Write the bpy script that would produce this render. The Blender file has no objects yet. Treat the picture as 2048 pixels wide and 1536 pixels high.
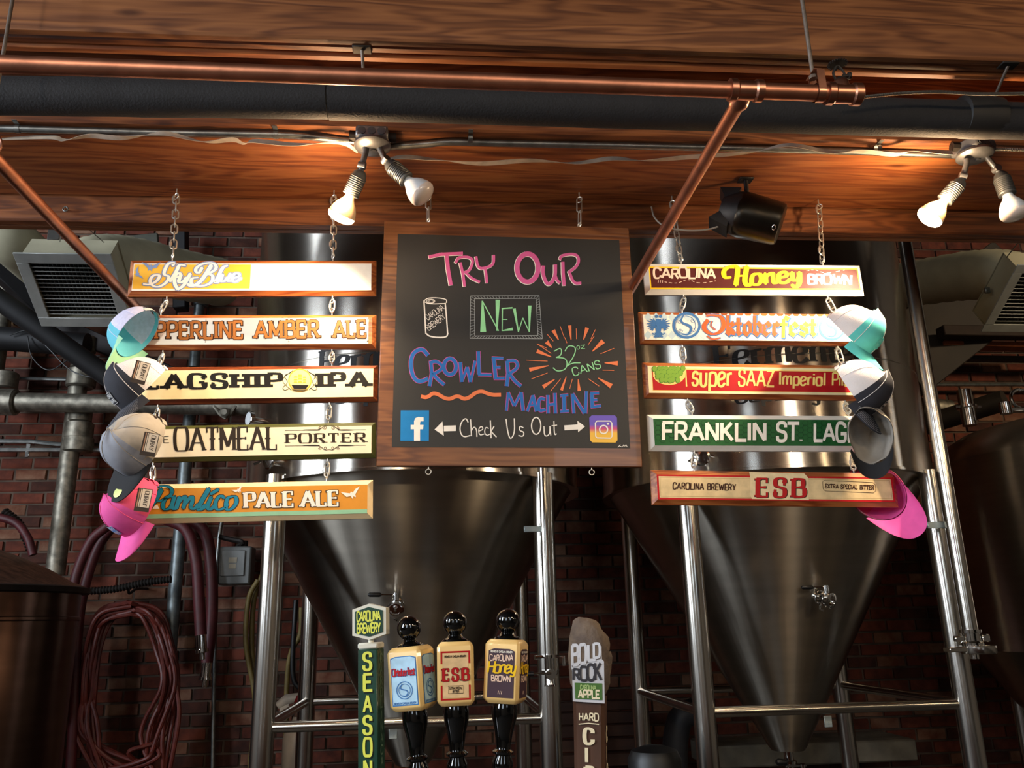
import bpy, bmesh, math, random
from math import sin, cos, tan, radians as R, pi, sqrt, atan2
from mathutils import Vector as V, Matrix
random.seed(7)
sc = bpy.context.scene
COL = sc.collection

# ------------------------------------------------------------------ camera
F = 1657.0
PIT, YAW, ROL = R(16.06), R(5.37), R(1.335)
CAM = V((0, 0, 1.6))
fw = V((sin(YAW)*cos(PIT), cos(YAW)*cos(PIT), sin(PIT)))
r0 = V((cos(YAW), -sin(YAW), 0))
u0 = r0.cross(fw)
rt = r0*cos(ROL) - u0*sin(ROL)
up = u0*cos(ROL) + r0*sin(ROL)
cd = bpy.data.cameras.new('camera'); cam = bpy.data.objects.new('camera', cd); COL.objects.link(cam)
m = Matrix((rt, up, -fw)).transposed().to_4x4(); m.translation = CAM
cam.matrix_world = m
cd.sensor_width = 36; cd.lens = F/2048*36; cd.clip_start = .02; cd.clip_end = 60
sc.camera = cam

def ray(px, py): return fw + rt*((px-1024)/F) - up*((py-768)/F)
def PY(px, py, d):
    r = ray(px, py); return CAM + r*(d/r.y)
def PZ(px, py, z):
    r = ray(px, py); return CAM + r*((z-CAM.z)/r.z)
def proj(p):
    q = V(p)-CAM; a = q.dot(fw); return (1024+F*q.dot(rt)/a, 768-F*q.dot(up)/a, a)
def pxs(p): return proj(p)[2]/F        # metres per pixel at a point

# ------------------------------------------------------------------ world, exposure
w = bpy.data.worlds.new('world'); sc.world = w; w.use_nodes = True
w.node_tree.nodes['Background'].inputs[0].default_value = (.25, .22, .2, 1)
w.node_tree.nodes['Background'].inputs[1].default_value = .15
sc.view_settings.view_transform = 'Standard'; sc.view_settings.look = 'None'
sc.view_settings.gamma = 1; sc.view_settings.use_curve_mapping = False
sc.view_settings.exposure = 0.3

def area(name, loc, target, sx, sy, power, color):
    l = bpy.data.lights.new(name, 'AREA'); l.shape = 'RECTANGLE'; l.size = sx; l.size_y = sy
    l.energy = power; l.color = color
    o = bpy.data.objects.new(name, l); COL.objects.link(o); o.location = loc
    o.rotation_euler = (V(target)-V(loc)).to_track_quat('-Z', 'Y').to_euler()
    return o
# daylight through the tall windows in the left wall and one behind the viewer
area('window_daylight', (-5.12, 1.55, 3.62), (0, 1.75, 3.6), 1.2, 3.05, 350, (.80, .89, 1))
area('window_daylight', (-5.12, -1.5, 3.62), (0, -1.3, 3.6), 1.2, 3.05, 200, (.80, .89, 1))
area('window_daylight', (1.9, -4.52, 3.62), (1.8, 4, 3.6), 1.0, 3.05, 26, (.75, .87, 1))
area('window_daylight', (-2.3, -4.52, 3.62), (-2.2, 4, 3.6), .95, 3.05, 48, (.75, .87, 1))
# warm lamps over the bar room behind the viewer
for (x_, y_, p_) in ((-3.0, -1.6, 4), (-1.5, -.9, 12), (.4, -1.2, 9), (1.8, -.8, 13), (3.4, -1.2, 7), (4.6, -.2, 5)):
    area('bar_room_lamp', (x_, y_, 3.05), (x_*.8, y_+1.9, 1.6), .22, .22, p_, (1, .74, .46))

area('brewhouse_lamp', (4.7, 2.0, 4.0), (3.1, 4.6, 2.2), .3, .3, 42, (1, .78, .5))

# ------------------------------------------------------------------ materials
def lin(c): return c/12.92 if c <= .04045 else ((c+.055)/1.055)**2.4
def hx(s, k=1.0): return tuple(lin(int(s[i:i+2], 16)/255)*k for i in (0, 2, 4))
MATS = {}
def mat(name, col, rough=.6, metal=0, noise=.12, nscale=18, bump=0, bscale=60, spec=.5, coat=0, emit=None, estr=0, aniso=0, trans=0, stretch=(1, 1, 1), col2=None):
    if name in MATS: return MATS[name]
    if isinstance(col, str): col = hx(col)
    mt = bpy.data.materials.new(name); mt.use_nodes = True
    nt = mt.node_tree; b = nt.nodes['Principled BSDF']
    b.inputs['Roughness'].default_value = rough; b.inputs['Metallic'].default_value = metal
    b.inputs['Specular IOR Level'].default_value = spec
    b.inputs['Coat Weight'].default_value = coat
    b.inputs['Anisotropic'].default_value = aniso; b.inputs['Anisotropic Rotation'].default_value = .25 if aniso else 0
    b.inputs['Transmission Weight'].default_value = trans
    if emit:
        b.inputs['Emission Color'].default_value = (*emit, 1); b.inputs['Emission Strength'].default_value = estr
    tc = nt.nodes.new('ShaderNodeTexCoord'); mp = nt.nodes.new('ShaderNodeMapping')
    mp.inputs['Scale'].default_value = stretch
    nt.links.new(tc.outputs['Object'], mp.inputs[0])
    ns = nt.nodes.new('ShaderNodeTexNoise'); ns.inputs['Scale'].default_value = nscale; ns.inputs['Detail'].default_value = 6
    nt.links.new(mp.outputs[0], ns.inputs['Vector'])
    cr = nt.nodes.new('ShaderNodeValToRGB')
    if col2 is None:
        lo = tuple(c*(1-noise) for c in col); hi = tuple(min(1, c*(1+noise)) for c in col)
    else:
        lo = col; hi = hx(col2) if isinstance(col2, str) else col2
    cr.color_ramp.elements[0].color = (*lo, 1); cr.color_ramp.elements[1].color = (*hi, 1)
    cr.color_ramp.elements[0].position = .35; cr.color_ramp.elements[1].position = .65
    nt.links.new(ns.outputs['Fac'], cr.inputs[0]); nt.links.new(cr.outputs[0], b.inputs['Base Color'])
    if bump:
        n2 = nt.nodes.new('ShaderNodeTexNoise'); n2.inputs['Scale'].default_value = bscale; n2.inputs['Detail'].default_value = 5
        nt.links.new(mp.outputs[0], n2.inputs['Vector'])
        bp = nt.nodes.new('ShaderNodeBump'); bp.inputs['Strength'].default_value = bump; bp.inputs['Distance'].default_value = .004
        nt.links.new(n2.outputs['Fac'], bp.inputs['Height']); nt.links.new(bp.outputs[0], b.inputs['Normal'])
    if aniso:
        tg = nt.nodes.new('ShaderNodeTangent'); tg.direction_type = 'RADIAL'; tg.axis = 'Z'
        nt.links.new(tg.outputs[0], b.inputs['Tangent'])
    MATS[name] = mt
    return mt

def wood(name, c1, c2, c3, sc_=1.0, rough=.55, axis=0, coat=0):
    """long straight grain with wandering growth rings and a few dark knots; grain runs along the given local axis"""
    mt = bpy.data.materials.new(name); mt.use_nodes = True; nt = mt.node_tree; b = nt.nodes['Principled BSDF']
    N = nt.nodes.new; L = nt.links.new
    b.inputs['Roughness'].default_value = rough; b.inputs['Coat Weight'].default_value = coat
    tc = N('ShaderNodeTexCoord'); mp = N('ShaderNodeMapping')
    s = [9*sc_]*3; s[axis] = .9*sc_; mp.inputs['Scale'].default_value = s
    oi = N('ShaderNodeObjectInfo'); ad = N('ShaderNodeVectorMath'); ad.operation = 'ADD'
    ml = N('ShaderNodeMath'); ml.operation = 'MULTIPLY'; ml.inputs[1].default_value = 37.0
    L(oi.outputs['Random'], ml.inputs[0]); L(tc.outputs['Object'], mp.inputs[0]); L(mp.outputs[0], ad.inputs[0]); L(ml.outputs[0], ad.inputs[1])
    n1 = N('ShaderNodeTexNoise'); n1.inputs['Scale'].default_value = .9; n1.inputs['Detail'].default_value = 3; n1.inputs['Distortion'].default_value = .35
    L(ad.outputs[0], n1.inputs['Vector'])
    wv = N('ShaderNodeMath'); wv.operation = 'MULTIPLY'; wv.inputs[1].default_value = 62
    sn = N('ShaderNodeMath'); sn.operation = 'SINE'
    L(n1.outputs['Fac'], wv.inputs[0]); L(wv.outputs[0], sn.inputs[0])
    ab = N('ShaderNodeMath'); ab.operation = 'MULTIPLY_ADD'; ab.inputs[1].default_value = .5; ab.inputs[2].default_value = .5; L(sn.outputs[0], ab.inputs[0])
    mp2 = N('ShaderNodeMapping'); s2 = [70*sc_]*3; s2[axis] = 1.6*sc_; mp2.inputs['Scale'].default_value = s2; L(tc.outputs['Object'], mp2.inputs[0])
    n2 = N('ShaderNodeTexNoise'); n2.inputs['Scale'].default_value = 1.0; n2.inputs['Detail'].default_value = 6; L(mp2.outputs[0], n2.inputs['Vector'])
    mx = N('ShaderNodeMath'); mx.operation = 'MULTIPLY_ADD'; mx.inputs[1].default_value = .38; L(ab.outputs[0], mx.inputs[0])
    m2 = N('ShaderNodeMath'); m2.operation = 'MULTIPLY'; m2.inputs[1].default_value = .75; L(n2.outputs['Fac'], m2.inputs[0]); L(m2.outputs[0], mx.inputs[2])
    cr = N('ShaderNodeValToRGB'); e = cr.color_ramp.elements
    e[0].color = (*hx(c1), 1); e[0].position = .22; e[1].color = (*hx(c3), 1); e[1].position = .86
    k = e.new(.52); k.color = (*hx(c2), 1)
    L(mx.outputs[0], cr.inputs[0])
    n3 = N('ShaderNodeTexNoise'); n3.inputs['Scale'].default_value = .55; n3.inputs['Detail'].default_value = 2; L(ad.outputs[0], n3.inputs['Vector'])
    c3r = N('ShaderNodeValToRGB'); c3r.color_ramp.elements[0].position = .3; c3r.color_ramp.elements[1].position = .6
    c3r.color_ramp.elements[0].color = (.62, .55, .5, 1); c3r.color_ramp.elements[1].color = (1, 1, 1, 1); L(n3.outputs['Fac'], c3r.inputs[0])
    # knots
    mp4 = N('ShaderNodeMapping'); s4 = [5*sc_]*3; s4[axis] = 1.6*sc_; mp4.inputs['Scale'].default_value = s4; L(tc.outputs['Object'], mp4.inputs[0])
    vo = N('ShaderNodeTexVoronoi'); vo.inputs['Scale'].default_value = 1; L(mp4.outputs[0], vo.inputs['Vector'])
    kr = N('ShaderNodeValToRGB'); kr.color_ramp.elements[0].position = .035; kr.color_ramp.elements[1].position = .1
    kr.color_ramp.elements[0].color = (.3, .22, .16, 1); kr.color_ramp.elements[1].color = (1, 1, 1, 1); L(vo.outputs['Distance'], kr.inputs[0])
    a = N('ShaderNodeMix'); a.data_type = 'RGBA'; a.blend_type = 'MULTIPLY'; a.inputs[0].default_value = 1
    L(cr.outputs[0], a.inputs[6]); L(c3r.outputs[0], a.inputs[7])
    a2 = N('ShaderNodeMix'); a2.data_type = 'RGBA'; a2.blend_type = 'MULTIPLY'; a2.inputs[0].default_value = .9
    L(a.outputs[2], a2.inputs[6]); L(kr.outputs[0], a2.inputs[7]); L(a2.outputs[2], b.inputs['Base Color'])
    bp = N('ShaderNodeBump'); bp.inputs['Strength'].default_value = .25; bp.inputs['Distance'].default_value = .003
    L(mx.outputs[0], bp.inputs['Height']); L(bp.outputs[0], b.inputs['Normal'])
    return mt

# ------------------------------------------------------------------ mesh building
class M:
    def __init__(s): s.v = []; s.f = []
    def add(s, vs, fs):
        n = len(s.v); s.v += [V(p) for p in vs]; s.f += [[i+n for i in f] for f in fs]; return s
    def box(s, c, d, mx=None):
        c = V(c); x, y, z = (k/2 for k in d); P = []
        for a in (-1, 1):
            for b in (-1, 1):
                for e in (-1, 1):
                    q = V((a*x, b*y, e*z)); P.append((mx @ q if mx else q) + c)
        return s.add(P, [(0, 1, 3, 2), (4, 6, 7, 5), (0, 4, 5, 1), (2, 3, 7, 6), (0, 2, 6, 4), (1, 5, 7, 3)])
    def bbox(s, c, d, bv=.003, mx=None):
        """box with chamfered edges (convex hull of 24 points)"""
        c = V(c); h = [k/2 for k in d]; bm = bmesh.new()
        for a in (-1, 1):
            for b in (-1, 1):
                for e in (-1, 1):
                    for k in range(3):
                        q = [a*(h[0]-bv), b*(h[1]-bv), e*(h[2]-bv)]; q[k] = (a, b, e)[k]*h[k]
                        q = V(q); bm.verts.new((mx @ q if mx else q)+c)
        bmesh.ops.convex_hull(bm, input=bm.verts); s.bm(bm); return s
    def bm(s, bm):
        bm.verts.index_update(); s.add([v.co.copy() for v in bm.verts], [[v.index for v in f.verts] for f in bm.faces]); bm.free(); return s
    def tube(s, pts, r, n=12, closed=False, caps=True):
        pts = [V(p) for p in pts]; k = len(pts); rr = r if isinstance(r, (list, tuple)) else [r]*k
        T = []
        for i in range(k):
            a = pts[(i-1) % k] if (closed or i > 0) else pts[i]; b = pts[(i+1) % k] if (closed or i < k-1) else pts[i]
            t = (b-a); T.append(t.normalized() if t.length > 1e-9 else V((0, 0, 1)))
        nrm = T[0].orthogonal().normalized(); P = []; Fs = []
        for i in range(k):
            nrm = (nrm - T[i]*nrm.dot(T[i]))
            nrm = nrm.normalized() if nrm.length > 1e-6 else T[i].orthogonal().normalized()
            bn = T[i].cross(nrm)
            for j in range(n):
                a = 2*pi*j/n; P.append(pts[i] + (nrm*cos(a)+bn*sin(a))*rr[i])
        m_ = k if closed else k-1
        for i in range(m_):
            for j in range(n):
                a = i*n+j; b = i*n+(j+1) % n; c = ((i+1) % k)*n+(j+1) % n; d = ((i+1) % k)*n+j
                Fs.append((a, b, c, d))
        if caps and not closed: Fs.append(tuple(reversed(range(n)))); Fs.append(tuple((k-1)*n+j for j in range(n)))
        return s.add(P, Fs)
    def lathe(s, prof, o, ax=(0, 0, 1), n=24, caps=True, sx=1, up=None, a0=0, a1=2*pi):
        """prof: list of (radius, height along axis)"""
        o = V(o); ax = V(ax).normalized(); e1 = (V(up)-ax*V(up).dot(ax)).normalized() if up else ax.orthogonal().normalized(); e2 = ax.cross(e1); P = []; Fs = []
        full = abs(a1-a0-2*pi) < 1e-6; nn = n if full else n+1
        for (r, h) in prof:
            for j in range(nn):
                a = a0+(a1-a0)*j/n; P.append(o+ax*h+(e1*cos(a)*sx+e2*sin(a))*r)
        for i in range(len(prof)-1):
            for j in range(n):
                k = (j+1) % nn; Fs.append((i*nn+j, i*nn+k, (i+1)*nn+k, (i+1)*nn+j))
        if caps and full:
            if prof[0][0] > 1e-5: Fs.append(tuple(reversed(range(nn))))
            if prof[-1][0] > 1e-5: Fs.append(tuple((len(prof)-1)*nn+j for j in range(nn)))
        return s.add(P, Fs)
    def cyl(s, a, b, r, n=16, r2=None):
        a, b = V(a), V(b); return s.lathe([(r, 0), (r if r2 is None else r2, (b-a).length)], a, b-a, n)
    def ball(s, c, r, n=12, sq=(1, 1, 1)):
        P = []; Fs = []; k = n//2+1
        for i in range(k+1):
            t = pi*i/k
            for j in range(n):
                a = 2*pi*j/n; P.append(V(c)+V((r*sin(t)*cos(a)*sq[0], r*sin(t)*sin(a)*sq[1], r*cos(t)*sq[2])))
        for i in range(k):
            for j in range(n): Fs.append((i*n+j, (i+1)*n+j, (i+1)*n+(j+1) % n, i*n+(j+1) % n))
        return s.add(P, Fs)
    def torus(s, c, r, t, ax=(0, 0, 1), n=20, m_=8, sx=1, e1=None):
        ax = V(ax).normalized(); e1 = V(e1).normalized() if e1 else ax.orthogonal().normalized(); e2 = ax.cross(e1)
        return s.tube([V(c)+e1*cos(2*pi*i/n)*r*sx+e2*sin(2*pi*i/n)*r for i in range(n)], t, m_, closed=True)
    def prism(s, poly, d0, d1):
        """poly: list of 3D points; extruded by vectors d0 and d1"""
        n = len(poly); A = [V(p)+V(d0) for p in poly]; B = [V(p)+V(d1) for p in poly]
        return s.add(A+B, [tuple(reversed(range(n))), tuple(range(n, 2*n))]+[(i, (i+1) % n, n+(i+1) % n, n+i) for i in range(n)])

WM = {}
def mesh_of(name, mm, xf=None):
    me = bpy.data.meshes.new(name)
    vs = [xf @ p for p in mm.v] if xf is not None else mm.v
    me.from_pydata([tuple(p) for p in vs], [], mm.f); me.validate()
    bm = bmesh.new(); bm.from_mesh(me); bmesh.ops.remove_doubles(bm, verts=bm.verts, dist=1e-7) if len(bm.verts) < 1 else None
    if not getattr(mm, 'flat', False): bmesh.ops.recalc_face_normals(bm, faces=bm.faces)
    bm.to_mesh(me); bm.free()
    me.shade_smooth() if hasattr(me, 'shade_smooth') else None
    me.set_sharp_from_angle(angle=R(38))
    return me
def tag(o, label=None, cat=None, group=None, kind=None):
    if label: o['label'] = label
    if cat: o['category'] = cat
    if group: o['group'] = group
    if kind: o['kind'] = kind
    return o
def obj(name, mm, mt, parent=None, local=False, label=None, cat=None, group=None, kind=None):
    """ONE mesh object; geometry in world coordinates unless local"""
    if parent is not None:
        xf = None if local else WM[parent.name].inverted()
        wm = WM[parent.name]
    else:
        if local: xf = None; wm = Matrix()
        else:
            xs = [p.x for p in mm.v]; ys = [p.y for p in mm.v]; zs = [p.z for p in mm.v]
            b = V(((min(xs)+max(xs))/2, (min(ys)+max(ys))/2, min(zs))); wm = Matrix.Translation(b); xf = wm.inverted()
    o = bpy.data.objects.new(name, mesh_of(name, mm, xf)); COL.objects.link(o)
    o.data.materials.append(mt)
    if parent is not None: o.parent = parent
    else: o.matrix_world = wm
    WM[o.name] = wm
    return tag(o, label, cat, group, kind)
def thing(name, label, cat, mx, group=None, kind=None):
    if not isinstance(mx, Matrix): mx = Matrix.Translation(V(mx))
    o = bpy.data.objects.new(name, None); COL.objects.link(o); o.empty_display_size = .05
    o.matrix_world = mx; WM[o.name] = mx.copy()
    return tag(o, label, cat, group, kind)
def frame(o, x, z):
    """matrix from origin, local X direction and approximate local Z direction"""
    x = V(x).normalized(); z = V(z); y = z.cross(x).normalized(); z = x.cross(y)
    mx = Matrix((x, y, z)).transposed().to_4x4(); mx.translation = V(o); return mx
def bez(pts, n=8):
    """Catmull-Rom through points"""
    pts = [V(p) for p in pts]; out = []
    P = [pts[0]*2-pts[1]]+pts+[pts[-1]*2-pts[-2]]
    for i in range(1, len(P)-2):
        for k in range(n):
            t = k/n; a, b, c, d = P[i-1:i+3]
            out.append(.5*((2*b)+(c-a)*t+(2*a-5*b+4*c-d)*t*t+(3*b-a-3*c+d)*t**3))
    out.append(pts[-1]); return out
# ================================================================== the room
m_plaster = mat('painted_plaster', '6e6254', .85, noise=.1, nscale=3)
m_concrete = mat('worn_concrete', '3e3933', .8, noise=.2, nscale=4, bump=.3)
m_mortar = mat('lime_mortar', '55463b', .95, noise=.3, nscale=9, bump=.6, bscale=50)
X0, X1, YF, YB, ZC = -5.2, 6.4, -4.6, 5.72, 5.6
def struct(name, mm, mt, parent=None): return obj(name, mm, mt, parent, kind='structure')
struct('floor', M().box(((X0+X1)/2, (YF+YB)/2, -.05), (X1-X0, YB-YF, .1)), m_concrete)
struct('wall_right', M().box((X1+.06, (YF+YB)/2, ZC/2), (.12, YB-YF, ZC)), m_plaster)
m_wframe = mat('painted_window_frame', '2e2c2a', .5)
# left wall with two tall window openings, front wall (behind the viewer) with one
def holed(name, ax, c, lo, hi, holes):
    t = M(); e = lo
    def bx(a, b, z0, z1):
        if b-a < .001: return
        ce = ((a+b)/2, c, (z0+z1)/2) if ax == 0 else (c, (a+b)/2, (z0+z1)/2); d_ = (b-a, .12, z1-z0) if ax == 0 else (.12, b-a, z1-z0); t.box(ce, d_)
    bx(lo, hi, 0, 2.0); bx(lo, hi, 5.25, ZC)
    for h_, w_ in holes: bx(e, h_-w_/2, 2.0, 5.25); e = h_+w_/2
    bx(e, hi, .85, 3.85); return struct(name, t, m_plaster)
holed('wall_left', 1, X0-.06, YF, YB, [(-1.5, 1.4), (1.55, 1.4)]); holed('wall_front', 0, YF-.06, X0, X1, [(-2.3, 1.1), (1.9, 1.1)])
for i, (ax, c, h_, w_) in enumerate(((1, X0-.06, -1.5, 1.4), (1, X0-.06, 1.55, 1.4), (0, YF-.06, 1.9, 1.1), (0, YF-.06, -2.3, 1.1))):
    t = M()
    for (o_, z, sw, sz) in ((-w_/2+.03, 3.62, .06, 3.25), (w_/2-.03, 3.62, .06, 3.25), (0, 2.03, w_, .06), (0, 5.22, w_, .06), (0, 3.62, w_-.1, .04)):
        t.box((h_+o_, c, z) if ax == 0 else (c, h_+o_, z), (sw, .08, sz) if ax == 0 else (.08, sw, sz))
    struct('window_%d' % (i+1), t, m_wframe)
m_deck = wood('deck_boards_wood', '2a160c', '3c2010', '4c2a16', .7)
struct('ceiling', M().box(((X0+X1)/2, (YF+YB)/2, ZC+.05), (X1-X0, YB-YF, .1)), mat('painted_deck', '241c16', .9))

# brick wall: every brick the viewer can tell apart is its own piece
wb = struct('wall_back', M().box(((X0+X1)/2, YB+.1, ZC/2), (X1-X0, .2, ZC)), m_mortar)
brick_mats = [mat('brick_red_a', '5a2818', .9, noise=.35, nscale=14, bump=.7, bscale=40),
              mat('brick_red_b', '66301f', .9, noise=.3, nscale=17, bump=.7, bscale=40),
              mat('brick_dark', '422014', .9, noise=.35, nscale=15, bump=.7, bscale=40),
              mat('brick_limewashed', '643522', .92, noise=.3, nscale=9, bump=.7, col2='85624c')]
BW, BH, BD = .198, .066, .03
bmeshes = []
for k in range(6):
    t = M(); bm = bmesh.new(); rnd = random.Random(k)
    for a in (-1, 1):
        for c in (-1, 1):
            for b_ in (0, 1):
                bv = 0 if b_ else .005
                bm.verts.new((a*(BW/2-bv-rnd.random()*.004), (0 if b_ == 0 else BD), c*(BH/2-bv-rnd.random()*.003)))
            bm.verts.new((a*(BW/2-rnd.random()*.003), .006, c*(BH/2)))
    bmesh.ops.convex_hull(bm, input=bm.verts); t.bm(bm)
    for q in range(2):
        me = mesh_of('brick', t); me.materials.append(brick_mats[(k+q*2) % 4]); bmeshes.append(me)
cands = []
for row in range(int(ZC/.078)):
    z = .04+row*.078
    off = (row % 2)*.105
    x = X0+.1+off
    while x < X1-.1 and z < 4.7:
        p = V((x, YB-.012+random.uniform(-.004, .006), z)); q = proj(p)
        cands.append((p, q)); x += .21
def vis(q):
    x, y = q[0], q[1]
    if -20 < x < 520 and 640 < y < 1230: return 1
    if 270 < x < 520 and 470 < y < 660: return 1
    if 1820 < x < 2060 and 715 < y < 850: return 1
    if 1090 < x < 1290 and 1180 < y < 1420: return 2
    return 3
ranked = sorted(cands, key=lambda c: (vis(c[1]), abs(c[1][0]-300)+abs(c[1][1]-850)*.6))
rest = M()
for i, (p, q) in enumerate(ranked):
    if i < 300 and vis(q) < 3:
        o = bpy.data.objects.new('brick', random.choice(bmeshes)); COL.objects.link(o); o.parent = wb
        o.location = p - WM['wall_back'].translation
        o.rotation_euler = (random.uniform(-.02, .02), random.uniform(-.012, .012), random.uniform(-.012, .012))
    elif -300 < q[0] < 2400 and q[1] < 1700:
        rest.box(p+V((0, .012, 0)), (BW-.004, .03, BH-.003))
ro = obj('brick', rest, brick_mats[0], wb, kind='stuff')
for bm_ in brick_mats[1:]: ro.data.materials.append(bm_)
rr_ = random.Random(3)
for i in range(0, len(ro.data.polygons), 6):
    k = rr_.randrange(4)
    for j in range(i, min(i+6, len(ro.data.polygons))): ro.data.polygons[j].material_index = k

# ------------------------------------------------------------------ heavy timbers overhead
w_beam = [wood('fir_beam_%d' % i, *c, sc_=s) for i, (c, s) in enumerate([
    (('56301a', '80502e', '9a653c'), 1.25), (('6a3518', '935228', 'ab6a38'), 1.15), (('4e2814', '77431f', '945a30'), 1.35)])]
def dline(d0, x): return d0 - .011*x      # the timbers run a touch askew to the pipes
def timber(parent, name, d0, d1, z0, z1, mt, xa=-4.6, xb=5.8, bv=.006):
    t = M(); pr = [(d0+bv, z0), (d1-bv, z0), (d1, z0+bv), (d1, z1), (d0, z1), (d0, z0+bv)]
    t.prism([V((xa, dline(y, xa), z)) for (y, z) in pr], (0, 0, 0), (xb-xa, dline(0, xb)-dline(0, xa), 0))
    return obj(name, t, mt, parent)
zA = PY(1000, 88, 1.92).z; dA0 = 1.92; dA1 = PZ(1000, 134, zA).y
zB = PY(1000, 395, 2.66).z+.012; dB0 = PZ(1000, 262, zB).y; dBm = PZ(1000, 291, zB).y; dB1 = PZ(1000, 406, zB).y
zCm = PY(1000, 456, 2.74).z; dC1 = PZ(1000, 476, zCm).y
print('beams', zA, dA0, dA1, zB, dB0, dBm, dB1, zCm, dC1)
ztop = zB+.34
A = thing('ceiling_beam', 'nearest built-up timber beam across the top of the picture, with three planks showing', 'beam', (0, dA0, zA))
st = (dA1-dA0)/3
for i in range(3): timber(A, 'plank', dA0+i*st+(0 if i == 0 else .0015), dA0+(i+1)*st-.0015, zA+(0, .003, -.002)[i], ztop, w_beam[(0, 2, 1)[i]])
B = thing('ceiling_beam', 'wide lamp-lit timber beam that the sign chains hang from', 'beam', (0, dB0, zB))
timber(B, 'plank', dB0, dBm-.001, zB-.004, ztop, w_beam[2])
timber(B, 'plank', dBm+.001, dB1, zB, ztop, w_beam[1])
C_ = thing('ceiling_beam', 'farthest low timber beam behind the chalkboard top edge', 'beam', (0, dB1+.014, zCm))
timber(C_, 'plank', dB1+.012, (dB1+.012+dC1)/2+.004, zCm, ztop, w_beam[2])
timber(C_, 'plank', (dB1+.012+dC1)/2+.006, dC1, zCm+.004, ztop, w_beam[0])
dk = M()
x = -4.6
obj('floor_deck', M().box((.6, 2.0, ztop+.025), (10.4, 2.4, .05)), m_deck, kind='structure').name = 'trim_1'

# ------------------------------------------------------------------ pipes overhead
m_copper = mat('aged_copper', 'b47a60', .43, 1, noise=.18, nscale=14, bump=.12, bscale=40, stretch=(1, 1, 1))
m_copper2 = mat('copper_fitting', 'b9826a', .34, 1, noise=.2, nscale=20)
m_foam = mat('black_foam_insulation', '19191c', .8, noise=.12, nscale=40, bump=.4, bscale=160)
m_galv = mat('galvanised_steel', '8d8f8c', .42, 1, noise=.2, nscale=25)
m_grey = mat('grey_cast_metal', '6f706c', .5, .7, noise=.15, nscale=30)
m_dkiron = mat('dark_iron', '2c2825', .6, .6, noise=.2)
m_rod = mat('threaded_rod_steel', '7a6f66', .5, .8, noise=.2, nscale=60)
pA = PY(-40, 127, 1.5); zc = PY(700, 153, 1.5).z
def onpipe(px, py): r = ray(px, py); return CAM + r*(1.5/r.y)
rc = .0178
pL = V((PY(-120, 128, 1.5).x, 1.5, zc)); pR = V((PY(1712, 188, 1.5).x, 1.5, zc))
cu = thing('copper_pipe_run', 'long horizontal copper gas pipe with tee running under the nearest beam', 'pipe', pL)
obj('pipe', M().cyl(pL, pR, rc, 24), m_copper, cu)
xt = PY(1491, 182, 1.5).x; xv = PY(1684, 188, 1.5).x
tee = M(); tee.lathe([(rc*1.25, -.036), (rc*1.38, -.036), (rc*1.38, -.022), (rc*1.18, -.018), (rc*1.18, .018), (rc*1.38, .022), (rc*1.38, .036), (rc*1.25, .036)], (xt, 1.5, zc), (1, 0, 0), 24)
tee.lathe([(rc*1.05, 0), (rc*1.1, .03), (rc*1.22, .034), (rc*1.22, .046), (rc*.95, .047)], (xt, 1.5, zc), (0, 1, 0), 24)
obj('tee_fitting', tee, m_copper2, cu)
tee = M(); tee.lathe([(rc*1.1, -.036), (rc*1.4, -.036), (rc*1.4, -.022), (rc*1.2, -.018), (rc*1.2, .02), (rc*1.4, .024), (rc*1.4, .04), (rc*.9, .046), (0, .046)], (xv, 1.5, zc), (1, 0, 0), 24)
tee.lathe([(rc*1.1, 0), (rc*1.0, .026), (rc*.8, .033)], (xv, 1.5, zc), (0, 0, 1), 20)
obj('end_fitting', tee, m_copper2, cu)
# branch towards the back, right
def branch(x, label, y1, parent=None, y0=1.5):
    o = thing('copper_branch_pipe', label, 'pipe', (x, y0, zc))
    obj('pipe', M().cyl((x, y0+.03 if y0 == 1.5 else y0, zc), (x, y1, zc), rc*.93, 22), m_copper, o)
    return o
branch(xt, 'copper branch pipe running back from the tee past the chalkboard right edge', 2.70)
xl = PY(50, 380, (zc-1.6)/(ray(50, 380).z)*ray(50, 380).y).x
bl = branch(xl, 'copper branch pipe slanting across the upper left past the air vent', 3.1, y0=1.5)
obj('elbow', M().lathe([(rc*1.25, -.03), (rc*1.3, -.03), (rc*1.3, .03), (rc*1.2, .03)], (xl, 1.56, zc), (0, 1, 0), 22), m_copper2, bl)
# hangers
hx_ = PY(1632, 170, 1.5).x
h = thing('pipe_hanger', 'copper strap hanger on a threaded rod left of the sprinkler head', 'hanger', (hx_, 1.5, zc))
obj('rod', M().cyl((hx_-.004, 1.5, zc+.045), (hx_-.004, 1.5, ztop), .0045, 10), m_rod, h)
t = M(); t.box((hx_+.004, 1.5-rc-.002, zc+.022), (.017, .0025, .05)); t.box((hx_+.004, 1.5+rc+.002, zc+.022), (.017, .0025, .05)); t.box((hx_-.002, 1.5, zc+.047), (.017, 2*rc+.006, .0025))
t.lathe([(rc+.003, -.0085), (rc+.003, .0085)], (hx_+.004, 1.5, zc), (1, 0, 0), 24, caps=False, a0=0, a1=2*pi)
obj('strap', t, m_copper2, h)
obj('nut', M().lathe([(.009, 0), (.009, .008)], (hx_-.004, 1.5, zc+.036), (0, 0, 1), 6), m_rod, h)
yh = PZ(16, 292, zc).y; yh = PY(16, 292, 1.0).y
yh = 1.5+.20
h = thing('pipe_hanger', 'wire loop hanger with rod at the far left edge holding a copper pipe', 'hanger', (xl, yh, zc))
hp = PZ(14, 300, zc); hy = hp.y
obj('rod', M().cyl((xl, hy, zc+.05), (xl, hy, ztop), .0045, 10), m_rod, h)
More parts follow.
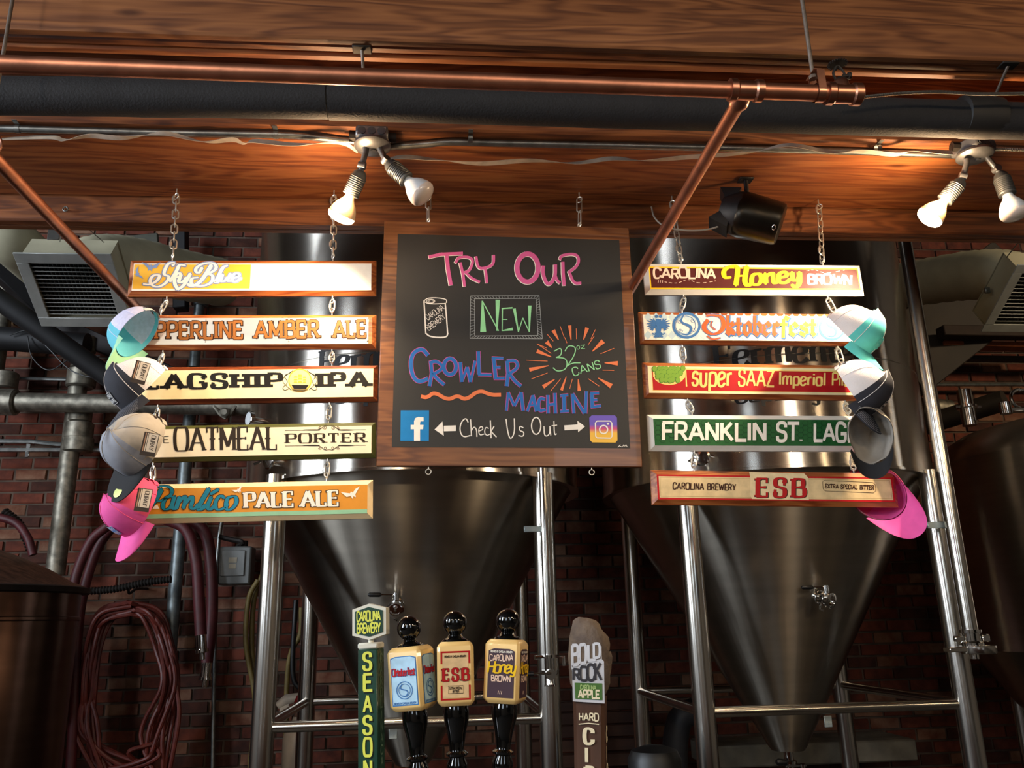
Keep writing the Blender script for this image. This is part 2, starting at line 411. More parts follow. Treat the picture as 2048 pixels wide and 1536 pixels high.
obj('loop', M().torus((xl, hy, zc+.012), .032, .003, (0, 1, 0)), m_copper2, h)
obj('nut', M().lathe([(.009, 0), (.009, .014)], (xl, hy, zc+.042), (0, 0, 1), 6), m_dkiron, h)
# sprinkler head
s = thing('sprinkler_head', 'upright fire sprinkler head with toothed deflector on the copper pipe end', 'sprinkler', (xv, 1.5, zc+.03))
t = M(); t.lathe([(.012, 0), (.013, .006), (.009, .01), (.006, .014)], (xv, 1.5, zc+.028), (0, 0, 1), 12)
obj('body', t, m_dkiron, s)
t = M()
for a in (-1, 1): t.tube(bez([V((xv+a*.009, 1.5, zc+.036)), V((xv+a*.013, 1.5, zc+.052)), V((xv+a*.005, 1.5, zc+.068)), V((xv, 1.5, zc+.072))], 5), .0028, 6)
obj('frame_arms', t, m_dkiron, s)
t = M()
for k in range(20):
    a = 2*pi*k/20; t.box((xv+cos(a)*.018, 1.5+sin(a)*.018, zc+.076), (.007, .003, .0015), Matrix.Rotation(a, 3, 'Z'))
t.lathe([(.017, 0), (.017, .0018)], (xv, 1.5, zc+.0752), (0, 0, 1), 20)
obj('deflector', t, m_dkiron, s)
obj('side_knob', M().lathe([(.0045, 0), (.0045, .012), (.008, .013), (.008, .018)], (xv+.008, 1.5, zc+.046), (1, 0, .1), 8), m_dkiron, s)

# insulated black pipe, two visible lengths of foam
dbp = 2.02
def bp(px, py): return PY(px, py, dbp)
c0 = bp(-250, 188); c1 = bp(655, 200); c2 = bp(1500, 226); c3 = bp(2300, 250)
ib = thing('insulated_pipe', 'fat black foam-insulated pipe crossing the whole picture under the copper pipe', 'pipe', c0)
rb = 37*pxs(c1)
t = M(); n = 26; pts = [c0.lerp(c1, i/n) for i in range(n+1)]
t.tube(pts, [rb*(1+random.uniform(-.012, .012)) for _ in pts], 24); obj('foam_sleeve', t, m_foam, ib)
n = 40; pts = [c1.lerp(c2, i/20) for i in range(1, 21)]+[c2.lerp(c3, i/20) for i in range(1, 21)]; pts = [c1+(c2-c1)*.003]+pts
t = M(); t.tube(pts, [rb*(1.06+random.uniform(-.012, .012)) for _ in pts], 24); obj('foam_sleeve', t, m_foam, ib)
cj = bp(1975, 236); obj('coupling', M().lathe([(rb*1.0, -.09), (rb*1.2, -.085), (rb*1.22, .0), (rb*1.16, .03), (rb*1.0, .035)], cj, c3-c2, 24), mat('black_coupling', '1d1c1c', .6), ib)
obj('warning_print', M(), m_foam, ib) if False else None
for k, (px, py, lab) in enumerate([(724, 99, 'dark iron hanger plate and rod under the nearest beam above the left lamp'), (2016, 131, 'dark iron hanger plate and rod at the right picture edge')]):
    p = PZ(px, py, zA-.002)
    h = thing('beam_hanger', lab, 'hanger', p)
    t = M(); t.bbox(p+V((0, 0, 0)), (.052, .034, .006), .002)
    obj('plate', t, m_dkiron, h)
    t = M(); t.cyl(p+V((0, 0, -.001)), V((p.x+.004, dbp, c1.z+rb*.9)) if k == 0 else V((p.x+.004, dbp, cj.z+rb)), .0045, 10); obj('rod', t, m_rod, h)
# thin flexible armoured cable to the right of the copper end
def flex(pts, r, n=7, pitch=.004):
    P = bez([V(p) for p in pts], 30); L = sum((P[i+1]-P[i]).length for i in range(len(P)-1)); k = int(L/pitch)*2
    out = []; acc = 0; i = 0; seg = (P[1]-P[0]).length
    for j in range(k):
        s_ = L*j/k
        while s_ > acc+seg and i < len(P)-2: acc += seg; i += 1; seg = (P[i+1]-P[i]).length
        out.append(P[i].lerp(P[i+1], (s_-acc)/seg))
    return M().tube(out, [r if j % 2 else r*.72 for j in range(len(out))], n)
m_bx = mat('armoured_cable_metal', '8a8378', .35, 1, noise=.1)
obj('armoured_cable', flex([PY(1720, 195, 1.9), PY(1800, 187, 1.9), PY(1880, 184, 1.9), PY(1960, 188, 1.9), PY(2120, 186, 1.9)], .0055), m_bx, label='thin ribbed metal cable running right from the copper pipe end', cat='cable')

# conduit under beam B, with strap clips
cdt = .0105
def uz(px, py, dz=0): return PZ(px, py, zB-.004-dz)
pts = [uz(*q, .014) for q in [(-60, 256), (40, 258), (300, 265), (560, 270), (640, 276), (680, 281), (712, 283)]]
for q in pts: q.z = zB-.018
c = thing('conduit', 'thin grey conduit run left of the first lamp fixture', 'conduit', pts[0])
obj('tube', M().tube(bez(pts, 6), cdt, 14), m_galv, c)
def clip(px, py, parent):
    p = PZ(px, py, zB-.018); t = M(); t.lathe([(cdt+.002, -.007), (cdt+.002, .007)], p, (1, 0, 0), 14, caps=False)
    t.box(p+V((0, -.02, .012)), (.014, .022, .002)); obj('clip', t, m_galv, parent)
clip(36, 258, c); clip(552, 270, c)
pts = [uz(*q) for q in [(780, 286), (850, 281), (900, 277), (1000, 279), (1450, 289), (1700, 296), (1850, 301), (1920, 304)]]
for q in pts: q.z = zB-.018
c = thing('conduit', 'grey conduit run between the two lamp fixtures', 'conduit', pts[0])
obj('tube', M().tube(bez(pts, 6), cdt, 14), m_galv, c)
clip(941, 277, c); clip(1756, 297, c)
obj('armoured_cable', flex([PZ(1990, 297, zB-.018), PZ(2040, 299, zB-.018), PZ(2130, 302, zB-.018)], .009, 8, .006), m_bx, label='short ribbed cable leaving the second lamp fixture to the right', cat='cable')

# flat white flex cable draped below the conduit
m_flat = mat('dirty_white_cable', 'b5a898', .6, noise=.15, nscale=30)
def ribbon(pts, wd, th=.0015):
    P = bez(pts, 8); t = M(); tw = 0
    for i in range(len(P)-1):
        pass
    vs = []; fs = []
    for i, p in enumerate(P):
        a = .9*sin(i*.17)+.5; dv = V((0, cos(a), sin(a)))*wd/2; nv = V((0, -sin(a), cos(a)))*th/2
        vs += [p+dv+nv, p-dv+nv, p-dv-nv, p+dv-nv]
    for i in range(len(P)-1):
        for j in range(4): fs.append((i*4+j, i*4+(j+1) % 4, i*4+4+(j+1) % 4, i*4+4+j))
    t.add(vs, fs); return t
def cable_pts(L):
    out = []
    for (px, py, dz) in L: out.append(PZ(px, py, zB-dz-.012))
    return out
obj('flat_cable', ribbon(cable_pts([(-40, 280, .02), (95, 274, .02), (130, 280, .03), (180, 272, .02), (245, 276, .03), (305, 268, .024), (340, 268, .024), (410, 284, .035), (465, 279, .03), (488, 287, .035), (510, 282, .03), (590, 289, .035), (680, 286, .035), (715, 302, .04)]), .017), m_flat, label='flat white cable draped along the conduit left of the first lamp', cat='cable')
obj('flat_cable', ribbon(cable_pts([(770, 318, .03), (810, 314, .03), (870, 319, .035), (960, 327, .04), (1060, 321, .035), (1150, 326, .04), (1225, 317, .03), (1290, 321, .035), (1380, 314, .03), (1500, 305, .03), (1578, 290, .024), (1660, 304, .03), (1720, 302, .03), (1790, 309, .03), (1830, 302, .03), (1905, 306, .03)]), .017), m_flat, label='flat white cable draped between the two lamp fixtures', cat='cable')
# ================================================================== brewing vessels behind the bar
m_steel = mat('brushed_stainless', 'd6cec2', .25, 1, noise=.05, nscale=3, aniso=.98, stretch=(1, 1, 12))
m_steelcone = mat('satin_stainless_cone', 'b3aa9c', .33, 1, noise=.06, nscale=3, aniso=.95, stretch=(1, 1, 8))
m_tube = mat('polished_tube_steel', 'd2ccc2', .2, 1, noise=.05, nscale=6)
m_chrome = mat('chrome', 'dad6d0', .1, 1, noise=.03)
m_blackpl = mat('black_plastic', '0b0b0c', .45, noise=.1)
m_ink = mat('black_ink', '0c0a0a', .5, noise=.05)
RT = .8; DT = 4.1
axL = PY(830, 960, DT); axR = PY(1519, 960, DT)
zrim = PY(1519, 934, DT-RT).z; zap = PY(1575, 1495, DT).z
def valve(parent, p, out, hdl, s=1.0, name='sample_valve'):
    """butterfly sample valve: disc facing out, collar, lever handle with black grip"""
    out = V(out).normalized()
    t = M(); t.lathe([(.012*s, -.07*s), (.012*s, -.02*s), (.026*s, -.018*s), (.026*s, -.008*s), (.022*s, -.006*s), (.022*s, .006*s), (.03*s, .008*s), (.03*s, .018*s), (.022*s, .021*s), (.019*s, .021*s), (.019*s, .012*s), (.006*s, .012*s), (0, .014*s)], p, out, 24)
    t.lathe([(.011*s, 0), (.011*s, .032*s), (.008*s, .034*s)], p+V((0, 0, .02*s)), (0, 0, 1), 14)
    v = obj(name, t, m_chrome, parent)
    a = p+V((0, 0, .045*s)); b = a+V(hdl)*.05*s; c = a+V(hdl)*.1*s
    obj('lever', M().cyl(a, b, .0035*s, 8), m_chrome, v)
    obj('grip', M().lathe([(.005*s, 0), (.008*s, .006*s), (.008*s, .04*s), (.005*s, .045*s)], b, V(hdl), 10), m_blackpl, v)
    t = M(); w_ = p-out*.035*s
    t.torus(w_, .024*s, .004*s, out, 16, 6); t.tube([w_+V((.0, 0, -.024*s)), w_+V((-.006*s, -.01*s, -.045*s)), w_+V((.004*s, -.012*s, -.05*s))], .004*s, 6)
    obj('clamp', t, m_chrome, v)
    return v
def fermenter(ax, label, legs=True, ztop_=4.45, zr=None, za=None, extra=None):
    zr = zr or zrim; za = za or zap
    b = V((ax.x, ax.y, za))
    T = thing('fermentation_tank', label, 'tank', b, 'conical stainless fermenters')
    t = M(); t.lathe([(RT-.03, zr+.004), (RT+.006, zr), (RT+.006, zr+.012), (RT, zr+.014), (RT, ztop_-.2), (RT*.93, ztop_-.1), (RT*.6, ztop_-.03), (.1, ztop_), (0, ztop_)], (ax.x, ax.y, 0), (0, 0, 1), 96)
    obj('cylinder_shell', t, m_steel, T)
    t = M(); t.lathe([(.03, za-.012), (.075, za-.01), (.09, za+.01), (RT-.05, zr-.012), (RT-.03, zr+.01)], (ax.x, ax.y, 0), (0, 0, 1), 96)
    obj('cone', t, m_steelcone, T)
    t = M(); zs = PY(1519, 706, DT-RT).z
    t.lathe([(RT, zs-.003), (RT+.0015, zs), (RT, zs+.003)], (ax.x, ax.y, 0), (0, 0, 1), 96, caps=False)
    obj('weld_seam', t, m_steelcone, T)
    lx = .563
    if legs:
        zc_ = PY(1650, 1417, DT-lx).z
        for (sx, sy) in ((-1, -1), (1, -1), (-1, 1), (1, 1)):
            p = V((ax.x+sx*lx, ax.y+sy*lx, 0))
            obj('leg', M().cyl(p, p+V((0, 0, zr+.02)), .045, 28), m_tube, T)
            obj('foot', M().lathe([(.06, 0), (.06, .012), (.02, .02), (.02, .05)], p, (0, 0, 1), 16), m_tube, T)
        q = [V((ax.x+a*lx, ax.y+b_*lx, zc_)) for a, b_ in ((-1, -1), (1, -1), (1, 1), (-1, 1))]
        for i in range(4): obj('crossbar', M().cyl(q[i], q[(i+1) % 4], .0215, 18), m_tube, T)
    t = M(); t.lathe([(.022, -.1), (.022, 0), (.034, .004), (.034, .018), (.022, .022), (.022, .07)], (ax.x, ax.y, za-.075), (0, 0, 1), 18)
    o = obj('outlet', t, m_chrome, T)
    t = M(); t.bbox((ax.x+.02, ax.y-.02, za-.075), (.1, .03, .01), .002); t.lathe([(.012, -.05), (.012, .01)], (ax.x+.05, ax.y-.03, za-.08), (0, 0, 1), 10)
    obj('outlet_clamp', t, m_chrome, T)
    obj('outlet_lever', M().lathe([(.004, 0), (.014, .01), (.016, .05), (.01, .06)], (ax.x-.02, ax.y-.03, za-.06), (-1, -.2, .1), 12), m_blackpl, T)
    return T
TL_ = fermenter(axL, 'steel fermentation tank on the left, behind the left signs and chalkboard')
TR_ = fermenter(axR, 'steel fermentation tank behind the right-hand stack of signs')
# sample valves on the cones
def cone_pt(ax, px, py):
    r = ray(px, py); lo, hi = 2.5, DT
    for _ in range(40):
        mid = (lo+hi)/2; p = CAM+r*(mid/r.y); rad = (V((p.x, p.y))-V((ax.x, ax.y))).length
        rc_ = .09+(RT-.14)*(p.z-zap-.01)/(zrim-zap)
        if rad > rc_: lo = mid
        else: hi = mid
    return CAM+r*(lo/r.y)
p = cone_pt(axL, 793, 1212); valve(TL_, p+V((0, -.06, -.01)), (-.05, -.95, -.25), (-1, -.15, .02), 1.2)
p = cone_pt(axR, 1640, 1198); valve(TR_, p+V((.0, -.07, -.005)), (.45, -.85, -.3), (-1, .0, .02), 1.15)
def cyl_pt(ax, px, py):
    r = ray(px, py); a = r.x**2+r.y**2; b = 2*(r.x*(CAM.x-ax.x)+r.y*(CAM.y-ax.y)); c = (CAM.x-ax.x)**2+(CAM.y-ax.y)**2-RT**2
    t = (-b-sqrt(b*b-4*a*c))/(2*a); return CAM+r*t
# thermometer dial and clamp on the left tank, clamp on the right tank
p = cyl_pt(axL, 528, 842); n = (p-V((axL.x, axL.y, p.z))).normalized()
t = M(); t.lathe([(.012, 0), (.012, .05), (.035, .055), (.035, .07), (.031, .073)], p, n, 24)
o = obj('thermometer', t, m_chrome, TL_); obj('dial_face', M().lathe([(.03, .0735), (0, .074)], p, n, 24), mat('dial_white', 'd5d8da', .4), o)
def triclamp(parent, p, n, s=1):
    t = M(); t.lathe([(.02*s, 0), (.02*s, .05*s), (.032*s, .053*s), (.032*s, .068*s), (.01*s, .072*s)], p, n, 20)
    t.tube([p+n*.06*s+V((.03, 0, .012))*s, p+n*.06*s+V((.055, -.01, .0))*s], .006*s, 6); t.torus(p+n*.06*s, .034*s, .006*s, n, 18, 6)
    t.tube([p+n*.06*s+V((-.03, 0, -.005))*s, p+n*.06*s+V((-.06, -.01, -.02))*s], .005*s, 6)
    return obj('sample_port', t, m_chrome, parent)
p = cyl_pt(axL, 562, 924); triclamp(TL_, p, (p-V((axL.x, axL.y, p.z))).normalized())
p = cyl_pt(axR, 1412, 918); triclamp(TR_, p, (p-V((axR.x, axR.y, p.z))).normalized())

# third tank, far right, shorter with its dome showing
ax3 = PY(2196, 1000, 4.3); z3r = PY(2048, 1316, 3.58).z; z3t = PY(2040, 858, 3.55).z
T3 = thing('fermentation_tank', 'shiny domed steel tank cut off by the right picture edge', 'tank', (ax3.x, ax3.y, .5), 'conical stainless fermenters')
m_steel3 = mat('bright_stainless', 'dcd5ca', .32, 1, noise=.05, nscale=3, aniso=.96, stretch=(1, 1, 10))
t = M(); t.lathe([(RT-.02, z3r), (RT+.004, z3r), (RT, z3r+.01), (RT, z3t)], (ax3.x, ax3.y, 0), (0, 0, 1), 96)
obj('cylinder_shell', t, m_steel3, T3)
t = M(); t.lathe([(RT+.006, z3t-.012), (RT+.006, z3t), (RT*.985, z3t+.05), (RT*.93, z3t+.1), (RT*.8, z3t+.16), (RT*.6, z3t+.2), (RT*.3, z3t+.225), (0, z3t+.23)], (ax3.x, ax3.y, 0), (0, 0, 1), 96)
obj('dome', t, m_steel3, T3)
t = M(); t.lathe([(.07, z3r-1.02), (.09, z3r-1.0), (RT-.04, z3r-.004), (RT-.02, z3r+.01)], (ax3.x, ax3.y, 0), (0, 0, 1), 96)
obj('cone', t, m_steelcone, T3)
for sx, sy in ((-1, -1), (-1, 1), (1, -1), (1, 1)):
    q = V((ax3.x+sx*.4, ax3.y+sy*.4, 0)); obj('leg', M().cyl(q, q+V((0, 0, z3r-.1)), .04, 20), m_tube, T3)
p = PY(1930, 795, 3.95); p = V((p.x, 3.95, z3t+.11))
t = M(); t.lathe([(.035, 0), (.035, .09), (.05, .093), (.05, .105), (.036, .108), (.036, .19), (.02, .195)], p, (0, 0, 1), 20); t.box(p+V((.055, -.01, .098)), (.03, .012, .012)); t.box(p+V((-.055, -.01, .098)), (.03, .012, .012))
obj('top_port', t, m_chrome, T3)
p = PY(2028, 790, 3.9); p = V((p.x, 3.9, z3t+.16))
t = M(); t.torus(p+V((.03, 0, .08)), .05, .009, (0, 1, 0)); t.bbox(p+V((0, 0, .02)), (.16, .05, .02), .004); t.lathe([(.03, 0), (.03, .06)], p+V((-.06, 0, 0)), (0, 0, 1), 12)
obj('manway_latch', t, m_chrome, T3)

# brewer's capacity lettering is added with the other lettering (see art section)

# riser pipes standing beside the tank legs
def riser(px, py, px2, py2, d, r, label, zt, extra):
    a = PY(px, py, d); b = PY(px2, py2, d); x = (a.x+b.x)/2
    T = thing('riser_pipe', label, 'pipe', (x, d, b.z))
    obj('tube', M().cyl((x, d, b.z), (x, d, zt), r, 20), m_tube, T)
    return T, x, b.z
T, x, zb = riser(1087, 960, 1098, 1316, 3.42, .018, 'slim polished riser pipe hanging below the chalkboard with a valve at its foot', 4.2, 0)
p = V((x, 3.42, zb))
t = M(); t.lathe([(.03, 0), (.03, .012)], p, (0, 0, 1), 20); t.tube([p+V((.03, -.01, .006)), p+V((.055, -.02, .004)), p+V((.055, -.02, -.03))], .006, 6); t.tube([p+V((-.03, -.01, .006)), p+V((-.06, -.02, .004))], [.006, .009], 8)
t.lathe([(.02, -.045), (.02, 0)], p, (0, 0, 1), 18); t.lathe([(.03, -.062), (.034, -.058), (.034, -.045)], p, (0, 0, 1), 18)
obj('clamp', t, m_chrome, T)
t = M(); t.lathe([(.024, -.085), (.02, -.075), (.02, -.03)], p+V((0, 0, -.02)), (0, 0, 1), 18); t.lathe([(.02, -.02), (.02, .02)], p+V((0, -.02, -.06)), (0, 1, 0), 18)
v = obj('valve_body', t, m_chrome, T)
obj('lever', M().cyl(p+V((0, -.045, -.055)), p+V((-.075, -.05, -.055)), .004, 8), m_chrome, v); obj('grip', M().cyl(p+V((-.07, -.05, -.055)), p+V((-.12, -.05, -.055)), .009, 10), m_blackpl, v)
pl = PY(1066, 1058, 3.43); obj('bracket', M().bbox((pl.x, 3.43, pl.z), (.075, .006, .024), .002), mat('bracket_metal', 'b9c4c2', .45, .6), T)
T, x, zb = riser(1813, 490, 1943, 1292, 3.36, .03, 'tall bright riser pipe standing in front of the domed tank at the right', 4.2, 0)
p = V((x, 3.36, zb))
t = M(); t.lathe([(.042, .0), (.042, .012), (.034, .02), (.034, .05), (.042, .052), (.042, .064)], p, (0, 0, 1), 20); t.bbox(p+V((.055, 0, .03)), (.035, .03, .03), .004); t.bbox(p+V((-.055, 0, .03)), (.04, .02, .022), .004)
t.cyl(p+V((0, 0, -.05)), p, .018, 12)
obj('clamp', t, m_chrome, T)
t = M(); t.lathe([(.065, -.03), (.068, -.026), (.068, 0), (.06, .003)], p+V((.02, 0, 0)), (0, 0, 1), 24); t.bbox(p+V((-.06, 0, -.012)), (.11, .05, .02), .003)
obj('support_plate', t, m_tube, T)
pl = PY(1876, 1050, 3.4); obj('bracket', M().bbox((pl.x, 3.4, pl.z), (.095, .006, .028), .002), MATS['bracket_metal'], T)

# dark kettle at the lower left
m_kettle = mat('dark_bronze_steel', '6a5044', .3, 1, noise=.12, nscale=3, aniso=.6, stretch=(1, 1, 6))
m_kettle2 = mat('worn_lid_metal', '7a5848', .42, .9, noise=.4, nscale=6, stretch=(.5, 9, 9))
kc = PY(-62, 1160, 3.75); kr = .43
zk = PY(-60, 1165, 3.75-kr).z
K = thing('brew_kettle', 'dark brown-toned kettle with a sloping lid in the lower left corner', 'kettle', (kc.x, kc.y, 0))
obj('body', M().lathe([(kr-.04, 0), (kr, .03), (kr, zk-.14), (kr+.006, zk-.135), (kr+.006, zk-.125), (kr, zk-.12), (kr, zk-.02)], (kc.x, kc.y, 0), (0, 0, 1), 72), m_kettle, K)
obj('rim', M().lathe([(kr, zk-.03), (kr+.03, zk-.025), (kr+.035, zk-.005), (kr+.02, zk)], (kc.x, kc.y, 0), (0, 0, 1), 72), mat('dark_rim', '1c1614', .5, .6), K)
obj('lid', M().lathe([(kr+.02, zk), (kr*.9, zk+.025), (kr*.7, zk+.075), (kr*.45, zk+.125), (kr*.2, zk+.165), (.06, zk+.175), (.06, zk+.22), (0, zk+.22)], (kc.x, kc.y, 0), (0, 0, 1), 72), m_kettle2, K)

K = thing('brew_kettle', 'unseen second kettle added beyond the left edge, partly to shade the lower left bricks', 'kettle', (-3.3, 4.75, 0))  # added out of view, partly to keep daylight off the lower left bricks
obj('body', M().lathe([(.66, 0), (.7, .03), (.7, 1.9)], (-3.3, 4.75, 0), (0, 0, 1), 48), m_kettle, K)
obj('lid', M().lathe([(.72, 1.9), (.6, 1.95), (.3, 2.05), (.06, 2.08), (0, 2.08)], (-3.3, 4.75, 0), (0, 0, 1), 48), m_kettle2, K)

# ================================================================== things on and before the brick wall
m_pipe = mat('weathered_pipe', '837d70', .5, .8, noise=.35, nscale=22, stretch=(1, 1, 1), bump=.15)
m_pipe2 = mat('blue_grey_pipe', '6f7677', .45, .7, noise=.3, nscale=18)
def pc(*pts, d=5.4): return [PY(x, y, d) for x, y in pts]
def pipe_thing(label, pts, d, rpx, mt, name='wall_pipe', cat='pipe', fit=(), clampx=(), n=18):
    P = [PY(x, y, d) for x, y in pts]; k = pxs(P[0]); T = thing(name, label, cat, min(P, key=lambda p: p.z))
    obj('tube', M().tube(P, rpx*k, n), mt, T)
    for (x, y, rr, ln) in fit:
        p = PY(x, y, d); ax = (P[-1]-P[0]).normalized()
        obj('coupling', M().lathe([(rr*k*.86, -ln*k/2), (rr*k, -ln*k*.42), (rr*k, ln*k*.42), (rr*k*.86, ln*k/2)], p, ax, 20), mt, T)
    return T, P, k
def vert(px, py, py2):
    """pixels of a plumb line through px,py"""
    return [(px, py), (px+(px-890)/(5800+(py+py2)/2-768)*(py2-py), py2)]
pipe_thing('fat horizontal grey pipe along the brick wall behind the navy cap', [(-60, 803), (100, 805), (300, 809), (560, 816)], 5.35, 19, m_pipe, fit=[(12, 804, 27, 44)])
c_, P_, k_ = pipe_thing('upright pipe with bulging couplings on the brick wall left of the caps', vert(168, 672, 1150), 5.5, 17, m_pipe,
           fit=[(167, 690, 24, 34), (166, 728, 22, 20), (163, 757, 27, 38), (160, 832, 22, 26), (158, 862, 26, 34), (157, 890, 27, 30)])
pipe_thing('upright grey pipe rising from the fat pipe at the left edge', vert(15, 565, 790), 5.45, 17, m_pipe, fit=[(8, 762, 25, 34)])
c_, P_, k_ = pipe_thing('slim blue-grey upright pipe on the brick wall behind the lower left signs', vert(382, 800, 1330), 5.58, 12, m_pipe2)
pipe_thing('slim upright pipe with a bend on the brick wall between the top left signs', vert(402, 575, 735), 5.55, 10, m_pipe2, fit=[(402, 600, 15, 26)])
def thin(pts, label, d=5.6, r=5): return pipe_thing(label, pts, d, r, m_galv, 'thin_conduit', 'conduit', n=8)
T, P, k = thin([(-40, 882), (60, 883), (115, 889), (300, 892)], 'upper of two thin conduits across the brick wall left of the grey cap')
p = PY(57, 893, 5.57); obj('clip', M().bbox(p, (.03, .01, .035), .003), m_chrome, T)
T, P, k = thin([(-40, 900), (300, 900)], 'lower of two thin conduits across the brick wall left of the grey cap', 5.52, 4.5)
p = PY(54, 909, 5.5); obj('clip', M().bbox(p, (.025, .01, .04), .003), m_chrome, T)
thin([(32, 757), (235, 761)], 'short thin conduit above the fat horizontal pipe at the left', 5.6, 4)
T = thing('pipe_clamp', 'bolted metal clamp under the fat pipe behind the third left sign', 'clamp', PY(450, 830, 5.3))
p = PY(450, 826, 5.28); k = pxs(p)
t = M(); t.lathe([(8*k, -.01), (10*k, 0), (10*k, .02), (6*k, .03)], p, (0, -1, 0), 12); t.tube(pc((428, 812), (440, 828), (450, 836), (462, 828), (472, 812), d=5.3), 4*k, 8)
obj('bolt', t, m_pipe, T)

# overhead dark pipes and braces, upper left
m_blk = mat('black_painted_steel', '1b1a1b', .6, .3, noise=.2, nscale=10)
def seg(px, py, px2, py2, d, d2, rp, label, name='overhead_pipe', cat='pipe', mt=None):
    a = PY(px, py, d); b = PY(px2, py2, d2)
    return obj(name, M().cyl(a, b, rp*pxs(a), 18, rp*pxs(a)), mt or m_blk, label=label, cat=cat)
seg(-60, 558, 232, 765, 4.7, 5.0, 21, 'black pipe slanting down from the left edge under the air vent')
seg(-60, 672, 175, 690, 5.3, 5.3, 24, 'dark horizontal duct pipe at the left edge below the air vent')
def beam_px(px, py, px2, py2, d, d2, wpx, dep, label, mt, name='steel_brace', cat='brace'):
    a = PY(px, py, d); b = PY(px2, py2, d2); L = (b-a).length; mx = frame((a+b)/2, b-a, (0, 0, 1)).to_3x3()
    t = M(); t.bbox((a+b)/2, (L, dep, wpx*pxs(a)), .006, mx); return obj(name, t, mt, label=label, cat=cat)
beam_px(95, 640, 430, 790, 5.5, 5.55, 34, .05, 'dark diagonal steel brace behind the topmost left cap', mat('brown_black_steel', '241d1c', .6, .2, noise=.2))
beam_px(-60, 455, 110, 615, 5.0, 5.3, 80, .1, 'broad black girder running down past the air vent at the upper left', m_blk, 'steel_girder', 'girder')
m_tan = mat('tan_joist_wood', '7d5e3c', .8, noise=.25, nscale=8, stretch=(.4, 5, 5))
beam_px(-60, 600, 90, 640, 5.6, 5.6, 55, .05, 'tan board end showing between black girders at the left edge', m_tan, 'wood_board', 'board')
# wires
for q, lab in (([(20, 670), (60, 662), (100, 700), (150, 745), (240, 765)], 'loose black wire dangling under the air vent'), ([(55, 672), (65, 715), (100, 740), (150, 712), (200, 712)], 'second loose black wire looping below the first')):
    obj('wire', M().tube(bez([PY(x, y, 5.2) for x, y in q], 8), .004, 6), m_blackpl, label=lab, cat='wire')

# air registers
m_duct = mat('beige_duct', 'a39c82', .7, noise=.12, nscale=5)
m_reg = mat('register_grey', 'a9aba6', .5, .2, noise=.1, nscale=12)
def register(tl, bl, dTL, W, label, flip=1):
    a = PY(*tl, dTL); r = ray(*bl); d2 = a.x/r.x*r.y
    b = PY(*bl, d2); H = (b-a).length
    if flip < 0: a = a+V((0, 0, 0)); 
    ex = V((1, 0, 0)); ez = (a-b).normalized(); ey = ez.cross(ex).normalized()
    mx = Matrix((ex, ey, ez)).transposed().to_4x4(); mx.translation = b      # local: x right, y into the duct, z up the face
    T = thing('air_register', label, 'vent', mx)
    L = lambda t, n, m_, q=T: obj(n, t, m_, q, local=True)
    f = M(); bw = .055
    f.bbox((W/2, 0, bw/2), (W, .008, bw), .002); f.bbox((W/2, 0, H-bw/2), (W, .008, bw), .002)
    f.bbox((bw/2, 0, H/2), (bw, .008, H-2*bw), .002); f.bbox((W-bw/2, 0, H/2), (bw, .008, H-2*bw), .002)
    L(f, 'frame', m_reg)
    nl = 14
    for i in range(nl):
        z = bw+(H-2*bw)*(i+.5)/nl; t = M(); t.box((W/2, .012, z), (W-2*bw, .022, .0022), Matrix.Rotation(-.75, 3, 'X')); L(t, 'louvre', m_reg)
    t = M()
    for i in range(17): t.box((bw+(W-2*bw)*(i+.5)/17, .04, H/2), (.0025, .02, H-2*bw))
    L(t, 'rear_blades', mat('register_rear', '55544f', .6, .3))
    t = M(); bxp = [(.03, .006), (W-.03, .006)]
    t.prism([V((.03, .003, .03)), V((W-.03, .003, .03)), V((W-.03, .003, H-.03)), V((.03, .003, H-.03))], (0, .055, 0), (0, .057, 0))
    L(t, 'inner_shadow_plate', mat('duct_shade', '0d0c0b', .9))  # near-black sheet behind the blades; the duct's inner shade put into colour
    t = M()
    for (x_, z_, sx_, sz_) in ((W/2, .03, W-.04, .004), (W/2, H-.03, W-.04, .004), (.03, H/2, .004, H-.06), (W-.03, H/2, .004, H-.06)): t.box((x_, .085, z_), (sx_, .16, sz_))
    t.box((W/2, .165, H/2), (W-.04, .004, H-.06))
    L(t, 'plenum_box', m_duct)
    return T, mx, H, d2
a = PY(25, 505, 3.75); W = PY(222, 507, 3.75).x-a.x
T, mxl, H, d2 = register((25, 505), (83, 652), 3.75, W, 'square grey louvred air vent hanging at the upper left')
print('register', W, H, d2)
def ducting(T, mx, W, H, side):
    c = V((W/2, .16, H/2)); e = mx @ c
    pts = [e, e+V((side*.03, .12, .1)), e+V((side*.12, .35, .2)), e+V((side*.3, .75, .32)), e+V((side*.5, 1.1, .42))]
    P = bez(pts, 7); t = M().tube(P, [.15+(.006 if i % 2 else 0) for i in range(len(P))], 28)
    obj('round_duct', t, m_duct, T)
ducting(T, mxl, W, H, .75)
q = PY(131, 418, 2.72)
t = M(); e1 = mxl @ V((W-.06, .1, H)); e0 = mxl @ V((.18, .1, H)); t.tube([e0, q, e1], .0025, 6); obj('hanging_cable', t, m_galv, T)
obj('cable_ring', M().torus(q, .008, .0025, (0, 1, 0)), m_galv, T)
obj('cable_tag', M().bbox(PY(108, 467, 3.4), (.05, .008, .06), .002), mat('pale_tag', 'a8a8a2', .6), T)
ar = PY(2035, 529, 3.9); T, mxr, H2, d2 = register((2035, 529), (1961, 663), 3.9, W, 'square beige louvred air vent at the right picture edge', -1)
ducting(T, mxr, W, H2, -.45)
obj('bracket', M().bbox(mxr @ V((-.01, .1, .22)), (.03, .02, .035), .003), m_galv, T)
